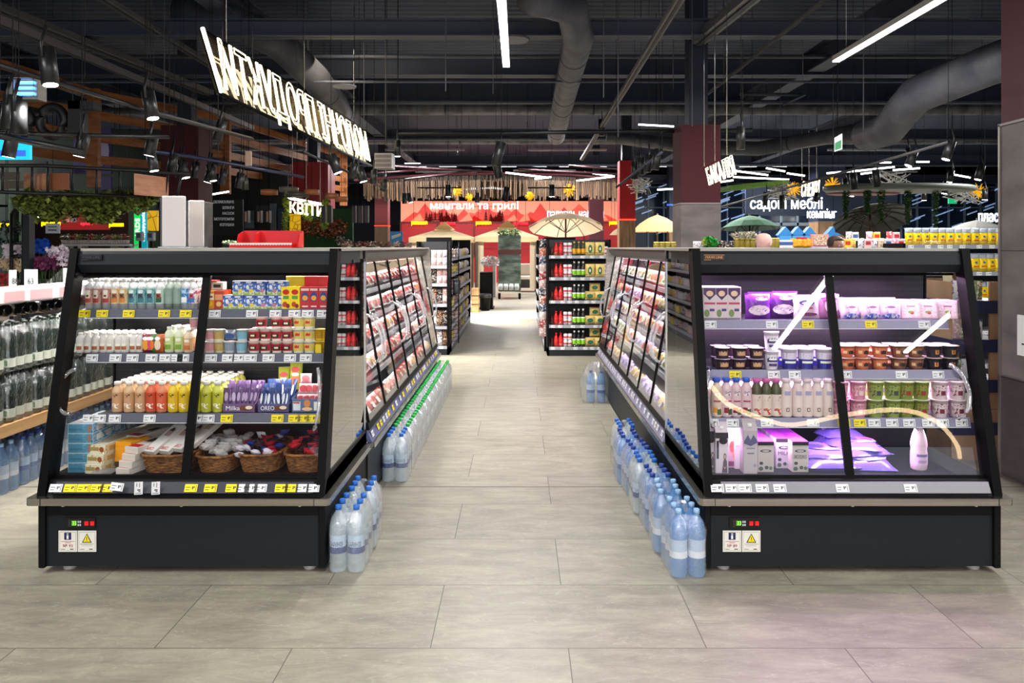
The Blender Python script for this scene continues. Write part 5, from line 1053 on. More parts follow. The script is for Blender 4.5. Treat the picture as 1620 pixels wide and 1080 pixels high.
# ---------------------------------------------------------------- black bottle display at the far left
bk = film('green_black_pet', (.12,.16,.14), .12, .88, (.012,.016,.014), rough=.06)
def black_bottle():
    h, r = .345, .048; b = MB(); b.lathe([(r*.8,0),(r,h*.04),(r,h*.34),(r*.82,h*.42),(r,h*.55),(r*.9,h*.72),(r*.4,h*.9),(r*.36,h*.93)], bk, 12)
    l = MB(); l.lathe([(r*1.01,h*.10),(r*1.01,h*.28)], C('#e6e6d6', .4), 12, cap=False); l.patch(r*1.02, -30, 30, h*.13, h*.24, C('#3f6b44')); l.patch(r*.9, -28, 28, h*.45, h*.62, C('#101312'), 4, .006)
    return b, l, MB().lathe([(r*.38,h*.92),(r*.38,h*.99)], C('#16211b', .3), 10)
pK = pack_proto(.345, .048, 2, 3, black_bottle(), (.6,.8,.7), name='mineral_water_pack')
t = thing('display_stand', 'wooden-shelved drinks display stand at left edge', 'display stand', (-4.0, 6.2, 0))
OAK = noisy('light_oak_board', '#a97f52', '#c9a070', 2.5, .5, 6, stretch=(1,.2,6))
obj('shelf', MB().box(-4.75, -3.52, 4.2, 7.6, .44, .475, OAK).box(-3.525, -3.505, 4.2, 7.6, .40, .48, OAK), t)
for y in (4.25, 5.9, 7.55): obj('support', MB().box(-4.7, -4.0, y-.02, y+.02, 0, .44, CASED), t)
for tier in range(2):
    n = 0; y = 4.45
    while y < 7.5:
        place(pK, (-3.63, y, .477+tier*.35), 'dark mineral water pack, %s from the camera, %s tier of the left stand' % (nth(n), ('lower','upper')[tier]), 'dark mineral water packs', rz=random.uniform(-.04,.04)); y += .315; n += 1
n = 0
lay = pack_proto(.345, .048, 3, 1, black_bottle(), (.75,.85,.8), name='mineral_water_pack')
y = 4.6
while y < 7.4:
    o = place(lay, (-3.50, y, 1.228), 'dark mineral water pack lying on its side, %s from the camera on the left stand' % nth(n), 'lying dark water packs', rz=pi/2); o.rotation_euler = (pi/2, 0, -pi/2); o.location.x = -3.78; y += .305; n += 1
wp = [proto('paper_pack', 'paper pack', [('pack', MB().box(-.14,.14,-.15,.15,0,.11,C(c,.35),.012)), ('printed_face', MB().quad((.1425,-.12,.02),(.1425,.12,.02),(.1425,.12,.09),(.1425,-.12,.09), C(c2)))]) for c, c2 in (('#dcd8dc','#b8aeb8'),('#e8dcdc','#d8a8ac'))]
y = 4.5; n = 0
while y < 7.4:
    place(wp[1 if 2 < n < 6 else 0], (-3.8, y, 1.285), 'white paper pack on top of the left stand, %s from camera' % nth(n) if not 2 < n < 6 else 'pink paper pack on top of the left stand, %s from camera' % nth(n), 'paper packs on the left stand', rz=random.uniform(-.1,.1)); y += .33; n += 1
# blue packs on the floor in front
n = 0; y = 4.6
while y < 7.2:
    for r_ in range(2):
        place((pB if (n+r_) % 2 else pB2), (-3.62-.22*r_, y, 0), 'blue water six-pack on the floor of the left stand, %s from camera, %s file' % (nth(n), ('outer','inner')[r_]), 'blue water packs under the left stand', rz=random.uniform(-.05,.05))
    y += PL+.015; n += 1
# price cards above
for i, (x, y0, y1, w_, wd) in enumerate([(20,427,458,12,'88'),(49,426,458,21,'63'),(106,424,458,12,'5')]):
    Y = 6.6; p0 = P(x-w_/2, y1, Y); p1 = P(x+w_/2, y0, Y)
    t2 = one('price_card', MB().box(p0[0], p1[0], Y, Y+.003, p0[2]-.02, p1[2], WHITE), 'white price card above the left stand, '+('leftmost, cut by the frame','with a large sixty-three','small one beside the fridge')[i], 'price card')
    text('lettering', wd, .06, INK, (p0[0]+.03, Y-.002, p0[2]+.05), parent=t2, width=.05, height=.05)
place(wp[0], (-4.3, 6.4, .48), 'white paper pack at the back of the left stand shelf')
# two tall white card holders, red crate and greens on the left island
TZ = 1.691
for i, (x0, x1, y0) in enumerate(((256,293,310),(298,322,317))):
    Y = 5.9+.25*i; t = thing('card_holder', ('taller' if i == 0 else 'shorter')+' blank white card holder standing on the left island', 'card holder', (px2x((x0+x1)/2,Y), Y, TZ))
    a, e_ = px2x(x0,Y), px2x(x1,Y); zt = CAMZ-(y0-CY)*Y/FPX
    obj('board', MB().box(a, e_, Y, Y+.012, TZ+.01, zt, mat('#f6ece8', .5), .003), t); obj('acrylic_sleeve', MB().box(a-.012, e_+.012, Y-.006, Y-.003, TZ, zt-.01, film('holder_sleeve', (.98,.98,.98), .03)), t)
    obj('base', MB().box(a-.012, e_+.012, Y-.04, Y+.06, TZ, TZ+.008, ACRY), t)
Y = 5.6; t = thing('red_display_box', 'shiny red open display box on the left island', 'box', (px2x(423,Y), Y, TZ)); a, e_ = px2x(374,Y), px2x(472,Y)
RM = mat('#d80f0f', .25, name='glossy_red', coat=.4)
b = MB(); pts = [(a,Y+.14,TZ),(e_,Y+.14,TZ)]
b.hull([(a,Y+.13,TZ),(e_,Y+.13,TZ),(e_,Y+.13,TZ+.115),(e_-.012,Y+.13,TZ+.13),(a+.012,Y+.13,TZ+.13),(a,Y+.13,TZ+.115)], [(a,Y+.14,TZ),(e_,Y+.14,TZ),(e_,Y+.14,TZ+.115),(e_-.012,Y+.14,TZ+.13),(a+.012,Y+.14,TZ+.13),(a,Y+.14,TZ+.115)], RM); obj('back', b, t)
for x in (a, a+.125, e_-.008): obj('divider', MB().hull([(x,Y,TZ),(x,Y+.13,TZ),(x,Y+.13,TZ+.125),(x,Y+.03,TZ+.10),(x,Y,TZ+.03)], [(x+.008,Y,TZ),(x+.008,Y+.13,TZ),(x+.008,Y+.13,TZ+.125),(x+.008,Y+.03,TZ+.10),(x+.008,Y,TZ+.03)], RM), t)
obj('floor_tray', MB().box(a, e_, Y, Y+.13, TZ, TZ+.004, RM), t)
b = MB(); x0, x1 = px2x(363,Y-.03), px2x(462,Y-.03); b.box(x0, x1, Y-.035, Y-.03, TZ, TZ+.035, RM)
for k in range(22): 
    u = x0+(x1-x0)*(k+.5)/22; b.disc(u, TZ+.028, (x1-x0)/44, .008, Y-.0355, mat('#f2e4e0', .4), 8)
b.box(x0, x1, Y-.037, Y-.035, TZ+.027, TZ+.037, mat('#f2e4e0', .4)); obj('scalloped_strip', b, t)
def sprig(b, c, R, n, m, rl=(.01,.03), up=.3, rnd=None):
    rnd = rnd or random
    for _ in range(n):
        a, z = rnd.uniform(0,2*pi), rnd.uniform(-1,1); rr = R*rnd.uniform(.3,1)**.5
        p = Vector(c)+Vector((cos(a)*rr*(1-z*z)**.5, sin(a)*rr*(1-z*z)**.5, z*rr*up)); s_ = rnd.uniform(*rl)
        d = Vector((rnd.uniform(-1,1), rnd.uniform(-1,1), rnd.uniform(-1,1))).normalized(); e = d.cross(Vector((0,0,1))).normalized()*s_*.45
        b.add([tuple(p-d*s_*.5), tuple(p+e), tuple(p+d*s_*.5), tuple(p-e)], [(0,1,2,3)], m)
Y = 6.4; t = thing('produce_tray', 'small dark tray of white-green vegetables left of the red box', 'tray', (px2x(360,Y), Y, TZ))
obj('tray', MB().box(px2x(352,Y), px2x(372,Y), Y, Y+.1, TZ, TZ+.03, CASED), t); b = MB(); sprig(b, (px2x(360,Y), Y+.05, TZ+.045), .06, 160, C('#a9c48a')); sprig(b, (px2x(360,Y), Y+.05, TZ+.04), .055, 100, C('#e8e8dc')); o = obj('vegetables', b, t)
# ---------------------------------------------------------------- gondolas
def simple_bottle(name, h, r, body, cap, lab=None, neck=.4):
    b = MB(); b.lathe([(r*.9,0),(r,h*.05),(r,h*.55),(r*.8,h*.68),(r*neck,h*.8),(r*neck,h*.9)], body, 9)
    p = [('body', b), ('cap', MB().lathe([(r*neck*1.1,h*.89),(r*neck*1.1,h)], cap, 8))]
    if lab: p.append(('label', MB().lathe([(r*1.02,h*.15),(r*1.02,h*.42,lab[1]),(r*1.02,h*.5,lab[1])], lab[0], 9, cap=False)))
    return proto(name, 'bottle', p)
ket = simple_bottle('ketchup_bottle', .21, .035, C('#d01c22', .3), C('#c01218'), (C('#c8242a'),C('#e84a40')), .45)
soy = simple_bottle('sauce_bottle', .13, .025, C('#3a1210', .3), C('#8a1a14'))
dkb = simple_bottle('syrup_bottle', .26, .036, C('#15181a', .25), C('#f0f0ee'), (C('#8acb28'),C('#f2f2ec')), .4)
oil = simple_bottle('oil_bottle', .23, .034, C('#3a3a1c', .25), C('#d8b02a'), (C('#e8a81c'),C('#e8a81c')))
cany = lambda c, c2: proto('drink_can', 'can', [('body', MB().lathe([(.028,0),(.033,.008),(.033,.088),(.028,.10)], C(c,.3), 10)), ('label', MB().lathe([(.0334,.035),(.0334,.06)], C(c2,.3), 10, cap=False))])
cpk = cany('#e6e2e4', '#c83a50')
gly = bag('pasta_pack', .15, .21, .06, C('#e8cc78', .3), [(0,.5,.22,.3,C('#2c6a48')),(0,.5,.1,.12,C('#e8d8a8'))], seed=31, cat='pasta pack')
gfl = bag('pasta_pack', .17, .14, .07, C('#d8bc74', .3), [(0,.5,.28,.22,C('#2c6a48'))], seed=32, cat='pasta pack')
sml = carton('small_box', .055, .05, .07, C('#e4dede'), [('r',-.4,.4,.3,.6,C('#c83040'))], cat='small box')
def gondola(name, label, x0, x1, y0, d, zs, ztop, face=-1, side=True, rail=C('#9a9ca6'), board=C('#3a3c44'), cat='shelving', backz=True):
    """shelving whose shelves run along X; face -1 looks at the camera"""
    t = thing(name, label, cat, ((x0+x1)/2, y0+d/2, 0)); 
    obj('base', MB().box(x0, x1, y0, y0+d, 0, zs[0]-.02, CASE), t)
    if backz: obj('back_panel', MB().box(x0, x1, y0+d-.02, y0+d, zs[0], ztop, C('#1a1b1f')), t)
    for x in (x0, x1-.03): obj('upright', MB().box(x, x+.03, y0, y0+d, 0, ztop, BLACK), t)
    for z in zs:
        s_ = obj('shelf', MB().box(x0+.03, x1-.03, y0, y0+d-.02, z-.02, z, board), t)
        obj('price_rail', MB().box(x0+.03, x1-.03, y0-.008, y0, z-.045, z+.003, rail), s_)
        x = x0+.09
        while x < x1-.1: tag(s_, x, y0-.009, z-.021, 'w', tilt=0); x += random.choice([.11,.2,.15])
        obj('wire_guard', MB().tube([(x0+.03,y0,z+.045),(x1-.03,y0,z+.045)], .0025, CHROME, 4).tube([(x0+.03,y0,z+.025),(x1-.03,y0,z+.025)], .0025, CHROME, 4), s_)
    return t
GZ = [.14, .48, .86, 1.22, 1.56]; GY = 11.8
gondola('shelving_unit', 'black shelving end by the aisle with ketchup and pasta, behind the right island', .43, 1.42, GY, .5, GZ, 1.81)
gn = ['bottom','second','middle','fourth','top']
for i, z in enumerate(GZ):
    fx = lambda p: px2x(p, GY)
    def put(pr, px, d, s=1.0, y=0, z2=0): place(pr, (fx(px), GY+.06+y, z+.001+z2), d+', '+gn[i]+' shelf of the aisle end shelving', None, s=s, rz=random.uniform(-.1,.1))
    for k, px in enumerate((868,873.5)): put(soy, px, ('dark sauce bottle, left one','dark sauce bottle, right one')[k])
    for k, px in enumerate((880,887.5)): put(ket, px, ('red ketchup bottle, left one','red ketchup bottle, right one')[k])
    for k, px in enumerate((880,887.5)): put(ket, px, ('rear red ketchup bottle, left one','rear red ketchup bottle, right one')[k], y=.12)
    for k, px in enumerate((895,902)):
        for u in range(2): put(cpk, px, 'white-red can, %s column, %s' % (('left','right')[k], ('below','stacked')[u]), z2=.101*u)
    for k, px in enumerate((909,916,923)): put(dkb if i < 4 else oil, px, ('dark bottle with green label, ' if i < 4 else 'oil bottle with amber label, ')+('left','middle','right')[k]+' one', .95)
    for k, px in enumerate((934,950)): put(gly if i > 2 else gfl, px, 'pasta pack with green emblem, '+('left','right')[k], y=.02)
    if i < 3: put(gfl, 942, 'pasta pack with green emblem, lying upper one', z2=.13 if i else .15, y=.05)
    for u in range(3 if i < 4 else 2): put(sml, 959.5, 'small white-red box, %s from bottom' % nth(u), z2=.071*u)
# ---- side-of-gondola goods: generic small packs
PK = [proto1('pouch', 'pouch', pillow(MB(), .09, .13, .045, printed(c, c2, c3, 40, vary=True), seed=i, nx=4, nz=4)) for i, (c, c2, c3) in enumerate([('#c8a0a0','#f0e4e0','#a83a44'),('#e0d0b8','#8a5a3a','#f8f0e4'),('#b83040','#f0d8d0','#e8c040'),('#d8c060','#b83020','#f8f0d0'),('#e8e4e4','#3a5a9a','#c83a3a'),('#5a3a30','#d8b890','#c83020'),('#3a4a80','#e8ecf4','#d8a030'),('#c87898','#f8e8ec','#7a2a50'),('#7a8a50','#f0f0d8','#c84a2a'),('#20242c','#c8a890','#e8e4e0')])]
PN = ['dusty pink pouch','cream pouch','red pouch','yellow pouch','white pouch','brown pouch','blue pouch','pink pouch','olive pouch','black pouch']
BXS = [proto('packet', 'packet', [('box', MB().box(-.045,.045,-.03,.03,0,.12,C(c,.4),.003)), ('printed_face', MB().rect(-.035,.035,.04,.09,-.031,C(c2)))]) for c, c2 in (('#c0a890','#f0ece0'),('#3a6a50','#e8d870'),('#e8c8c8','#a82a38'),('#e8d048','#b83018'),('#dcdce2','#3a5a98'))]
BN = ['tan packet','green packet','pink packet','yellow packet','white packet']
def fill_side(sg, xf, y0, y1, zs, where, group, step=.12, seed=1, pal=None):
    R = random.Random(seed)
    for si, z in enumerate(zs):
        y = y0; i = 0; k = R.randrange(15); run = 1
        while y < y1:
            pr, d = (PK[k], PN[k]) if k < 10 else (BXS[k-10], BN[k-10])
            place(pr, (xf, y, z+.002), '%s, %s from the near end, shelf %s, %s' % (d, nth(i), ('one','two','three','four','five','six')[si], where), group, rz=-sg*pi/2+R.uniform(-.1,.1), s=R.uniform(.95,1.25))
            y += step; i += 1; run -= 1
            if run < 0: k = R.choice(pal) if pal else R.randrange(15); run = R.randrange(0, 3)
def gondola_side(label, sg, xf, xb, y0, y1, zs, ztop):
    """shelves run along Y, front at xf looking towards sg"""
    t = thing('shelving_unit', label, 'shelving', ((xf+xb)/2, (y0+y1)/2, 0)); a, e_ = min(xf,xb), max(xf,xb)
    obj('base', MB().box(a, e_, y0, y1, 0, zs[0]-.02, C('#55565c')), t)
    obj('back_panel', MB().box(xb-.015, xb+.015, y0, y1, 0, ztop, C('#1a1b1f')), t)
    for y in (y0, y1): obj('upright', MB().box(a, e_, y-.02, y, 0, ztop, BLACK), t)
    for z in zs:
        s_ = obj('shelf', MB().box(a, e_, y0, y1, z-.02, z, C('#6a6c74')), t)
        obj('price_rail', MB().box(xf-.006*1, xf+.006, y0, y1, z-.05, z+.004, C('#b9bac6')), s_)
    return t
LZ = [.14, .42, .70, .98, 1.26, 1.52]
gondola_side('long grocery shelving left of the central aisle', 1, -1.10, -1.5, 12.3, 17, LZ, 1.85)
fill_side(1, -1.16, 12.4, 16.9, LZ, 'left aisle shelving', 'packs on the left aisle shelving', .155, 3, [0,1,3,4,4,1,7,10,12,13,14])
gondola_side('long shelving right of the central aisle, side seen edge-on', -1, .40, .9, 12.35, 18, LZ, 1.85)
fill_side(-1, .44, 12.45, 14.6, LZ, 'right aisle shelving', 'packs on the right aisle shelving', .15, 5)
# hanging packs on a wire strip at the near corner of the right shelving
t = thing('clip_strip', 'wire strip hung with bagged snacks on the corner of the right aisle shelving', 'clip strip', (.37, 11.9, 0)); obj('wire', MB().tube([(.37,11.9,.25),(.37,11.9,1.85)], .006, BLACK, 5), t)
for k in range(12):
    c = ['#a88a88','#8a3038','#b8a8a4','#3a4560','#a85a48','#20242c'][k % 6]; q = MB(); pillow(q, .11, .14, .04, printed(c,'#e8dcd8','#2a2428',30), seed=k, nx=4, nz=4)
    q.v = [(x+.36, y+11.86, z+.3+k*.125) for x, y, z in q.v]; one('snack_bag', q, 'hanging snack bag, %s from the bottom of the wire strip, right aisle shelving' % nth(k), 'bag', 'bags on the wire strip')
# end cap of the left shelving, facing the viewer
gondola('shelving_unit', 'black shelving end with packed goods beyond the left island', -1.62, -1.11, 11.9, .35, [.14,.45,.8,1.12,1.4], 1.78)
for i, z in enumerate([.14,.45,.8,1.12,1.4]):
    for k, px in enumerate((688, 697, 706)): 
        q = [0,4,5,9,0][(i+k) % 5]
        for u in range(2): place(PK[q], (px2x(px,11.95)-.02, 11.98, z+.002+.12*u), '%s, %s from left, %s, %s shelf beyond the left island' % (PN[q], nth(k), ('lower','upper')[u], gn[i]), s=.95)
t = thing('wire_grid', 'black wire grid hanging on the corner of the left aisle shelving', 'wire grid', (-1.09, 12.1, 0)); b = MB()
for k in range(26): b.tube([(-1.1,11.88,.2+k*.06),(-.98,12.2,.2+k*.06)], .004, BLACK, 4)
b.tube([(-1.1,11.88,.15),(-1.1,11.88,1.78)], .008, BLACK, 5); b.tube([(-.98,12.2,.15),(-.98,12.2,1.78)], .008, BLACK, 5); obj('grid', b, t)
q = MB(); pillow(q, .12, .22, .1, C('#22262e'), seed=4); q.v = [(x-1.0,y+12.05,z+.95) for x,y,z in q.v]; one('hanging_bag', q, 'dark bag hanging on the wire grid of the left aisle shelving', 'bag')
# ---- beyond: black cabinet, bin, cotton stems, wrapped trolley, pavilion
Y = 20.6
t = thing('black_counter', 'black counter cabinet at the end of the left aisle shelving', 'counter', (px2x(770,Y), Y, 0))
obj('body', MB().box(px2x(759,Y), px2x(779,Y), Y, Y+.7, .04, 1.0, BLACK), t); obj('plinth', MB().box(px2x(758,Y), px2x(781,Y), Y-.03, Y+.7, 0, .04, CASED), t); obj('drawer_front', MB().box(px2x(761,Y), px2x(777,Y), Y-.01, Y, .1, .95, CASED), t)
t = thing('waste_bin', 'dark lined waste bin in front of the black counter', 'bin', (px2x(767,20), 20, 0))
obj('bin', MB().lathe([(.12,0),(.15,.4),(.16,.42)], CASED, 12, (px2x(767,20), 20.2, 0)), t); obj('liner', MB().lathe([(.165,.34),(.17,.38),(.165,.44),(.14,.45)], C('#26282e', .3), 12, (px2x(767,20), 20.2, 0)), t)
one('wooden_crate', MB().box(px2x(746,19.6), px2x(757,19.6), 19.6, 20, 0, .62, OAK).box(px2x(746,19.6)-.005, px2x(757,19.6)+.005, 19.595, 20, .2, .22, C('#3a2a1c')).box(px2x(746,19.6)-.005, px2x(757,19.6)+.005, 19.595, 20, .42, .44, C('#3a2a1c')), 'stack of wooden crates beside the black counter', 'crate')
b = MB(); sprig(b, (px2x(775,21), 21, 1.28), .28, 380, C('#e6e4e2'), (.04,.09), .6); one('cotton_stems', b, 'bunch of white cotton stems on the black counter', 'flowers')
one('white_panel_stand', MB().box(px2x(779,21), px2x(784,21), 21, 21.6, .3, 1.2, C('#e8e4e0')), 'narrow white stand beside the black counter', 'stand')
Y = 24.5; t = thing('wrapped_trolley', 'tall trolley wrapped in dark green film under the pavilion', 'trolley', (px2x(806,Y), Y, 0))
WG = noisy('wrapped_green', '#2c3a30', '#6a7a6c', 3, .25, 8, stretch=(1,1,3), bump=.6)
obj('wrapped_load', MB().box(px2x(788,Y), px2x(824,Y), Y, Y+.8, .25, 2.08, WG, .03), t); obj('printed_band', MB().box(px2x(788,Y)-.005, px2x(824,Y)+.005, Y-.01, Y, 1.45, 1.6, C('#5a2a24')), t)
for k in range(4): obj('jar', MB().lathe([(.07,.3),(.08,.42),(.06,.5)], C('#c8ccc8'), 8, (px2x(792+k*8.5,Y), Y-.03, 0)), t)
for x in (px2x(790,Y), px2x(822,Y)): obj('wheel', MB().box(x-.04, x+.04, Y, Y+.1, .0, .2, BLACK, .02), t)
b = MB(); sprig(b, (px2x(806,Y), Y, 2.15), .38, 300, C('#3f5c2a'), (.05,.1), .3); one('greenery', b, 'green garland on top of the wrapped trolley', 'plant')
FAB = fabric('beige_fabric', '#ecd2a6')
def pavilion(cx, Y, hw, ze, zp, label, vent=True):
    t = thing('garden_pavilion', label, 'pavilion', (cx, Y, 0)); b = MB()
    E_ = [(cx-hw,Y-hw,ze),(cx+hw,Y-hw,ze),(cx+hw,Y+hw,ze),(cx-hw,Y+hw,ze)]; k = .22; I = [(cx-hw*k,Y-hw*k,zp-.18),(cx+hw*k,Y-hw*k,zp-.18),(cx+hw*k,Y+hw*k,zp-.18),(cx-hw*k,Y+hw*k,zp-.18)]
    b.add(E_+I, [(i,(i+1)%4,4+(i+1)%4,4+i) for i in range(4)]+[(4,5,6,7)], FAB); b.add([(x,y,z-.18) for x,y,z in E_]+E_, [(i,(i+1)%4,4+(i+1)%4,4+i) for i in range(4)], FAB); obj('roof', b, t)
    if vent: J = [(x+(x-cx)*.45, y+(y-Y)*.45, z+.0) for x,y,z in I]; obj('top_vent', MB().add(J+[(cx,Y,zp+.12)], [(i,(i+1)%4,4) for i in range(4)], FAB), t)
    for x in (cx-hw+.05, cx+hw-.05):
        for y in (Y-hw+.05, Y+hw-.05): obj('post', MB().box(x-.04, x+.04, y-.04, y+.04, 0, ze, C('#4a3a2c')), t)
    for x in (cx-hw+.15, cx+hw-.15):
        b = MB(); n = 10
        for k in range(n): r_ = .02*(k%2); b.box(x-.14+k*.028, x-.112+k*.028, Y-hw+.1+r_, Y-hw+.13+r_, .2, ze-.1, C('#cdbb9e', .85))
        obj('curtain', b, t)
    return t
pavilion(px2x(703,28), 28, 1.15, 2.02, 2.5, 'beige garden pavilion with pointed roof, left of the aisle')
pavilion(px2x(802,27), 27.5, 1.1, 2.05, 2.55, 'beige garden pavilion with vented roof over the wrapped trolley')
t = thing('garden_sofa', 'cream cushioned garden sofa under the pavilion beyond the aisle', 'sofa', (px2x(838,28.5), 28.5, 0)); x = px2x(836,28.5)
obj('seat', MB().box(x-.5, x+.5, 28.5, 29.2, .15, .45, C('#2c2622')).box(x-.5, x+.5, 28.5, 29.2, .45, .6, C('#d8ccc0'), .03), t); obj('backrest', MB().box(x-.5, x+.5, 29.05, 29.2, .6, 1.05, C('#d8ccc0'), .03), t)
def umbrella(px, yt, hwpx, ye, Y, label, m, m2=None, ribs=8, tilt=0):
    cx = px2x(px, Y); zt = CAMZ-(yt-CY)*Y/FPX; ze = CAMZ-(ye-CY)*Y/FPX; R = hwpx*Y/FPX; t = thing('garden_umbrella', label, 'umbrella', (cx, Y, 0))
    Tm = Matrix.Translation((cx,Y,zt)) @ Matrix.Rotation(radians(-tilt), 4, 'X') @ Matrix.Translation((-cx,-Y,-zt)); b = MB(); b.T = Tm; n = ribs*2; rings = [(0.03,zt),(R*.35,zt-(zt-ze)*.18),(R*.7,zt-(zt-ze)*.52),(R,ze)]
    v = [(cx+r_*cos(2*pi*i/n+.2)*(1 if i % 2 == 0 else .965), Y+r_*sin(2*pi*i/n+.2)*(1 if i % 2 == 0 else .965), z) for r_, z in rings for i in range(n)]
    b.add(v, [(k*n+i, k*n+(i+1)%n, (k+1)*n+(i+1)%n, (k+1)*n+i) for k in range(3) for i in range(n)], m); obj('canopy', b, t)
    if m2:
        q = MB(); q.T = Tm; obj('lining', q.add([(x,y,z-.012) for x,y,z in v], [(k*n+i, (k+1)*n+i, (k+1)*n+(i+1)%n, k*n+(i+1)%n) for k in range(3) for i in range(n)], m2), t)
    b = MB(); b.T = Tm
    for i in range(0, n, 2): b.tube([(cx,Y,zt-.1)]+[(cx+r_*cos(2*pi*i/n+.2), Y+r_*sin(2*pi*i/n+.2), z-.03) for r_, z in rings[1:]], .012, C('#3a2c22'), 4)
    for i in range(0, n, 2): b.tube([(cx,Y,zt-.55),(cx+R*.5*cos(2*pi*i/n+.2), Y+R*.5*sin(2*pi*i/n+.2), zt-(zt-ze)*.35-.03)], .01, C('#3a2c22'), 4)
    obj('ribs', b, t); obj('pole', MB().tube([(cx,Y,0),(cx,Y,zt+.05)], .025, C('#4a3c30'), 8), t); obj('base', MB().lathe([(.28,0),(.28,.06),(.05,.1)], CASED, 14, (cx,Y,0)), t)
umbrella(895, 338, 60, 362, 21, 'large beige garden umbrella seen from below above the aisle shelving', fabric('beige_cloth', '#e6cba6'), tilt=13)
umbrella(1040, 340, 42, 367, 25, 'beige garden umbrella right of the bright red column', fabric('tan_cloth', '#dcae7c'))
umbrella(985, 358, 22, 372, 30, 'small beige umbrella behind the bright red column', C('#9c8262', .8))
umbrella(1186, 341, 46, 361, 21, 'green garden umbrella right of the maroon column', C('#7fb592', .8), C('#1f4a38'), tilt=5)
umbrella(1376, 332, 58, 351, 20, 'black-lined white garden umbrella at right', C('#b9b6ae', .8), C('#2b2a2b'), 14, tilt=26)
umbrella(1546, 348, 50, 370, 21, 'white garden umbrella at the far right', C('#e2e0d6', .8))
# ---------------------------------------------------------------- right side: goods beyond the island
gondola('shelving_unit', 'long low shelving behind the right island, colourful groceries on top', 2.0, 6.2, 10.2, .5, [.2,.6,1.0,1.35], 1.68)
def topx(px): return px2x(px, 10.35)
topn = 0
def tp(pr, px, d, s=1, z=1.683, y=10.35, rz=0): place(pr, (topx(px)*y/10.35, y, z), d, s=s, rz=rz)
obj('top_board', MB().box(2.0, 6.2, 10.18, 10.7, 1.66, 1.682, C('#8a8b8e')), [o for o in COL.objects if o.name.startswith('shelving_unit')][-1])
jarp = proto('preserve_jar', 'jar', [('jar', MB().lathe([(.035,0),(.04,.01),(.04,.085),(.032,.1)], C('#c8962a',.25), 10)), ('lid', MB().lathe([(.036,.1),(.036,.12)], C('#c82a2a',.3), 10))])
dj = proto('preserve_jar', 'jar', [('jar', MB().lathe([(.035,0),(.04,.01),(.04,.085),(.032,.1)], C('#8a7a2a',.25), 10)), ('lid', MB().lathe([(.036,.1),(.036,.12)], C('#d8c86a',.3), 10))])
og = proto1('orange_net', 'net bag', pillow(MB(), .2, .13, .1, noisy('orange_fruit', '#d8781a', '#f0b81c', 30, .5), seed=2))
for k, px in enumerate(range(1042, 1078, 9)): place(dj, (px2x(px,9.3), 9.45, 1.64), 'olive jar, %s from left on the shelf end beyond the right island' % nth(k), 'olive jars beyond the right island')
gondola('shelving_unit', 'short shelving with olive jars just beyond the far end of the right island', 1.66, 2.1, 9.35, .35, [.3,.9,1.3], 1.635)
for k, px in enumerate((1100,1107,1114)): tp(PK[4], px, 'pale carton, %s from left behind the badge of the right fridge' % nth(k), .7)
b = MB(); sprig(b, (topx(1123), 10.35, 1.75), .11, 240, C('#2f9a3a'), (.03,.06), .8); sprig(b, (topx(1116), 10.35, 1.75), .08, 60, C('#e0d83a'), (.03,.05), .8); one('artificial_plant', b, 'bright green and yellow plant on the shelving behind the right fridge badge', 'plant')
for k, px in enumerate(range(1136, 1162, 7)): tp(PK[9], px, 'black pouch, %s from left behind the right fridge' % nth(k), .75)
for k, px in enumerate(range(1166, 1192, 8)): tp(dj, px, 'cream jar, %s from left behind the right fridge' % nth(k), 1.1)
b = MB(); sprig(b, (topx(1178), 10.4, 1.86), .2, 200, C('#d8d0c0'), (.03,.06), .25); one('dried_flowers', b, 'pale dried flowers above the cream jars behind the right fridge', 'flowers')
for k, px in enumerate(range(1222, 1234, 6)): tp(dj, px, 'dark olive jar, %s from left beside the bald shopper' % nth(k), 1.15)
for k, px in enumerate(range(1236, 1252, 7)): tp(BXS[4], px, 'white and blue packet, %s from left behind the right fridge' % nth(k), .9)
for k, px in enumerate((1262,1277)): tp(og, px, 'net of orange fruit, %s one' % ('left','right')[k], 1)
tp(redp, 1268, 'small red box on the orange nets', (2.5,1,.5), z=1.80)
t = thing('pink_tray', 'pink tilted tray of packets beyond the right fridge', 'tray', (topx(1295), 10.3, 1.68)); x = topx(1295)
obj('tray', MB().box(x-.12, x+.12, 10.3, 10.34, 1.70, 1.87, C('#d89a90')), t); obj('goods', MB().box(x-.09, x+.09, 10.28, 10.3, 1.72, 1.85, noisy('mixed_beige_goods', '#a86a4a', '#e8dcc8', 40)), t); obj('foot', MB().box(x-.13, x+.1, 10.25, 10.4, 1.683, 1.70, C('#b8a8c8')), t)
cols = [(1332,PK[7]),(1340,BXS[3]),(1349,PK[3]),(1362,PK[4]),(1372,BXS[2]),(1383,PK[4]),(1394,PK[1]),(1404,BXS[4]),(1414,PK[7]),(1424,BXS[2]),(1434,BXS[4]),(1441,PK[2])]
for k, (px, pr) in enumerate(cols):
    tp(pr, px, 'grocery pack, %s from left in the front line beyond the right fridge' % nth(k), 1.0)
    if k % 3: tp(cols[(k*5) % 12][1], px+3, 'grocery pack, %s from left in the raised rear line beyond the right fridge' % nth(k), 1.0, z=1.78, y=10.55)
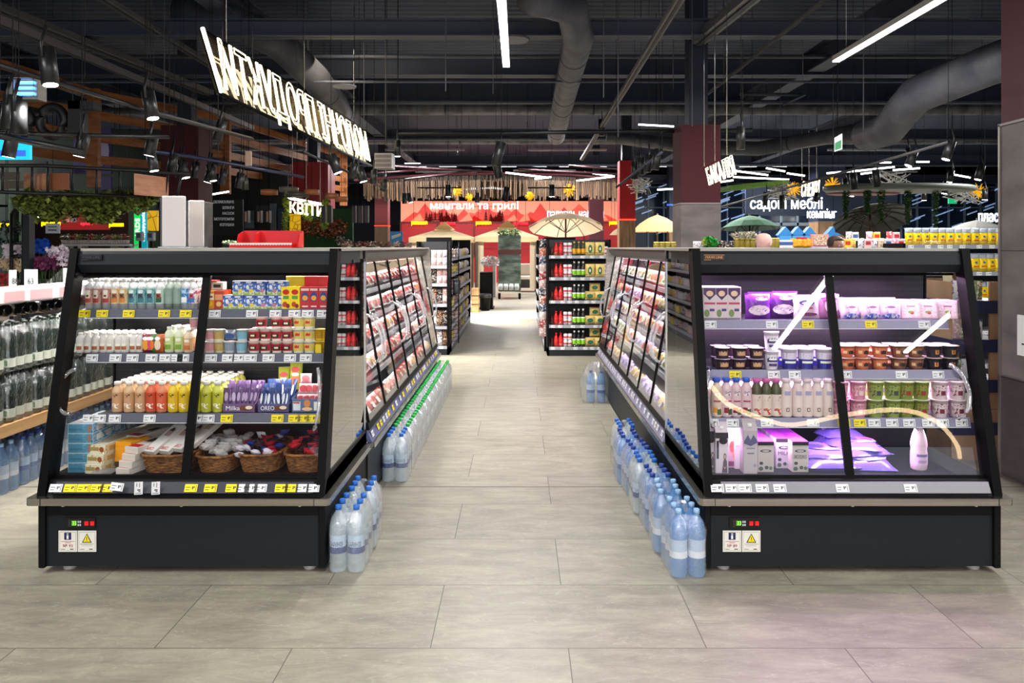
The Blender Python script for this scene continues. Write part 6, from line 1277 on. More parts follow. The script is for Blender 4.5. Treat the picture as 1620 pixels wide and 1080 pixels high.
# yellow pasta shelves, far right
gondola('shelving_unit', 'shelving of yellow pasta bags between the right fridge and the grey column', 4.55, 6.3, 9.0, .5, [.3,.7,1.06,1.40,1.72], 1.74, board=C('#8f93a2'), rail=C('#8f93a2'))
yb = proto('pasta_bag', 'pasta bag', [('bag', pillow(MB(), .10, .15, .05, C('#f0cc0c', .3), seed=2)), ('clear_top', pillow(MB(), .10, .06, .03, C('#b8c4d8', .2), seed=5)), ('printed_face', MB().rect(-.03,.03,.05,.065,-.03,C('#d8541a')).rect(-.012,.012,.09,.11,-.03,C('#2a5a9a')))])
o_ = KIDS[yb.name][1]; KIDS[yb.name][1] = (o_[0], o_[1], (0,0,.14))
for i, z in enumerate([1.06,1.40,1.72]):
    for k in range(17):
        place(yb, (4.66+k*.098, 9.07, z+.002), 'yellow pasta bag, %s from left on the %s shelf' % (nth(k), ('third','second','top')[i]), 'yellow pasta bags', rz=random.uniform(-.2,.2), tilt=random.uniform(-.1,.1), s=1.0 if i == 2 else 1.1)
# navy-banded cardboard rack
t = thing('cardboard_rack', 'kraft cardboard rack with navy bands beside the grey column', 'display rack', (3.62, 6.3, 0)); KR = noisy('kraft_board', '#a07a58', '#b89270', 4, .75); NB_ = C('#1b1f48')
x0, x1 = 3.44, 3.9
bands = [1.17, .86, .54, .20]
obj('carton_body', MB().box(x0, x0+.012, 6.05, 6.75, 0, 1.42, KR).box(x0, x1, 6.73, 6.75, 0, 1.42, KR).box(x1-.15, x1, 6.05, 6.07, 0, 1.42, KR).box(x0, x1, 6.04, 6.06, 0, .40, KR), t)
for z in bands: obj('navy_band', MB().box(x0-.005, x1, 6.03, 6.75, z, z+.10, NB_), t)
for i, z in enumerate(bands[:3]):
    for k in range(3):
        place(PK[[4,0,8][(i+k) % 3]], (x0+.07+k*.085, 6.1, z+.102), '%s, %s from left on %s navy-banded level of the cardboard rack' % (PN[[4,0,8][(i+k) % 3]], nth(k), ('the top','the middle','a lower')[i]), s=(.95,.9,1.2))
for k in range(2): place(bag('rice_bag', .24, .28, .1, C('#d8c8a0', .3), [(0,.6,.3,.2,C('#5a3a2a')),(.1,.3,.2,.15,C('#c82a2a'))], seed=40+k), (3.56+.12*k, 6.15+.15*k, 1.28), 'beige patterned sack leaning on top of the cardboard rack, %s one' % ('front','rear')[k], tilt=-.2, rz=.15)
# ---------------------------------------------------------------- two shoppers, heads above the shelving
def person(x, y, H, skin, hairc, shirt, label, rz=0):
    t = thing('person', label, 'person', (x, y, 0), rz=rz); T = Matrix.Identity(4)
    me = bpy.data.meshes.new('body')
    J = [((0,0,.55),.13),((0,0,.66),.12),((0,0,.78),.13),((0,0,.83),.06),((0,-.005,.87),.052),((-.10,0,.79),.06),((-.125,-.01,.62),.045),((-.13,-.08,.50),.035),((-.13,-.12,.45),.028),((.10,0,.79),.06),((.125,-.01,.62),.045),((.13,-.08,.50),.035),((.13,-.12,.45),.028),
         ((-.055,0,.48),.085),((-.06,-.01,.28),.055),((-.06,.01,.05),.04),((-.06,-.09,.02),.035),((.055,0,.48),.085),((.06,.01,.28),.055),((.06,.03,.05),.04),((.06,-.07,.02),.035)]
    E_ = [(0,1),(1,2),(2,3),(3,4),(2,5),(5,6),(6,7),(7,8),(2,9),(9,10),(10,11),(11,12),(0,13),(13,14),(14,15),(15,16),(0,17),(17,18),(18,19),(19,20)]
    me.from_pydata([Vector(p)*H for p, r in J], E_, []); o = bpy.data.objects.new('body', me); COL.objects.link(o)
    md = o.modifiers.new('skin', 'SKIN'); 
    for v, (p, r) in zip(me.skin_vertices[0].data, J): v.radius = (r*H*.75, r*H*.6)
    me.skin_vertices[0].data[0].use_root = True
    o.modifiers.new('sub', 'SUBSURF').levels = 1; bpy.context.view_layer.update()
    m2 = bpy.data.meshes.new_from_object(o.evaluated_get(bpy.context.evaluated_depsgraph_get())); m2.name = 'body'; bpy.data.objects.remove(o)
    S, P_, T_ = C(skin,.6), C(shirt,.8), C('#23262e',.8); m2.materials.clear()
    for mm in (P_, T_, S): m2.materials.append(mm)
    for p in m2.polygons:
        z = p.center.z/H; p.material_index = 2 if (z > .835 or (abs(p.center.x) > .1*H and z < .56 and p.center.y < -.04*H)) else (0 if z > .5 else 1); p.use_smooth = True
    bo = bpy.data.objects.new('body', m2); COL.objects.link(bo); bo.parent = t
    # head with face
    b = MB(); h = H*.135; z0 = H-h; n = 14; prof = [(.12,0),(.30,.05),(.38,.18),(.43,.38),(.47,.58),(.46,.76),(.36,.91),(.18,.985),(.02,1)]
    v = []
    for r_, z in prof:
        for i in range(n):
            a = 2*pi*i/n; X_, Y_ = cos(a)*r_*h*.72, sin(a)*r_*h*.92
            if sin(a) < -.95 and .3 < z < .6: Y_ -= .02
            v.append((X_, Y_-.01, z0+z*h))
    b.add(v, [(k*n+i, k*n+(i+1)%n, (k+1)*n+(i+1)%n, (k+1)*n+i) for k in range(len(prof)-1) for i in range(n)], S, True)
    b.add([(-.018,-.43*h-.012,z0+.38*h),(.018,-.43*h-.012,z0+.38*h),(0,-.43*h-.035,z0+.40*h),(0,-.43*h-.01,z0+.55*h)], [(0,1,2),(0,2,3),(1,3,2)], S)
    for s_ in (-1,1):
        b.lathe([(.001,0),(.010,.004),(.001,.012)], C('#f0ece8'), 8, (s_*.03, -.43*h-.012, z0+.50*h)); b.lathe([(.001,0),(.005,.004),(.001,.009)], INK, 6, (s_*.03, -.43*h-.021, z0+.502*h))
        b.box(s_*.074-.008, s_*.074+.008, -.015, .02, z0+.36*h, z0+.58*h, S, .004)
    b.box(-.024, .024, -.43*h-.012, -.43*h, z0+.22*h, z0+.245*h, C('#a0605a')); obj('head', b, t, world=False)
    if hairc:
        b = MB(); prof = [(.485,.5),(.50,.62),(.49,.8),(.39,.95),(.2,1.03),(.02,1.045)]; v = []
        for r_, z in prof:
            for i in range(n): a = 2*pi*i/n; fr = .06 if sin(a) < -.5 and z < .75 else 0; v.append((cos(a)*r_*h*.73, sin(a)*(r_-fr*2)*h*.92-.006, z0+(z+fr*3)*h if fr else z0+z*h))
        b.add(v, [(k*n+i, k*n+(i+1)%n, (k+1)*n+(i+1)%n, (k+1)*n+i) for k in range(len(prof)-1) for i in range(n)], C(hairc,.7), True); obj('hair', b, t, world=False)
person(px2x(1207,9.6), 9.6, 1.87, '#d6a8a0', None, '#3a3f48', 'bald person whose head shows above the right fridge, standing beyond it', .5)
person(px2x(1321,9.7), 9.7, 1.83, '#7a5244', '#2a1712', '#4a2a2a', 'dark-haired person, head top showing beside the pink tray beyond the right fridge', .3)
# ---------------------------------------------------------------- far wall and its signs
SIGNW = mat((1,1,1), .4, emit=4.5, name='lit_white_letters')
def wallsign(name, label, px0, px1, y0, y1, Y, txt, m=SIGNW, pad=None, padm=None):
    a, e_ = P(px0, y1, Y), P(px1, y0, Y); t = thing(name, label, 'sign', ((a[0]+e_[0])/2, Y, a[2]))
    if pad: obj('backing', MB().box(a[0]-pad, e_[0]+pad, Y+.02, Y+.06, a[2]-pad, e_[2]+pad, padm), t)
    text('lettering', txt, 1, m, (a[0], Y, a[2]), parent=t, width=e_[0]-a[0], height=e_[2]-a[2], extrude=.02)
    for x_ in (a[0]+.1, e_[0]-.1): obj('hanging_wire', MB().tube([(x_, Y+.04, (a[2]+e_[2])/2), (x_, Y+.04, 6)], .008, BLACK, 3), t)
    obj('mounting_rail', MB().box(a[0], e_[0], Y+.03, Y+.05, (a[2]+e_[2])/2-.02, (a[2]+e_[2])/2, BLACK), t)
    return t
Y = 36; x0, x1 = px2x(634,Y), px2x(982,Y); zt, zb = CAMZ-(318-CY)*Y/FPX, CAMZ-(352-CY)*Y/FPX
t = thing('mural_wall', 'red backlit wall mural of mountains and pine trees', 'mural', ((x0+x1)/2, Y, 0))
obj('lower_wall', MB().box(x0, x1, Y, Y+.2, 0, zb, mat('#a8141c', .6, emit=.06)), t)
MUR = mat('#e88a70', .6, emit=.55, name='backlit_mural_sky'); obj('mural_panel', MB().box(x0, x1, Y, Y+.2, zb, zt, MUR), t)
R = random.Random(4); mr = [mat('#d8503c', .6, emit=.6), mat('#c8342c', .6, emit=.55), mat('#e87a5c', .6, emit=.5)]; W = x1-x0; H = zt-zb
for lay in range(3):
    b = MB(); n = 7+lay*2
    for k in range(n):
        c = x0+W*(k+.5)/n+R.uniform(-.3,.3); w_ = W/n*R.uniform(.7,1.1); h_ = H*(R.uniform(.55,.95) if lay < 2 else .35); y = Y-.005-.004*lay
        c = max(x0+w_, min(x1-w_, c))
        m = mr[lay % 2] if lay < 2 else mr[2]
        z = zb; pts = [(c-w_,y,z),(c-w_*.45,y,z+h_*.55),(c-w_*.3,y,z+h_*.5),(c,y,z+h_),(c+w_*.25,y,z+h_*.6),(c+w_*.5,y,z+h_*.5),(c+w_,y,z)]
        if lay == 2:
            pts = [(c-w_*.5,y,z+H*.12*R.random()),(c,y,z+h_*R.uniform(.8,1.6)),(c+w_*.2,y,z+h_*.3)]
        b.add(pts, [tuple(range(len(pts)))], m)
    obj('mountain_layer', b, t)
b = MB(); pm = mat('#8a2420', .6, emit=.25)
for k in range(34):
    c = x0+W*R.choice([.13,.16,.19,.22,.25,.40,.43,.46,.70,.73])+R.uniform(-.15,.15); h_ = H*R.uniform(.3,.65)
    for q in range(4): z = zb+h_*q*.2; w_ = .16*(1-q*.2); b.add([(c-w_,Y-.02,z),(c+w_,Y-.02,z),(c,Y-.02,z+h_*.4)], [(0,1,2)], pm)
obj('pine_trees', b, t)
for k in range(7): obj('ledge_post', MB().box(x0+W*k/6-.03, x0+W*k/6+.03, Y-.05, Y, 1.2, zb+.05, C('#5a1014')), t)
obj('ledge', MB().box(x0, x1, Y-.06, Y, zb-.02, zb+.04, C('#5a1014')), t)
YL = mat('#ffd800', .4, emit=3); RLt = mat('#ff2030', .4, emit=3)
for k, (a, e_, m, wd) in enumerate([(651,676,YL,'розпалювач'),(697,720,RLt,'вугілля'),(753,777,YL,'розпалювач'),(813,835,RLt,'вугілля'),(964,976,YL,'розпал')]):
    wallsign('small_lit_sign', '%s glowing word sign, %s from left below the mountain mural' % (('yellow','red','yellow','red','yellow')[k], nth(k)), a, e_, 350, 357, 35.8, wd, m)
wallsign('lit_word_sign', 'large white word sign over the mountain mural', 681, 820, 318.5, 334, 33, 'мангали та грилі')
wallsign('lit_word_sign', 'smaller white word sign partly behind the large beige umbrella', 866, 955, 334, 347, 33, 'палатки, намети')
wallsign('lit_word_sign', 'large white word sign above the glass doors at right', 1187, 1301, 312, 334, 30, 'садові меблі')
wallsign('lit_word_sign', 'white word sign for camping right of the glass doors', 1277, 1323, 330, 345, 29, 'кемпінг')
wallsign('lit_word_sign', 'white word sign cut by the grey column at far right', 1548, 1604, 337, 351, 28, 'пластик')
# glass entrance wall on the right, its blue reflections drawn as glowing streaks
t = thing('glazed_wall', 'dark glazed facade with slanting blue-white painted reflections at the far right', 'glazed wall', (12, 37, 0))
DG = mat('#182436', .15, name='night_glass'); obj('glass', MB().box(px2x(990,37), px2x(1700,37), 37, 37.1, 0, 4.8, DG), t)
b = MB(); fm = mat('#5f7284', .4); R = random.Random(8)
for k in range(26): x = px2x(1000+k*25, 37); b.box(x-.03, x+.03, 36.9, 37, 0, 4.8, fm)
for z in (1.0,2.6,3.6,4.6): b.box(px2x(990,37), px2x(1700,37), 36.9, 37, z-.03, z+.03, fm)
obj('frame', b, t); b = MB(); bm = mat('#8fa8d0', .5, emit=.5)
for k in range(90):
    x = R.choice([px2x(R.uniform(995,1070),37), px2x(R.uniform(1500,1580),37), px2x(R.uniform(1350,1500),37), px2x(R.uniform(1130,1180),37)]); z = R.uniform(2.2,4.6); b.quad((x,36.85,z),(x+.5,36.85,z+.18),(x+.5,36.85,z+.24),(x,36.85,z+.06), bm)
obj('louvre_reflection', b, t) if 0 else obj('louvre', b, t)  # slanting reflections in the glass, put in as glowing quads
t = thing('entrance_doors', 'navy entrance wall with grey-framed glass doors below the large white sign', 'entrance', (px2x(1230,31), 31, 0)); Y = 31
obj('wall', MB().box(px2x(1180,Y), px2x(1420,Y), Y, Y+.15, 2.95, 4.1, NAVY).box(px2x(1180,Y), px2x(1200,Y), Y, Y+.15, 0, 3, NAVY).box(px2x(1312,Y), px2x(1420,Y), Y, Y+.15, 0, 3, mat('#15251f', .6)), t)
gm = mat('#7b8a96', .35)
for x in (1200, 1234, 1260, 1286): obj('door_frame', MB().box(px2x(x,Y), px2x(x+3,Y), Y-.05, Y, 0, 2.95, gm), t)
obj('door_header', MB().box(px2x(1200,Y), px2x(1289,Y), Y-.05, Y, 2.55, 2.68, gm), t); obj('door_glass', MB().box(px2x(1200,Y), px2x(1312,Y), Y, Y+.02, 0, 2.95, DG), t)
for k, px in enumerate((1243,1263,1281,1318)):
    x = px2x(px, 28); z = 1.72; t = one('blue_birdhouse', MB().box(x-.22, x+.22, 28, 28.3, z, z+.42, mat('#3a8fd0', .5)).hull([(x-.28,27.98,z+.4),(x+.28,27.98,z+.4),(x,27.98,z+.72)], [(x-.28,28.32,z+.4),(x+.28,28.32,z+.4),(x,28.32,z+.72)], mat('#2a78b8', .5)), 'blue house-shaped display, %s from left below the camping sign' % nth(k), 'display', 'blue house-shaped displays')
# wood-slat canopy across the aisle
WD = noisy('hanging_slat_wood', '#3a2a1c', '#7a5c40', 2, .6, 4, stretch=(8,8,.4))
t = thing('slatted_canopy', 'hanging canopy of brown wooden slats in front of the mountain mural', 'canopy', (0, 27, 3.5)); R = random.Random(6)
for L_, (Y, ya, yb_) in enumerate(((27, 277, 300), (25.5, 286, 318), (28.5, 290, 316))):
    b = MB(); n = 150
    for k in range(n):
        px = 575+ (1010-575)*k/n; u = (px-790)/215; arch = 10*u*u if L_ == 0 else -2+6*u*u
        pass
        z1 = CAMZ-(ya+arch-CY)*Y/FPX; z0 = CAMZ-(yb_-4+arch*.4-CY+R.uniform(-7,4))*Y/FPX; x = px2x(px, Y); b.box(x, x+.045, Y+R.uniform(0,.25), Y+.3, z0, z1, WD)
    obj('slat_row', b, t)
b = MB(); b.tube([P(560,285,26), P(680,276,27), P(790,274,27), P(900,276,27), P(1010,285,26)], .05, C('#5a2028'), 6); obj('carrier', b, t)
for k, (x0_, y0_, x1_, y1_) in enumerate([(600,262,790,272),(580,275,700,266),(640,284,760,268),(820,268,1000,276),(900,262,990,268)]):
    one('red_ceiling_batten', MB().tube([P(x0_,y0_,24), P(x1_,y1_,26)], .04, C('#26050b'), 5), 'thin dark red ceiling batten, %s from left above the slatted canopy' % nth(k), 'batten')
# golden starbursts
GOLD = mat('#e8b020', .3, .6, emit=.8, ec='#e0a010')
for k, (px, py, r, Y, nm_) in enumerate([(724,303,9,24,'left'),(742,312,7,25,'small middle'),(838,310,8,25,'centre'),(901,301,12,23,'right, largest over the aisle'),(1255,300,14,20,'left of the three at right'),(1317,293,14,20,'middle of the three at right'),(1548,302,14,20,'far right')]):
    c = Vector(P(px, py, Y)); rr = r*Y/FPX; b = MB(); R = random.Random(k)
    for _ in range(70):
        d = Vector((R.gauss(0,1), R.gauss(0,1), R.gauss(0,1))).normalized(); b.tube([tuple(c), tuple(c+d*rr*R.uniform(.8,1))], .008, GOLD, 3)
    t = thing('starburst_ornament', 'golden starburst ornament, '+nm_, 'ornament', tuple(c)); obj('rays', b, t); obj('wire', MB().tube([tuple(c), (c.x, c.y, 6)], .004, BLACK, 3), t)
# tangles of white wire
for k, (px, py, Y, w_) in enumerate([(1012,292,19,20),(1235,300,19,22),(1410,285,20,26),(1525,305,19,22)]):
    b = MB(); R = random.Random(k+30); c = Vector(P(px,py,Y)); s_ = w_*Y/FPX
    b.tube([tuple(c), (c.x, c.y, 6.0)], .006, BLACK, 3)
    for _ in range(14):
        pts = [tuple(c+Vector((R.uniform(-1,1)*s_, R.uniform(-.4,.4), R.uniform(-.8,.6)*s_))) for _ in range(4)]; b.tube(pts, .012, C('#d8d4cc'), 4)
    one('wire_garland', b, 'tangled white rope ornament, %s from left under the roof' % nth(k), 'ornament')
# hanging green strands and planter shelf at right
GR = noisy('hanging_leaves', '#1c3a1c', '#4c7a38', 30, .7)
for k, (px, y0, y1) in enumerate([(1338,305,345),(1372,300,335),(1394,305,350),(1436,300,352),(1480,298,360)]):
    Y = 15; b = MB(); R = random.Random(k)
    for q in range(9): z = P(px, y0+(y1-y0)*q/8, Y); sprig(b, z, .075*(1.1-.08*q), 45, GR, (.03,.07), 1.0, R)
    one('hanging_plant', b, 'hanging green leaf strand, %s from left at the upper right' % nth(k), 'plant', 'hanging strands at right')
one('round_shelf', MB().lathe([(1.45,0),(1.5,.03),(1.5,.10),(1.42,.12)], C('#6a7064'), 32, P(1422,303,15.2), 1, .5), 'grey-green oval ceiling ring above the hanging green strands', 'ceiling ring')
one('round_shelf', MB().lathe([(.7,0),(.75,.03),(.75,.10),(.7,.12)], C('#8a4a44'), 24, P(1365,308,15.6), 1, .5), 'dull red oval ceiling ring left of the grey-green one', 'ceiling ring')
b = MB(); b.T = Matrix.Identity(4); v0, v1 = P(1155,300,17), P(1248,290,19); b.hull([v0,(v0[0],v0[1]+.8,v0[2]),(v0[0],v0[1]+.8,v0[2]+.1),(v0[0],v0[1],v0[2]+.1)], [v1,(v1[0],v1[1]+.8,v1[2]),(v1[0],v1[1]+.8,v1[2]+.1),(v1[0],v1[1],v1[2]+.1)], noisy('moss', '#3f6a1c', '#7aa83a', 40, .8)); one('moss_canopy', b, 'flat moss-green hanging panel right of the white mirror-script sign', 'ceiling panel')
# exit signs
t = thing('exit_sign', 'green and white running-figure exit sign hanging at upper right', 'sign', P(1326,225,10)); c = P(1326,225,10)
obj('panel', MB().hull([P(1320,240,10.4),P(1320,218,10.4),P(1320.5,218,10.5),P(1320.5,240,10.5)], [P(1332,236,9.6),P(1332,211,9.6),P(1332.5,211,9.7),P(1332.5,236,9.7)], mat('#e8f0ea', .4, emit=.9)), t)
def Q(u, v_): a = Vector(P(1320, 240-22*v_, 10.38)); e_ = Vector(P(1332, 236-25*v_, 9.58)); return tuple(a.lerp(e_, u))
gm = mat('#0a9a5a', .4, emit=.6); obj('pictogram', MB().quad(Q(.08,.08), Q(.92,.08), Q(.92,.62), Q(.08,.62), gm), t)
b = MB(); ww = mat('#f4fff8', .4, emit=1.0)
def Q2(u, v_): p = Vector(Q(u, v_)); p.y -= .01; return tuple(p)
b.quad(Q2(.2,.3), Q2(.45,.3), Q2(.5,.42), Q2(.25,.42), ww); b.quad(Q2(.3,.45), Q2(.42,.45), Q2(.42,.57), Q2(.3,.57), ww); b.quad(Q2(.18,.12), Q2(.26,.12), Q2(.34,.32), Q2(.26,.32), ww); b.quad(Q2(.6,.12), Q2(.8,.12), Q2(.8,.55), Q2(.6,.55), ww); obj('running_figure', b, t)
obj('rod', MB().tube([P(1325,215,10), P(1325,150,10)[:2]+(6,)], .006, BLACK, 4), t)
a, e_ = P(1501,322,22), P(1514,314,22); t = one('exit_sign', MB().box(a[0], e_[0], 22, 22.05, a[2], e_[2], mat('#12a468', .4, emit=.8)).tube([((a[0]+e_[0])/2,22.02,e_[2]),((a[0]+e_[0])/2,22.02,6)], .006, BLACK, 3), 'small distant green exit sign at right beside the navy column', 'sign')
# ---------------------------------------------------------------- neon signs
NEON = mat((1,.84,.55), .4, emit=3, name='neon_tube'); NEONC = mat((1,.95,.85), .4, emit=5, name='neon_rim'); BOARD = film('sign_acrylic', (.7,.66,.58), .08, .5, (.22,.18,.12))
def neon(name, label, far_b, near_b, far_t, near_t, txt, stroke, board=True, rows=1):
    fb, nb, ft, nt_ = map(Vector, (far_b, near_b, far_t, near_t)); t = thing(name, label, 'sign', tuple((fb+nb)/2)); X = nb-fb; U = ft-fb; N = X.cross(U).normalized()
    if board: obj('board', MB().hull([fb, ft, ft+N*.02, fb+N*.02], [nb, nt_, nt_+N*.02, nb+N*.02], BOARD), t)
    b = MB(); 
    for p, q in ((fb, nb), (ft, nt_), (fb, ft), (nb, nt_)): b.tube([p-N*.02, q-N*.02], .022, BLACK, 5)
    if board: obj('frame', b, t); obj('rim_tube', MB().tube([nb-N*.05+X*.004, nt_-N*.05+X*.004], .022, NEONC, 6), t)
    L = X.length; H_ = U.length
    for off, mm in ((.03, NEON), (-.05, NEON)):
        me = text('tube_lettering', txt, 1, mm, tuple(fb+X*.015+U*.08+N*off), tuple(X), tuple(U), parent=t, width=L*.97, height=H_*.86 if 'Д' not in txt else H_*1.05, outline=True, bevel=.0, res=2) if 0 else None
    cu = bpy.data.curves.new(name, 'FONT'); cu.body = txt; cu.size = 1; cu.fill_mode = 'NONE'; cu.resolution_u = 3
    o = bpy.data.objects.new(name, cu); COL.objects.link(o); bpy.context.view_layer.update()
    me = bpy.data.meshes.new_from_object(o.evaluated_get(bpy.context.evaluated_depsgraph_get())); bpy.data.objects.remove(o)
    xs = [v.co.x for v in me.vertices]; ys = [v.co.y for v in me.vertices]; x0_, x1_ = min(xs), max(xs); capy = .73; b = MB()
    adj = {}
    for e in me.edges: a_, c_ = e.vertices; adj.setdefault(a_, []).append(c_); adj.setdefault(c_, []).append(a_)
    seen = set()
    for s0 in adj:
        if s0 in seen: continue
        loop = [s0]; seen.add(s0); cur = s0
        while True:
            nx_ = [k for k in adj[cur] if k not in seen]
            if not nx_: break
            cur = nx_[0]; seen.add(cur); loop.append(cur)
        if len(loop) < 3: continue
        pts = []
        for k in loop:
            c_ = me.vertices[k].co; pts.append(tuple(fb+X*(.015+.97*(c_.x-x0_)/(x1_-x0_))+U*(.09+.82*c_.y/capy)-N*.045))
        b.tube(pts, stroke, NEON, 4, closed=True)
    obj('tube_lettering', b, t)
    for u in (.1, .5, .9): p = ft.lerp(nt_, u); obj('hanging_wire', MB().tube([tuple(p), (p.x, p.y, 6)], .006, CHROME, 4), t)
    return t
neon('neon_sign', 'long tilted neon script sign seen from behind, upper left', P(585,262,14.1), P(345,148,7.9), P(575,205,14.2), P(315,47,8.0), 'МОЛОЧНІ ПРОДУКТИ', .010)
neon('neon_sign', 'small white neon word sign in front of the maroon column', P(1117,297,10.5), P(1160,280,9.1), P(1110,265,10.5), P(1155,243,9.1), 'БАКАЛІЯ', .007, board=False)
neon('neon_sign', 'small amber neon word sign beside the left golden starburst at right', P(1264,313,19.5), P(1292,312,18), P(1266,285,19.5), P(1295,283,18), 'СНЕКИ', .012, board=False)
neon('neon_sign', 'cream neon sign among green garlands above the plant wall, left', P(457,338,18.4), P(512,345,18.4), P(457,316,18.4), P(512,323,18.4), 'КВІТИ', .010, board=False)
# light from the big neon sign
lamp_area('neon_light', (-3.0, 11, 3.4), 6, .5, 60, (0, radians(60), 0), (1,.85,.6)).rotation_euler = (radians(0), radians(-50), radians(90)) 
# ---------------------------------------------------------------- left background
ORW = noisy('orange_stained_beam', '#86491c', '#a86a38', 2, .6, 5, stretch=(1,1,6))
t = thing('timber_lattice', 'orange-brown timber lattice hanging at upper left', 'lattice', (-7.3, 16, 3))
Lp = [Vector((-9.4,13.4,0)), Vector((-8.42,15,0)), Vector((-6.9,17.8,0)), Vector((-5.8,25,0))]
Hs = [(5.0,4.42,3.98,3.48),(4.72,4.3,3.86,3.42),(4.7,4.27,3.85,3.48),(4.68,4.3,3.9,3.6)]
for k in range(4):
    b = MB()
    for i in range(3):
        a, e_ = Lp[i]+Vector((0,0,Hs[i][k])), Lp[i+1]+Vector((0,0,Hs[i+1][k])); u = Vector((0,0,.085)); s_ = Vector((.03,.01,0)); b.hull([a-s_-u,a+s_-u,a+s_+u,a-s_+u], [e_-s_-u,e_+s_-u,e_+s_+u,e_-s_+u], ORW)
    obj('rail', b, t)
for i in range(1, 4): p = Lp[i]; obj('post', MB().box(p.x-.11, p.x+.11, p.y-.06, p.y+.06, Hs[i][3]-.55, Hs[i][0]+.1, ORW), t)
# track spots
SPB = mat('#17181a', .4, name='spot_black'); SPE = mat((1,.98,.94), .4, emit=25, name='spot_lens')
def spot(px, py, Y, r, L, lean=(0,0), label='', power=0, target=None, up=None, lit=True, group=None):
    """spotlight whose mouth is at the pixel-derived point; r, L in metres"""
    c = Vector(P(px, py, Y)); ax = Vector((lean[0], lean[1], 1)).normalized(); top = c+ax*L; t = thing('track_spotlight', label, 'spotlight', tuple(c), group)
    b = MB(); u = ax.cross(Vector((0,1,0))).normalized(); v = ax.cross(u); n = 12; ring = lambda p, q: [tuple(p+u*q*cos(2*pi*i/n)+v*q*sin(2*pi*i/n)) for i in range(n)]
    b.hull(ring(c, r), ring(top, r), SPB, True); obj('can', b, t)
    obj('lens', MB().add(ring(c-ax*.003, r*.86), [tuple(range(n))], SPE if lit else SPB), t)
    obj('bracket', MB().tube([tuple(top-ax*L*.3+v*r), tuple(top+Vector((0,0,.02))+v*r), tuple(top+Vector((0,0,.16)))], .012, SPB, 5).tube([tuple(top+Vector((0,0,.14))), (top.x, top.y, 6.0)], .004, SPB, 3), t)
    if power: lamp_spot('spot_light', tuple(c-ax*.02), target or (c.x-lean[0]*4, c.y-lean[1]*4, 0), power*SPK, 80)
    return t
SPK = 5
S = [(80,134,5.2,.055,.26,(-.18,.1),60,(-4.2,5.5,0),'large track spotlight at upper left under the rail'),(242,187,6.2,.052,.23,(-.25,.1),60,(-2.6,6,0),'large track spotlight left of the neon sign'),
     (13,248,6,.05,.2,(.2,0),35,(-4,6.5,1),'track spotlight at left edge by the black ring letters'),(125,247,6.4,.05,.2,(.25,0),35,(-3.4,6.5,0),'track spotlight below the lattice corner, left'),(236,246,7,.05,.2,(.2,0),0,None,'track spotlight on the left end of the lower rail'),(244,270,7.2,.045,.18,(-.2,0),0,None,'small track spotlight right below the lower rail end'),
     (285,282,9.5,.055,.22,(.2,0),0,None,'track spotlight, left of the pair before the maroon column'),(294,281,9.5,.055,.22,(-.3,0),60,(-4,9,0),'track spotlight, right of the pair before the maroon column'),(328,288,10,.055,.22,(.3,0),0,None,'track spotlight, left of the pair right of the maroon column'),(337,286,10,.055,.22,(-.2,0),60,(-3,10,0),'track spotlight, right of the pair right of the maroon column'),
     (535,273,9.5,.06,.24,(-.4,0),90,(-1.5,11,0),'lit track spotlight under the far end of the neon sign'),(575,287,11,.06,.22,(-.3,0),90,(-.5,12,0),'track spotlight pair at the end of the neon sign, lit one'),(629,247,12,.05,.25,(0,0),130,(-1.0,13,0),'round-lensed spotlight left of the aisle under the roof'),
     (709,311,18,.07,.28,(0,0),400,(-.5,18,0),'lit spotlight above the aisle, left of centre'),(873,311,18,.07,.28,(0,0),400,(.5,18.5,0),'lit spotlight above the aisle, right of centre'),(650,320,20,.06,.25,(-.3,0),0,None,'spotlight left of the mural lettering'),
     (1496,252,9.5,.055,.24,(.35,0),110,(3.9,8.4,0),'lit spotlight left of the top of the grey column'),(1437,262,10.5,.055,.22,(.45,0),90,(3.6,9,0),'lit spotlight on the right slanting rail, middle'),(1338,302,17,.07,.28,(0,0),120,(6,16,0),'bright spotlight above the black umbrella'),
     (1347,310,16,.06,.25,(.2,0),0,None,'spotlight right beside the bright one above the black umbrella'),(1376,308,16,.06,.25,(0,0),0,None,'spotlight above the black umbrella top'),(1441,250,14,.05,.2,(-.3,0),0,None,'small spotlight near the navy column top left'),(1547,284,11.5,.055,.22,(.3,0),60,(5.4,9,1),'lit spotlight high at right before the starburst'),(1494,306,15,.06,.25,(.2,0),0,None,'spotlight beside the navy column, left'),(1502,288,13,.05,.2,(.2,0),0,None,'spotlight high beside the navy column'),(1558,316,16,.06,.22,(0,0),0,None,'spotlight near the far right starburst'),
     (1462,317,17,.06,.22,(0,0),0,None,'spotlight among the green strands, right one'),(1290,320,17,.06,.22,(.2,0),0,None,'spotlight right of the amber neon sign')]
for (px,py,Y,r,L,lean,pw,tg,lb) in S: spot(px,py,Y,r,L,lean,lb,pw,tg)
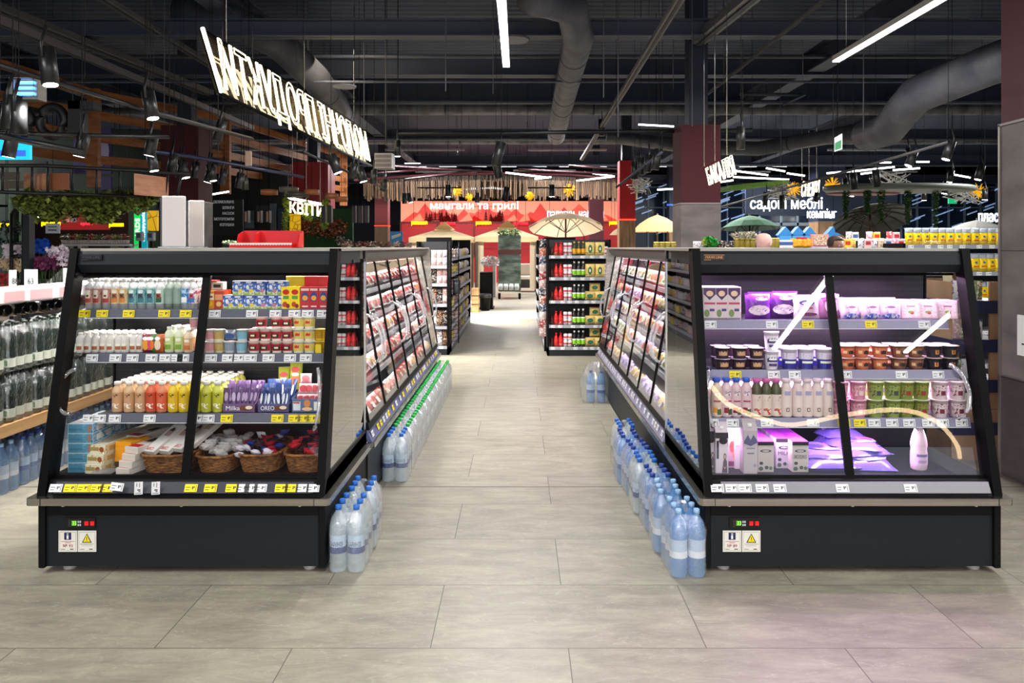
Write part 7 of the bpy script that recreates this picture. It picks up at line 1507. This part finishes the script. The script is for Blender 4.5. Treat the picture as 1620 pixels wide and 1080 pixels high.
U = [(343,222,8,.05,.22,(.3,0),'dark unlit spotlight in front of the lattice, second bay'),(15,205,5.5,.06,.25,(.1,0),'dark spotlight at the left edge'),(30,212,5.2,.05,.22,(0,0),'dark unlit spotlight beside the ring letters'),(270,272,9,.05,.22,(.2,0),'dark spotlight left of the lit pair before the maroon column'),(308,281,9.8,.05,.2,(.1,0),'dark unlit spotlight at the maroon column'),(350,292,10.2,.05,.22,(.2,0),'dark unlit spotlight right of the maroon column'),(377,298,10.5,.055,.22,(.2,0),'dark unlit spotlight, next to the right'),(388,300,10.6,.05,.2,(-.1,0),'dark unlit spotlight, last on the curved rail'),
     (556,282,10.5,.055,.22,(.2,0),'dark unlit spotlight under the neon sign end'),(590,290,11.6,.05,.2,(.1,0),'dark unlit spotlight right of the neon sign end'),(605,302,12.5,.05,.2,(.2,0),'dark spotlight, last on the rail by the neon sign'),(784,262,11,.07,.35,(.25,0),'dark unlit spotlight in the middle of the picture, upper'),(790,282,13,.07,.3,(-.2,0),'dark spotlight in the middle of the picture, lower'),(798,318,16,.07,.3,(.2,0),'dark spotlight above the mural lettering end'),(1036,268,11,.06,.3,(.2,0),'dark unlit spotlight, right one on the short slanting rail'),(1024,272,11.4,.055,.26,(.1,0),'dark unlit spotlight, second on the short slanting rail'),(1014,276,11.8,.055,.26,(0,0),'dark unlit spotlight, third on the short slanting rail'),(1004,283,12.2,.055,.28,(0,0),'dark unlit spotlight, fourth on the short slanting rail'),
     (1172,236,9.5,.055,.28,(0,0),'dark unlit spotlight beside the maroon column top'),(1388,296,12,.06,.28,(-.1,0),'dark unlit spotlight on the right slanting rail'),(1352,300,13,.06,.3,(-.1,0),'dark unlit spotlight farther down the right slanting rail'),(952,215,16,.07,.35,(0,0),'dark unlit spotlight beside the ceiling channel'),(640,322,19,.06,.26,(0,0),'dark unlit spotlight left of the mural'),(755,320,19,.06,.24,(0,0),'dark unlit spotlight before the mural lettering'),(1237,330,17,.06,.3,(0,0),'dark unlit spotlight before the large right sign'),(1210,325,17,.06,.3,(.1,0),'dark unlit spotlight left of the large right sign')]
for (px,py,Y,r,L,lean,lb) in U: spot(px,py,Y,r,L,lean,lb,lit=False)
def railbar(pts, label, r=.018, m=SPB): 
    b = MB().tube(pts, r, m, 4)
    for p in (pts[0], pts[-1]): b.tube([p, (p[0], p[1], 6.0)], .005, SPB, 3)
    return one('lighting_track', b, label, 'lighting track')
railbar([P(-20,210,6), P(268,217,7)], 'thin black lighting track across the left side'); railbar([P(230,238,8.5), P(300,247,9.4), P(480,280,12)], 'curved bluish lighting track before the maroon column', .025, mat('#20264a', .4))
railbar([P(480,240,9), P(612,300,12.6)], 'slanting lighting track below the neon sign'); railbar([P(630,212,11.5), P(1190,206,11.5)], 'long black bar across the middle under the roof', .03); railbar([P(1048,240,10.8), P(975,296,12.6)], 'short slanting lighting track left of the maroon column', .025, GREYM)
railbar([P(1500,225,9), P(1130,330,17)], 'long slanting lighting track at right', .02, mat('#3c3a3e', .5)); railbar([P(660,297,18), P(730,297,18)], 'short lighting track above the aisle, left'); railbar([P(835,297,18), P(905,297,18)], 'short lighting track above the aisle, right'); railbar([P(-10,100,5.2), P(250,180,6.4), P(400,220,8)], 'upper left lighting track with the two large spotlights', .02)
railbar([P(0,215,5.5), P(130,240,6.2)], 'lower left black bar near the ring letters', .025)
# insect lamp
t = thing('insect_lamp', 'steel insect lamp with glowing blue tubes at upper left', 'lamp', P(36,140,6)); Y = 6; a, e_ = P(14,157,Y), P(59,122,Y)
obj('housing', MB().box(a[0], e_[0], Y, Y+.12, a[2], e_[2], STEEL), t)
for k in range(3): z = a[2]+(e_[2]-a[2])*(.25+.25*k); obj('tube', MB().tube([(a[0]+.07,Y-.01,z),(e_[0]-.02,Y-.01,z)], .012, mat((.05,.25,1), .4, emit=8), 6), t)
obj('grille', MB().tube([(a[0]+.06,Y-.03,a[2]+.02),(e_[0]-.01,Y-.03,a[2]+.02),(e_[0]-.01,Y-.03,e_[2]-.02),(a[0]+.06,Y-.03,e_[2]-.02)], .004, CHROME, 4, closed=True), t)
# big black ring letters
t = thing('black_letter_sign', 'unlit black round letter sign seen from behind at upper left', 'sign', P(60,190,7.5)); BL = mat('#0b0c0f', .5)
for px, r in ((32, 18), (83, 20)):
    c = Vector(P(px,192,7.5)); rr = r*7.5/FPX; pts = [tuple(c+Vector((cos(2*pi*k/24)*rr, 0, sin(2*pi*k/24)*rr*1.15))) for k in range(24)]; obj('letter', MB().tube(pts, .045, BL, 8, closed=True), t)
c = P(112,215,7.5); b = MB(); b.box(c[0], c[0]+.12, 7.45, 7.6, c[2], c[2]+.34, BL); b.box(c[0]+.0, c[0]+.25, 7.45, 7.6, c[2]+.26, c[2]+.34, BL); obj('letter', b, t)
# screen, purple banner, wood board, steel truss
a, e_ = P(-5,240,10), P(47,225,10); one('lit_screen', MB().box(a[0], e_[0], 10, 10.05, a[2]-.1, e_[2]+.05, mat('#20b8d8', .4, emit=1.3)).box(a[0]+.05, e_[0]-.05, 9.99, 10, a[2]-.06, a[2]+.02, mat('#3a64e0', .4, emit=1.2)), 'turquoise and blue lit screen at the upper left edge', 'screen')
t = thing('purple_banner', 'purple banner with white round shape behind the lattice', 'banner', P(145,225,15.8)); a, e_ = P(116,275,15.8), P(176,203,15.8)
obj('cloth', MB().box(a[0], e_[0], 15.8, 15.84, a[2], e_[2], mat('#4a3f74', .6)), t); obj('round_print', MB().disc((a[0]*.35+e_[0]*.65), (a[2]+e_[2])/2, .24, .33, 15.79, mat('#a8a0c8', .6), 20), t)
a, e_ = P(212,310,8.6), P(266,274,8.6); one('wooden_sign_board', MB().hull([P(212,274,8.2),P(212,308,8.2),P(212.5,308,8.26),P(212.5,274,8.26)], [P(266,281,9),P(266,312,9),P(266.5,312,9.06),P(266.5,281,9.06)], noisy('light_wood_board', '#a86e4c', '#c88c68', 3, .5, 6, stretch=(1,1,6))), 'light wooden board hanging above the white card holders', 'board')
TR = mat('#121315', .5)
t = thing('steel_truss', 'black steel truss carrying greenery at left', 'truss', P(110,285,9))
tl = [P(-20,262,7.6), P(70,262,8), P(215,270,8.6), P(300,275,9.2)]; bl_ = [P(-20,303,7.6), P(70,306,8), P(215,310,8.6), P(290,318,9.2)]
obj('top_chord', MB().tube(tl, .02, TR, 5), t); obj('bottom_chord', MB().tube(bl_, .02, TR, 5), t); b = MB()
for k in range(12):
    u = k/11*2.85; i = min(2, int(u)); f_ = u-i; p, q = Vector(tl[i]).lerp(Vector(tl[i+1]), f_), Vector(bl_[i]).lerp(Vector(bl_[i+1]), f_); obj('strut', MB().tube([tuple(p), tuple(q)], .014, TR, 5), t)
for i, (x0, x1, m) in enumerate(((38,54,ORW),(58,75,ORW),(78,108,noisy('perforated_copper', '#7a4628', '#a8653c', 120, .5)))):
    a, e_ = P(x0,300,8.1), P(x1,274,8.1); obj('infill_panel', MB().box(a[0], e_[0], 8.1, 8.12, a[2], e_[2], _M['light_wood_board'] if i < 2 else m), t)
t2 = thing('steel_ladder_frame', 'black steel frame standing under the truss at left', 'frame', P(20,380,8.4)); b = MB()
for pts in ([P(18,340,8.4),P(18,400,8.4)[:2]+(0,)], [P(37,330,8.4),P(37,400,8.4)[:2]+(0,)], [P(18,340,8.4),P(37,312,8.4)], [P(18,362,8.4),P(37,362,8.4)], [P(18,384,8.4),P(37,384,8.4)], [P(18,405,8.4),P(37,405,8.4)]): b.tube(pts, .02, TR, 5)
obj('bars', b, t2)
b = MB(); a, e_ = P(36,400,8.35), P(46,337,8.35); one('dark_post', MB().box(a[0], e_[0], 8.35, 8.45, 0, e_[2], mat('#161c20', .5)), 'dark square post under the left truss', 'post')
# greenery under the truss
b = MB(); R = random.Random(12); FG = noisy('fern_green', '#4c5a1a', '#8a9440', 25, .7)
for k in range(40):
    u = k/39; px = 40+190*u; y = 312+R.uniform(0,16)+(14 if .12 < u < .3 or .55 < u < .7 else 0); sprig(b, P(px, y, 8+u*.8), .14, 110, FG, (.03,.08), .75, R)
o = one('hanging_greenery', b, 'long green garland hanging under the left truss', 'greenery'); o['kind'] = 'stuff'
# shop fronts at the far left
t = thing('flower_shop', 'olive green shop front with glazed bays at left', 'shop front', (-10, 16, 0)); OL = mat('#2c3828', .7); Y = 16
obj('wall', MB().box(px2x(-260,Y), px2x(250,Y), Y+.3, Y+.4, 2.55, 4.2, OL).box(px2x(-260,Y), px2x(12,Y), Y+.3, Y+.4, 0, 2.6, mat('#22302a', .7)), t)
for x in (12, 30, 203, 232): obj('pillar', MB().box(px2x(x,Y), px2x(x+9,Y), Y, Y+.3, 0, 2.7, mat('#3c5038', .7)), t)
obj('glass', MB().box(px2x(40,Y), px2x(203,Y), Y+.1, Y+.12, .3, 2.6, GLASS), t)
t = thing('shop_interior', 'dim shop interior with red mountain picture seen through glass at left', 'shop', (px2x(130,18), 18, 0)); Y = 18
obj('rear_wall', MB().box(px2x(35,Y), px2x(215,Y), Y, Y+.1, 0, 3, mat('#3c2426', .7)), t); b = MB(); R = random.Random(2)
for k in range(9): x = px2x(95+k*8, Y); b.add([(x-.25,Y-.01,2.1),(x+.25,Y-.01,2.1),(x+.05,Y-.01,2.1+R.uniform(.2,.45))], [(0,1,2)], mat('#b03a38', .6, emit=.35))
obj('mountain_picture', b, t)
obj('shelf', MB().box(px2x(40,Y), px2x(200,Y), Y-.4, Y, 1.52, 1.56, C('#7a1a1c')), t); obj('lower_shelf', MB().box(px2x(40,Y), px2x(200,Y), Y-.4, Y, .9, .94, C('#7a1a1c')), t)
for k, (a, e_, y0, y1, m, wd) in enumerate([(0,18,353,359,YL,'розпал'),(66,95,351,358,YL,'розпалювач'),(128,146,351,357,RLt,'вугілля'),(173,195,353,360,YL,'розпалювач')]): wallsign('small_lit_sign', '%s glowing word sign, %s from left in the shop at left' % (('yellow','yellow','red','yellow')[k], nth(k)), a, e_, y0, y1, 15.9 if k == 0 else 17.5, wd, m)
for k, px in enumerate((46,55,100,116,122,180)): 
    x = px2x(px, 17.6); one('boxed_goods', MB().box(x-.09, x+.09, 17.62, 17.9, 1.565, 1.565+.2+.05*(k%2), C(['#c8b8a8','#e0d8d0','#b8a088'][k%3])), 'small pale box, %s from left on the red shelf in the left shop' % nth(k), 'box', 'boxes on the red shop shelf')
t = thing('word_sign', 'white word letters sign at the left shop window', 'sign', P(55,345,15.5)); a, e_ = P(42,350,15.5), P(68,341,15.5); text('lettering', 'ДЛЯ ВСЕ', 1, mat((1,1,1), .4, emit=1.5), (a[0],15.5,a[2]), parent=t, width=e_[0]-a[0], height=e_[2]-a[2], extrude=.01)
# green light-box banner, yellow panel
t = thing('light_box_banner', 'green and turquoise vertical light-box reading ARDS', 'light box', P(221,360,13)); Y = 13
a, e_ = P(212,395,Y), P(222,325,Y); obj('green_panel', MB().box(a[0], e_[0], Y, Y+.05, a[2], e_[2], mat('#08c048', .4, emit=1.0)), t); a2, e2 = P(222,395,Y), P(232,325,Y); obj('turquoise_panel', MB().box(a2[0], e2[0], Y, Y+.05, a2[2], e2[2], mat('#0a8a9a', .4, emit=.8)), t)
text('lettering', 'ARDS', 1, mat((1,1,1), .4, emit=2), (a[0]+.10, Y-.01, a[2]+.2), (0,0,1), (-1,0,0), parent=t, width=.34, height=.075, extrude=.005); text('lettering', 'подарунків', 1, mat((1,1,1), .4, emit=2), (a2[0]+.09, Y-.01, a2[2]+.15), (0,0,1), (-1,0,0), parent=t, width=.5, height=.06, extrude=.005)
def voronoi_panel(n_, c1, c2, e):
    m = mat(c1, .5, emit=e, name=n_); nt = m.node_tree; v = nt.nodes.new('ShaderNodeTexVoronoi'); v.feature = 'DISTANCE_TO_EDGE'; v.inputs['Scale'].default_value = 6; cr = nt.nodes.new('ShaderNodeValToRGB'); cr.color_ramp.elements[0].color = lin(c2); cr.color_ramp.elements[1].color = lin(c1); cr.color_ramp.elements[1].position = .08
    tc = nt.nodes.new('ShaderNodeTexCoord'); nt.links.new(tc.outputs['Object'], v.inputs['Vector']); nt.links.new(v.outputs['Distance'], cr.inputs[0]); nt.links.new(cr.outputs[0], nt.nodes['Principled BSDF'].inputs['Base Color']); nt.links.new(cr.outputs[0], nt.nodes['Principled BSDF'].inputs['Emission Color']); return m
VP_ = voronoi_panel('cracked_yellow_panel', '#e8b418', '#8a6410', .5)
a, e_ = P(233,365,13), P(249,333,13); one('yellow_panel', MB().box(a[0], e_[0], 13, 13.05, a[2], e_[2], VP_), 'yellow cracked-pattern panel beside the green light-box', 'panel')
a, e_ = P(458,372,19), P(475,338,19); one('yellow_panel', MB().box(a[0], e_[0], 19, 19.05, a[2], e_[2], VP_), 'yellow cracked-pattern panel beside the green plant wall', 'panel')
for k, px in enumerate((214,232)): a, e_ = P(px,381,12), P(px+11,367,12); one('card_terminal', MB().box(a[0], e_[0], 12, 12.08, a[2], e_[2], C('#8a9096'), .01).box(a[0]+.03, e_[0]-.03, 11.99, 12, a[2]+.05, e_[2]-.02, C('#3a4248')).box((a[0]+e_[0])/2-.015, (a[0]+e_[0])/2+.015, 12.03, 12.06, 0, a[2], BLACK), 'grey terminal on a stand, %s one below the light-box' % ('left','right')[k], 'terminal')
# flower counter
t = thing('flower_counter', 'grey sloped flower counter behind the left stand', 'counter', (-5.2, 9.2, 0)); obj('counter', MB().hull([(-7.5,8.6,0),(-7.5,10.4,0),(-7.5,10.4,1.25),(-7.5,8.6,.95)], [(-3.7,8.6,0),(-3.7,10.4,0),(-3.7,10.4,1.25),(-3.7,8.6,.95)], C('#6a6668', .5)), t); obj('slant_panel', MB().hull([P(62,458,8.5),P(100,455,8.5),P(108,455,8.6),P(108,415,8.6)], [P(62,458,8.55),P(100,455,8.55),P(108,455,8.65),P(108,415,8.65)], STEEL), t)
def orchid(px, py, Y, col, label, R=.16, n=110, stems=True, group=None):
    c = Vector(P(px, py, Y)); t = thing('potted_orchid', label, 'flowers', (c.x, c.y, 1.15), group); rn = random.Random(int(px*7+py))
    b = MB()
    for _ in range(n):
        a, z = rn.uniform(0,6.28), rn.uniform(-1,1); p = c+Vector((cos(a)*R*rn.random()**.5, sin(a)*R*.6, z*R*.55)); s_ = rn.uniform(.018,.034); nrm = Vector((rn.uniform(-.6,.6), -1, rn.uniform(-.3,.6))).normalized(); u = nrm.cross(Vector((0,0,1))).normalized(); v = nrm.cross(u); k = 5
        b.add([tuple(p)]+[tuple(p+(u*cos(2*pi*i/10)+v*sin(2*pi*i/10))*s_*(1 if i % 2 == 0 else .45)) for i in range(10)], [(0,1+i,1+(i+1)%10) for i in range(10)], col)
    obj('blossoms', b, t); b = MB()
    for _ in range(4): b.tube([(c.x+rn.uniform(-.05,.05), c.y+.03, 1.2), (c.x+rn.uniform(-.1,.1), c.y+.03, c.z)], .004, C('#3c5a28'), 4)
    sprig(b, (c.x, c.y, 1.22), .12, 30, C('#2c4a22'), (.06,.12), .5, rn); obj('stems', b, t); obj('pot', MB().lathe([(.05,1.0),(.065,1.13),(.07,1.14)], C('#d0ccc8'), 10, (c.x, c.y, 0)), t)
blue = C('#2f78f4', .6); wht = C('#e0d0dc', .6); mag = C('#7a2a58', .6); pur = C('#5a2048', .6); yelw = C('#c8b088', .6); rd = C('#8a1a1c', .6)
orchid(58,390,8.8,blue,'bright blue blossom cluster behind the left stand',.13,240); orchid(62,387,8.9,C('#2f74ee',.6),'lighter blue blossom cluster beside the bright blue one',.11,120)
orchid(25,398,8.7,wht,'pale pink orchid left of the blue blossoms',.14)
for k, (px, py, c) in enumerate([(15,418,yelw),(34,418,yelw),(48,416,pur),(60,418,mag),(72,416,mag),(84,414,pur),(95,412,mag),(104,410,wht),(90,398,wht)]): orchid(px,py,8.5,c,'%s orchid, %s from left behind the price cards' % ({id(yelw):'cream',id(pur):'dark purple',id(mag):'magenta',id(wht):'white'}[id(c)], nth(k)),.12,80)
orchid(4,445,7.2,rd,'dark red flowers at the left edge above the stand',.12,120); orchid(3,370,9,C('#16281c'),'dark green foliage at the left edge',.3,160)
t = thing('flower_shelf', 'long shelf of small flower pots behind the blue blossoms', 'shelf', P(150,388,12)); Y = 12; a, e_ = P(98,386,Y), P(205,386,Y); obj('board', MB().box(a[0], e_[0], Y, Y+.3, a[2]-.03, a[2], C('#c8c8cc')), t); obj('upper_rail', MB().tube([P(98,374,Y), P(205,374,Y)], .012, CHROME, 5), t)
for px in (100, 203): obj('leg', MB().box(px2x(px,Y)-.02, px2x(px,Y)+.02, Y+.1, Y+.14, 0, a[2], C('#9a9a9e')), t)
cl = ['#b8a060','#c8a868','#7a3a34','#4a5a34','#8aa070','#c8504a','#d8c8b8']
for k in range(26):
    px = 101+k*4; c = P(px, 385.5, Y); b = MB(); b.lathe([(.03,0),(.042,.06)], C('#b8aca8'), 8, c); sprig(b, (c[0],c[1],c[2]+.11), .055, 40, C(cl[(k*3) % 7], .6), (.02,.04), .8, random.Random(k))
    one('small_flower_pot', b, 'small flower pot, %s from left on the long flower shelf' % nth(k), 'flower pot', 'pots on the flower shelf')
a, e_ = P(72,369,11), P(94,353,11); t = one('white_notice', MB().box(a[0], e_[0], 11, 11.02, a[2], e_[2], C('#d8dcdc')).box(a[0]+.04, e_[0]-.04, 10.99, 11, a[2]+.04, a[2]+.055, INK).box(a[0]+.04, e_[0]-.04, 10.99, 11, a[2]+.09, a[2]+.1, INK).tube([((a[0]+e_[0])/2,11.01,e_[2]),((a[0]+e_[0])/2,11.01,6)], .004, BLACK, 3), 'white notice hanging above the blue blossoms', 'notice'); 
# black board with words
t = thing('word_board', 'black board with white category words behind the card holders', 'board', P(365,345,17)); Y = 17; a, e_ = P(334,372,Y), P(378,315,Y)
obj('board', MB().box(a[0], e_[0]+.08, Y+.02, Y+.06, a[2], e_[2], mat('#0d0f12', .6)), t)
for x_ in (a[0]+.03, e_[0]+.03): obj('leg', MB().box(x_, x_+.03, Y+.03, Y+.06, 0, a[2], BLACK), t)
for k, (wd, x0) in enumerate((('ОБПРИСКУВАЧІ',338),('ШЛАНГИ',352),('НАСОСИ',352),('МОТОПОМПИ',339),('КОПУШКИ',348))): p, q = P(x0,321.5+k*9,Y), P(370,317+k*9,Y); text('lettering', wd, 1, mat('#b8babc', .5, emit=.25), (p[0],Y,p[2]), parent=t, width=q[0]-p[0], height=q[2]-p[2], extrude=.004)
t = thing('dark_shop', 'dark shop front with teal frames behind the red display box', 'shop front', P(400,350,19)); Y = 19.5
obj('wall', MB().box(px2x(330,Y), px2x(455,Y), Y, Y+.1, 0, 3.6, mat('#10161c', .7)).box(px2x(380,Y), px2x(386,Y), Y-.05, Y, 0, 2.9, mat('#0f4448', .6)), t)
for k, (x0, x1, y0, y1, c) in enumerate([(386,403,333,362,'#3a4a58'),(405,427,325,352,'#20262e'),(428,438,322,365,'#4a5660'),(440,452,330,364,'#1c2c4a'),(390,402,348,360,'#5a6a78')]): a, e_ = P(x0,y1,Y-.06), P(x1,y0,Y-.06); obj('window_panel', MB().box(a[0], e_[0], Y-.08-.01*k, Y-.06, a[2], e_[2], C(c)), t)
for k, px in enumerate((386,406,420,556,566,576,508,518)): a, e_ = P(px,352,16), P(px+6,333 if k < 3 else 325,16); one('hanging_lantern', MB().box(a[0], e_[0], 16, 16.15, a[2], e_[2], TR).box(a[0]+.02, e_[0]-.02, 15.99, 16, a[2]+.02, e_[2]-.02, C('#a8806a') if k < 3 else C('#2a2c30')).tube([((a[0]+e_[0])/2,16.07,e_[2]),((a[0]+e_[0])/2,16.07,6)], .005, BLACK, 3), 'box-shaped hanging lantern, %s from left beyond the left island' % nth(k), 'lantern', 'hanging lanterns')
# green plant wall with garlands
t = thing('plant_wall', 'dark green artificial plant wall beyond the left island', 'plant wall', P(520,360,19.5)); Y = 19.5; a, e_ = P(455,395,Y), P(558,330,Y); obj('panel', MB().box(a[0], e_[0], Y, Y+.1, 0, e_[2], noisy('grass_wall', '#123016', '#24502a', 60, .9)), t)
for k, (px, py, r) in enumerate([(478,357,.18),(498,361,.32),(520,360,.34),(535,360,.28)]): b = MB(); sprig(b, P(px,py,19.4), r, 240, C('#a05038', .7), (.05,.09), .8, random.Random(k)); sprig(b, P(px,py,19.38), r, 60, C('#d0a080', .7), (.04,.07), .8, random.Random(k+9)); obj('blossom_cluster', b, t)
for k, (px, py) in enumerate(((538,380),(549,385))): b = MB(); sprig(b, P(px,py,19.3), .14, 70, C('#d8cfc0', .7), (.05,.08), .8); sprig(b, P(px,py,19.28), .12, 50, C('#5a2a1c', .7), (.04,.08), .8); obj('flower_spray', b, t)
for k, (px, y0, y1) in enumerate(((452,308,362),(487,322,345),(514,318,358),(516,326,350))):
    b = MB(); R = random.Random(k)
    for q in range(8): sprig(b, P(px+R.uniform(-3,3), y0+(y1-y0)*q/7, 18.6), .085, 50, noisy('lime_garland', '#7a9a2a', '#b8cc5a', 30, .7), (.04,.1), 1, R)
    one('green_garland', b, 'lime green garland, %s from left round the cream neon sign' % nth(k), 'garland')
bar(P(456,313,19.2), P(508,323,19.2), .035, 'bright lamp bar above the cream neon sign on the plant wall')
for k, (px, py, w_, c) in enumerate([(426,304,13,'#b07048'),(457,300,15,'#6a6a60'),(493,304,12,'#b07048'),(524,310,11,'#a86a48'),(540,315,10,'#b07048'),(470,308,18,'#4a4a44')]):
    c_ = P(px,py,15); one('ring_pendant', MB().lathe([(w_*15/FPX*.9,0),(w_*15/FPX,.0),(w_*15/FPX,.10),(w_*15/FPX*.9,.10)], C(c), 20, (c_[0], c_[1], c_[2]-.05), 1, 1, cap=False).lathe([(w_*15/FPX*.88,.02),(w_*15/FPX*.7,.02)], mat('#f0d8b0', .4, emit=.8), 20, (c_[0], c_[1], c_[2]-.05), 1, 1, cap=False).tube([(c_[0],c_[1],c_[2]-.03),(c_[0],c_[1],6)], .005, BLACK, 3), 'round wooden ring pendant, %s in the cluster above the plant wall' % nth(k), 'pendant lamp', 'ring pendants')
a, e_ = P(617,392,17), P(637,366,17); t = thing('blue_poster', 'blue poster of a tool left of the aisle beyond the island', 'poster', (a[0], 17, 0)); obj('sheet', MB().box(a[0], e_[0], 17, 17.04, a[2], e_[2], mat('#1f7ab0', .5, emit=.1)), t); obj('pictured_tool', MB().hull([(a[0]+.04,16.99,a[2]+.2),(a[0]+.04,16.99,a[2]+.27),(a[0]+.05,16.995,a[2]+.27),(a[0]+.05,16.995,a[2]+.2)], [(e_[0]-.04,16.99,a[2]+.27),(e_[0]-.04,16.99,a[2]+.33),(e_[0]-.04,16.995,a[2]+.33),(e_[0]-.04,16.995,a[2]+.27)], C('#d8dcd8')).box(e_[0]-.12, e_[0]-.03, 16.99, 17, a[2]+.05, a[2]+.1, C('#d8b828')), t); obj('foot', MB().box(a[0], e_[0], 17, 17.3, 0, a[2], CASED), t)
gondola('shelving_unit', 'low dark shelving with small flowers and jars beyond the left island', px2x(540,15), px2x(655,15), 15, .5, [.4,.9,1.3], 1.62)
for k in range(14):
    px = 545+k*7.6; c = P(px, 390, 15.2); b = MB(); b.lathe([(.05,0),(.06,.08)], C(['#6a5a4a','#c8b8a8','#3a3a40'][k%3]), 8, (c[0],c[1],1.63)); sprig(b, (c[0],c[1],1.75), .08, 50, C(['#c89a8a','#e0d0c0','#5a3a34','#b8a088','#8a3a34'][k%5], .7), (.03,.05), .7, random.Random(k))
    one('small_flower_pot', b, 'small dried-flower pot, %s from left on the low dark shelving' % nth(k), 'flower pot', 'pots on the low dark shelving')
t = thing('ceiling_speaker', 'slatted white box hanging under the roof beside the neon sign end', 'box', P(606,254,12)); a, e_ = P(592,266,12), P(620,242,12); obj('box', MB().box(a[0], e_[0], 12, 12.3, a[2], e_[2], C('#8d8584')), t)
for k in range(3): obj('louvre', MB().box(a[0]+.02, e_[0]-.02, 11.98, 12, a[2]+.03+.07*k, a[2]+.07+.07*k, C('#5a5452')), t)
one('access_point', MB().lathe([(.14,0),(.15,.02),(.02,.05)], C('#8a8c94'), 16, P(545,138,9.5)), 'flat round ceiling disc right of the neon sign top', 'ceiling device')
one('access_point', MB().lathe([(.2,0),(.22,.02),(.02,.05)], C('#4c4f5c'), 16, P(812,64,10)), 'flat round ceiling disc behind the aisle line lamp', 'ceiling device')
a, e_ = P(388,262,10), P(397,239,10); one('hanging_tag', MB().box(a[0], e_[0], 10, 10.04, a[2], e_[2], C('#c8a890')).tube([((a[0]+e_[0])/2,10.02,e_[2]),((a[0]+e_[0])/2,10.02,5)], .004, BLACK, 4), 'small pale box hanging in front of the lattice', 'hanging box')
bar(P(1055,324,33), P(1070,324,33), .04, 'dim far lamp bar right of the tall maroon column', mat('#3a60d0', .4, emit=1))

# dark sheets and panels filling the upper left shop fronts
for k, (x0, x1, y0, y1, c, d) in enumerate([(58,74,255,300,'#1c2420','dark green'),(80,112,262,300,'#2a2634','slate'),(182,200,205,262,'#26302a','olive'),(160,176,280,300,'#4a4270','violet')]):
    a, e_ = P(x0,y1,15.7), P(x1,y0,15.7); one('shop_banner', MB().box(a[0], e_[0], 15.7, 15.74, a[2], e_[2], C(c)), 'hanging %s banner among the lattice, %s from left' % (d, nth(k)), 'panel')
for k, (px, py, w) in enumerate([(10,278,40),(22,292,30)]):
    a, e_ = P(px-w/2,py+6,12), P(px+w/2,py-6,12); one('woven_panel', MB().box(a[0], e_[0], 12, 12.03, a[2], e_[2], noisy('woven_mesh', '#4a4038', '#b8a890', 90, .6)), 'pale woven panel at the left edge behind the truss, %s one' % ('upper','lower')[k], 'panel')
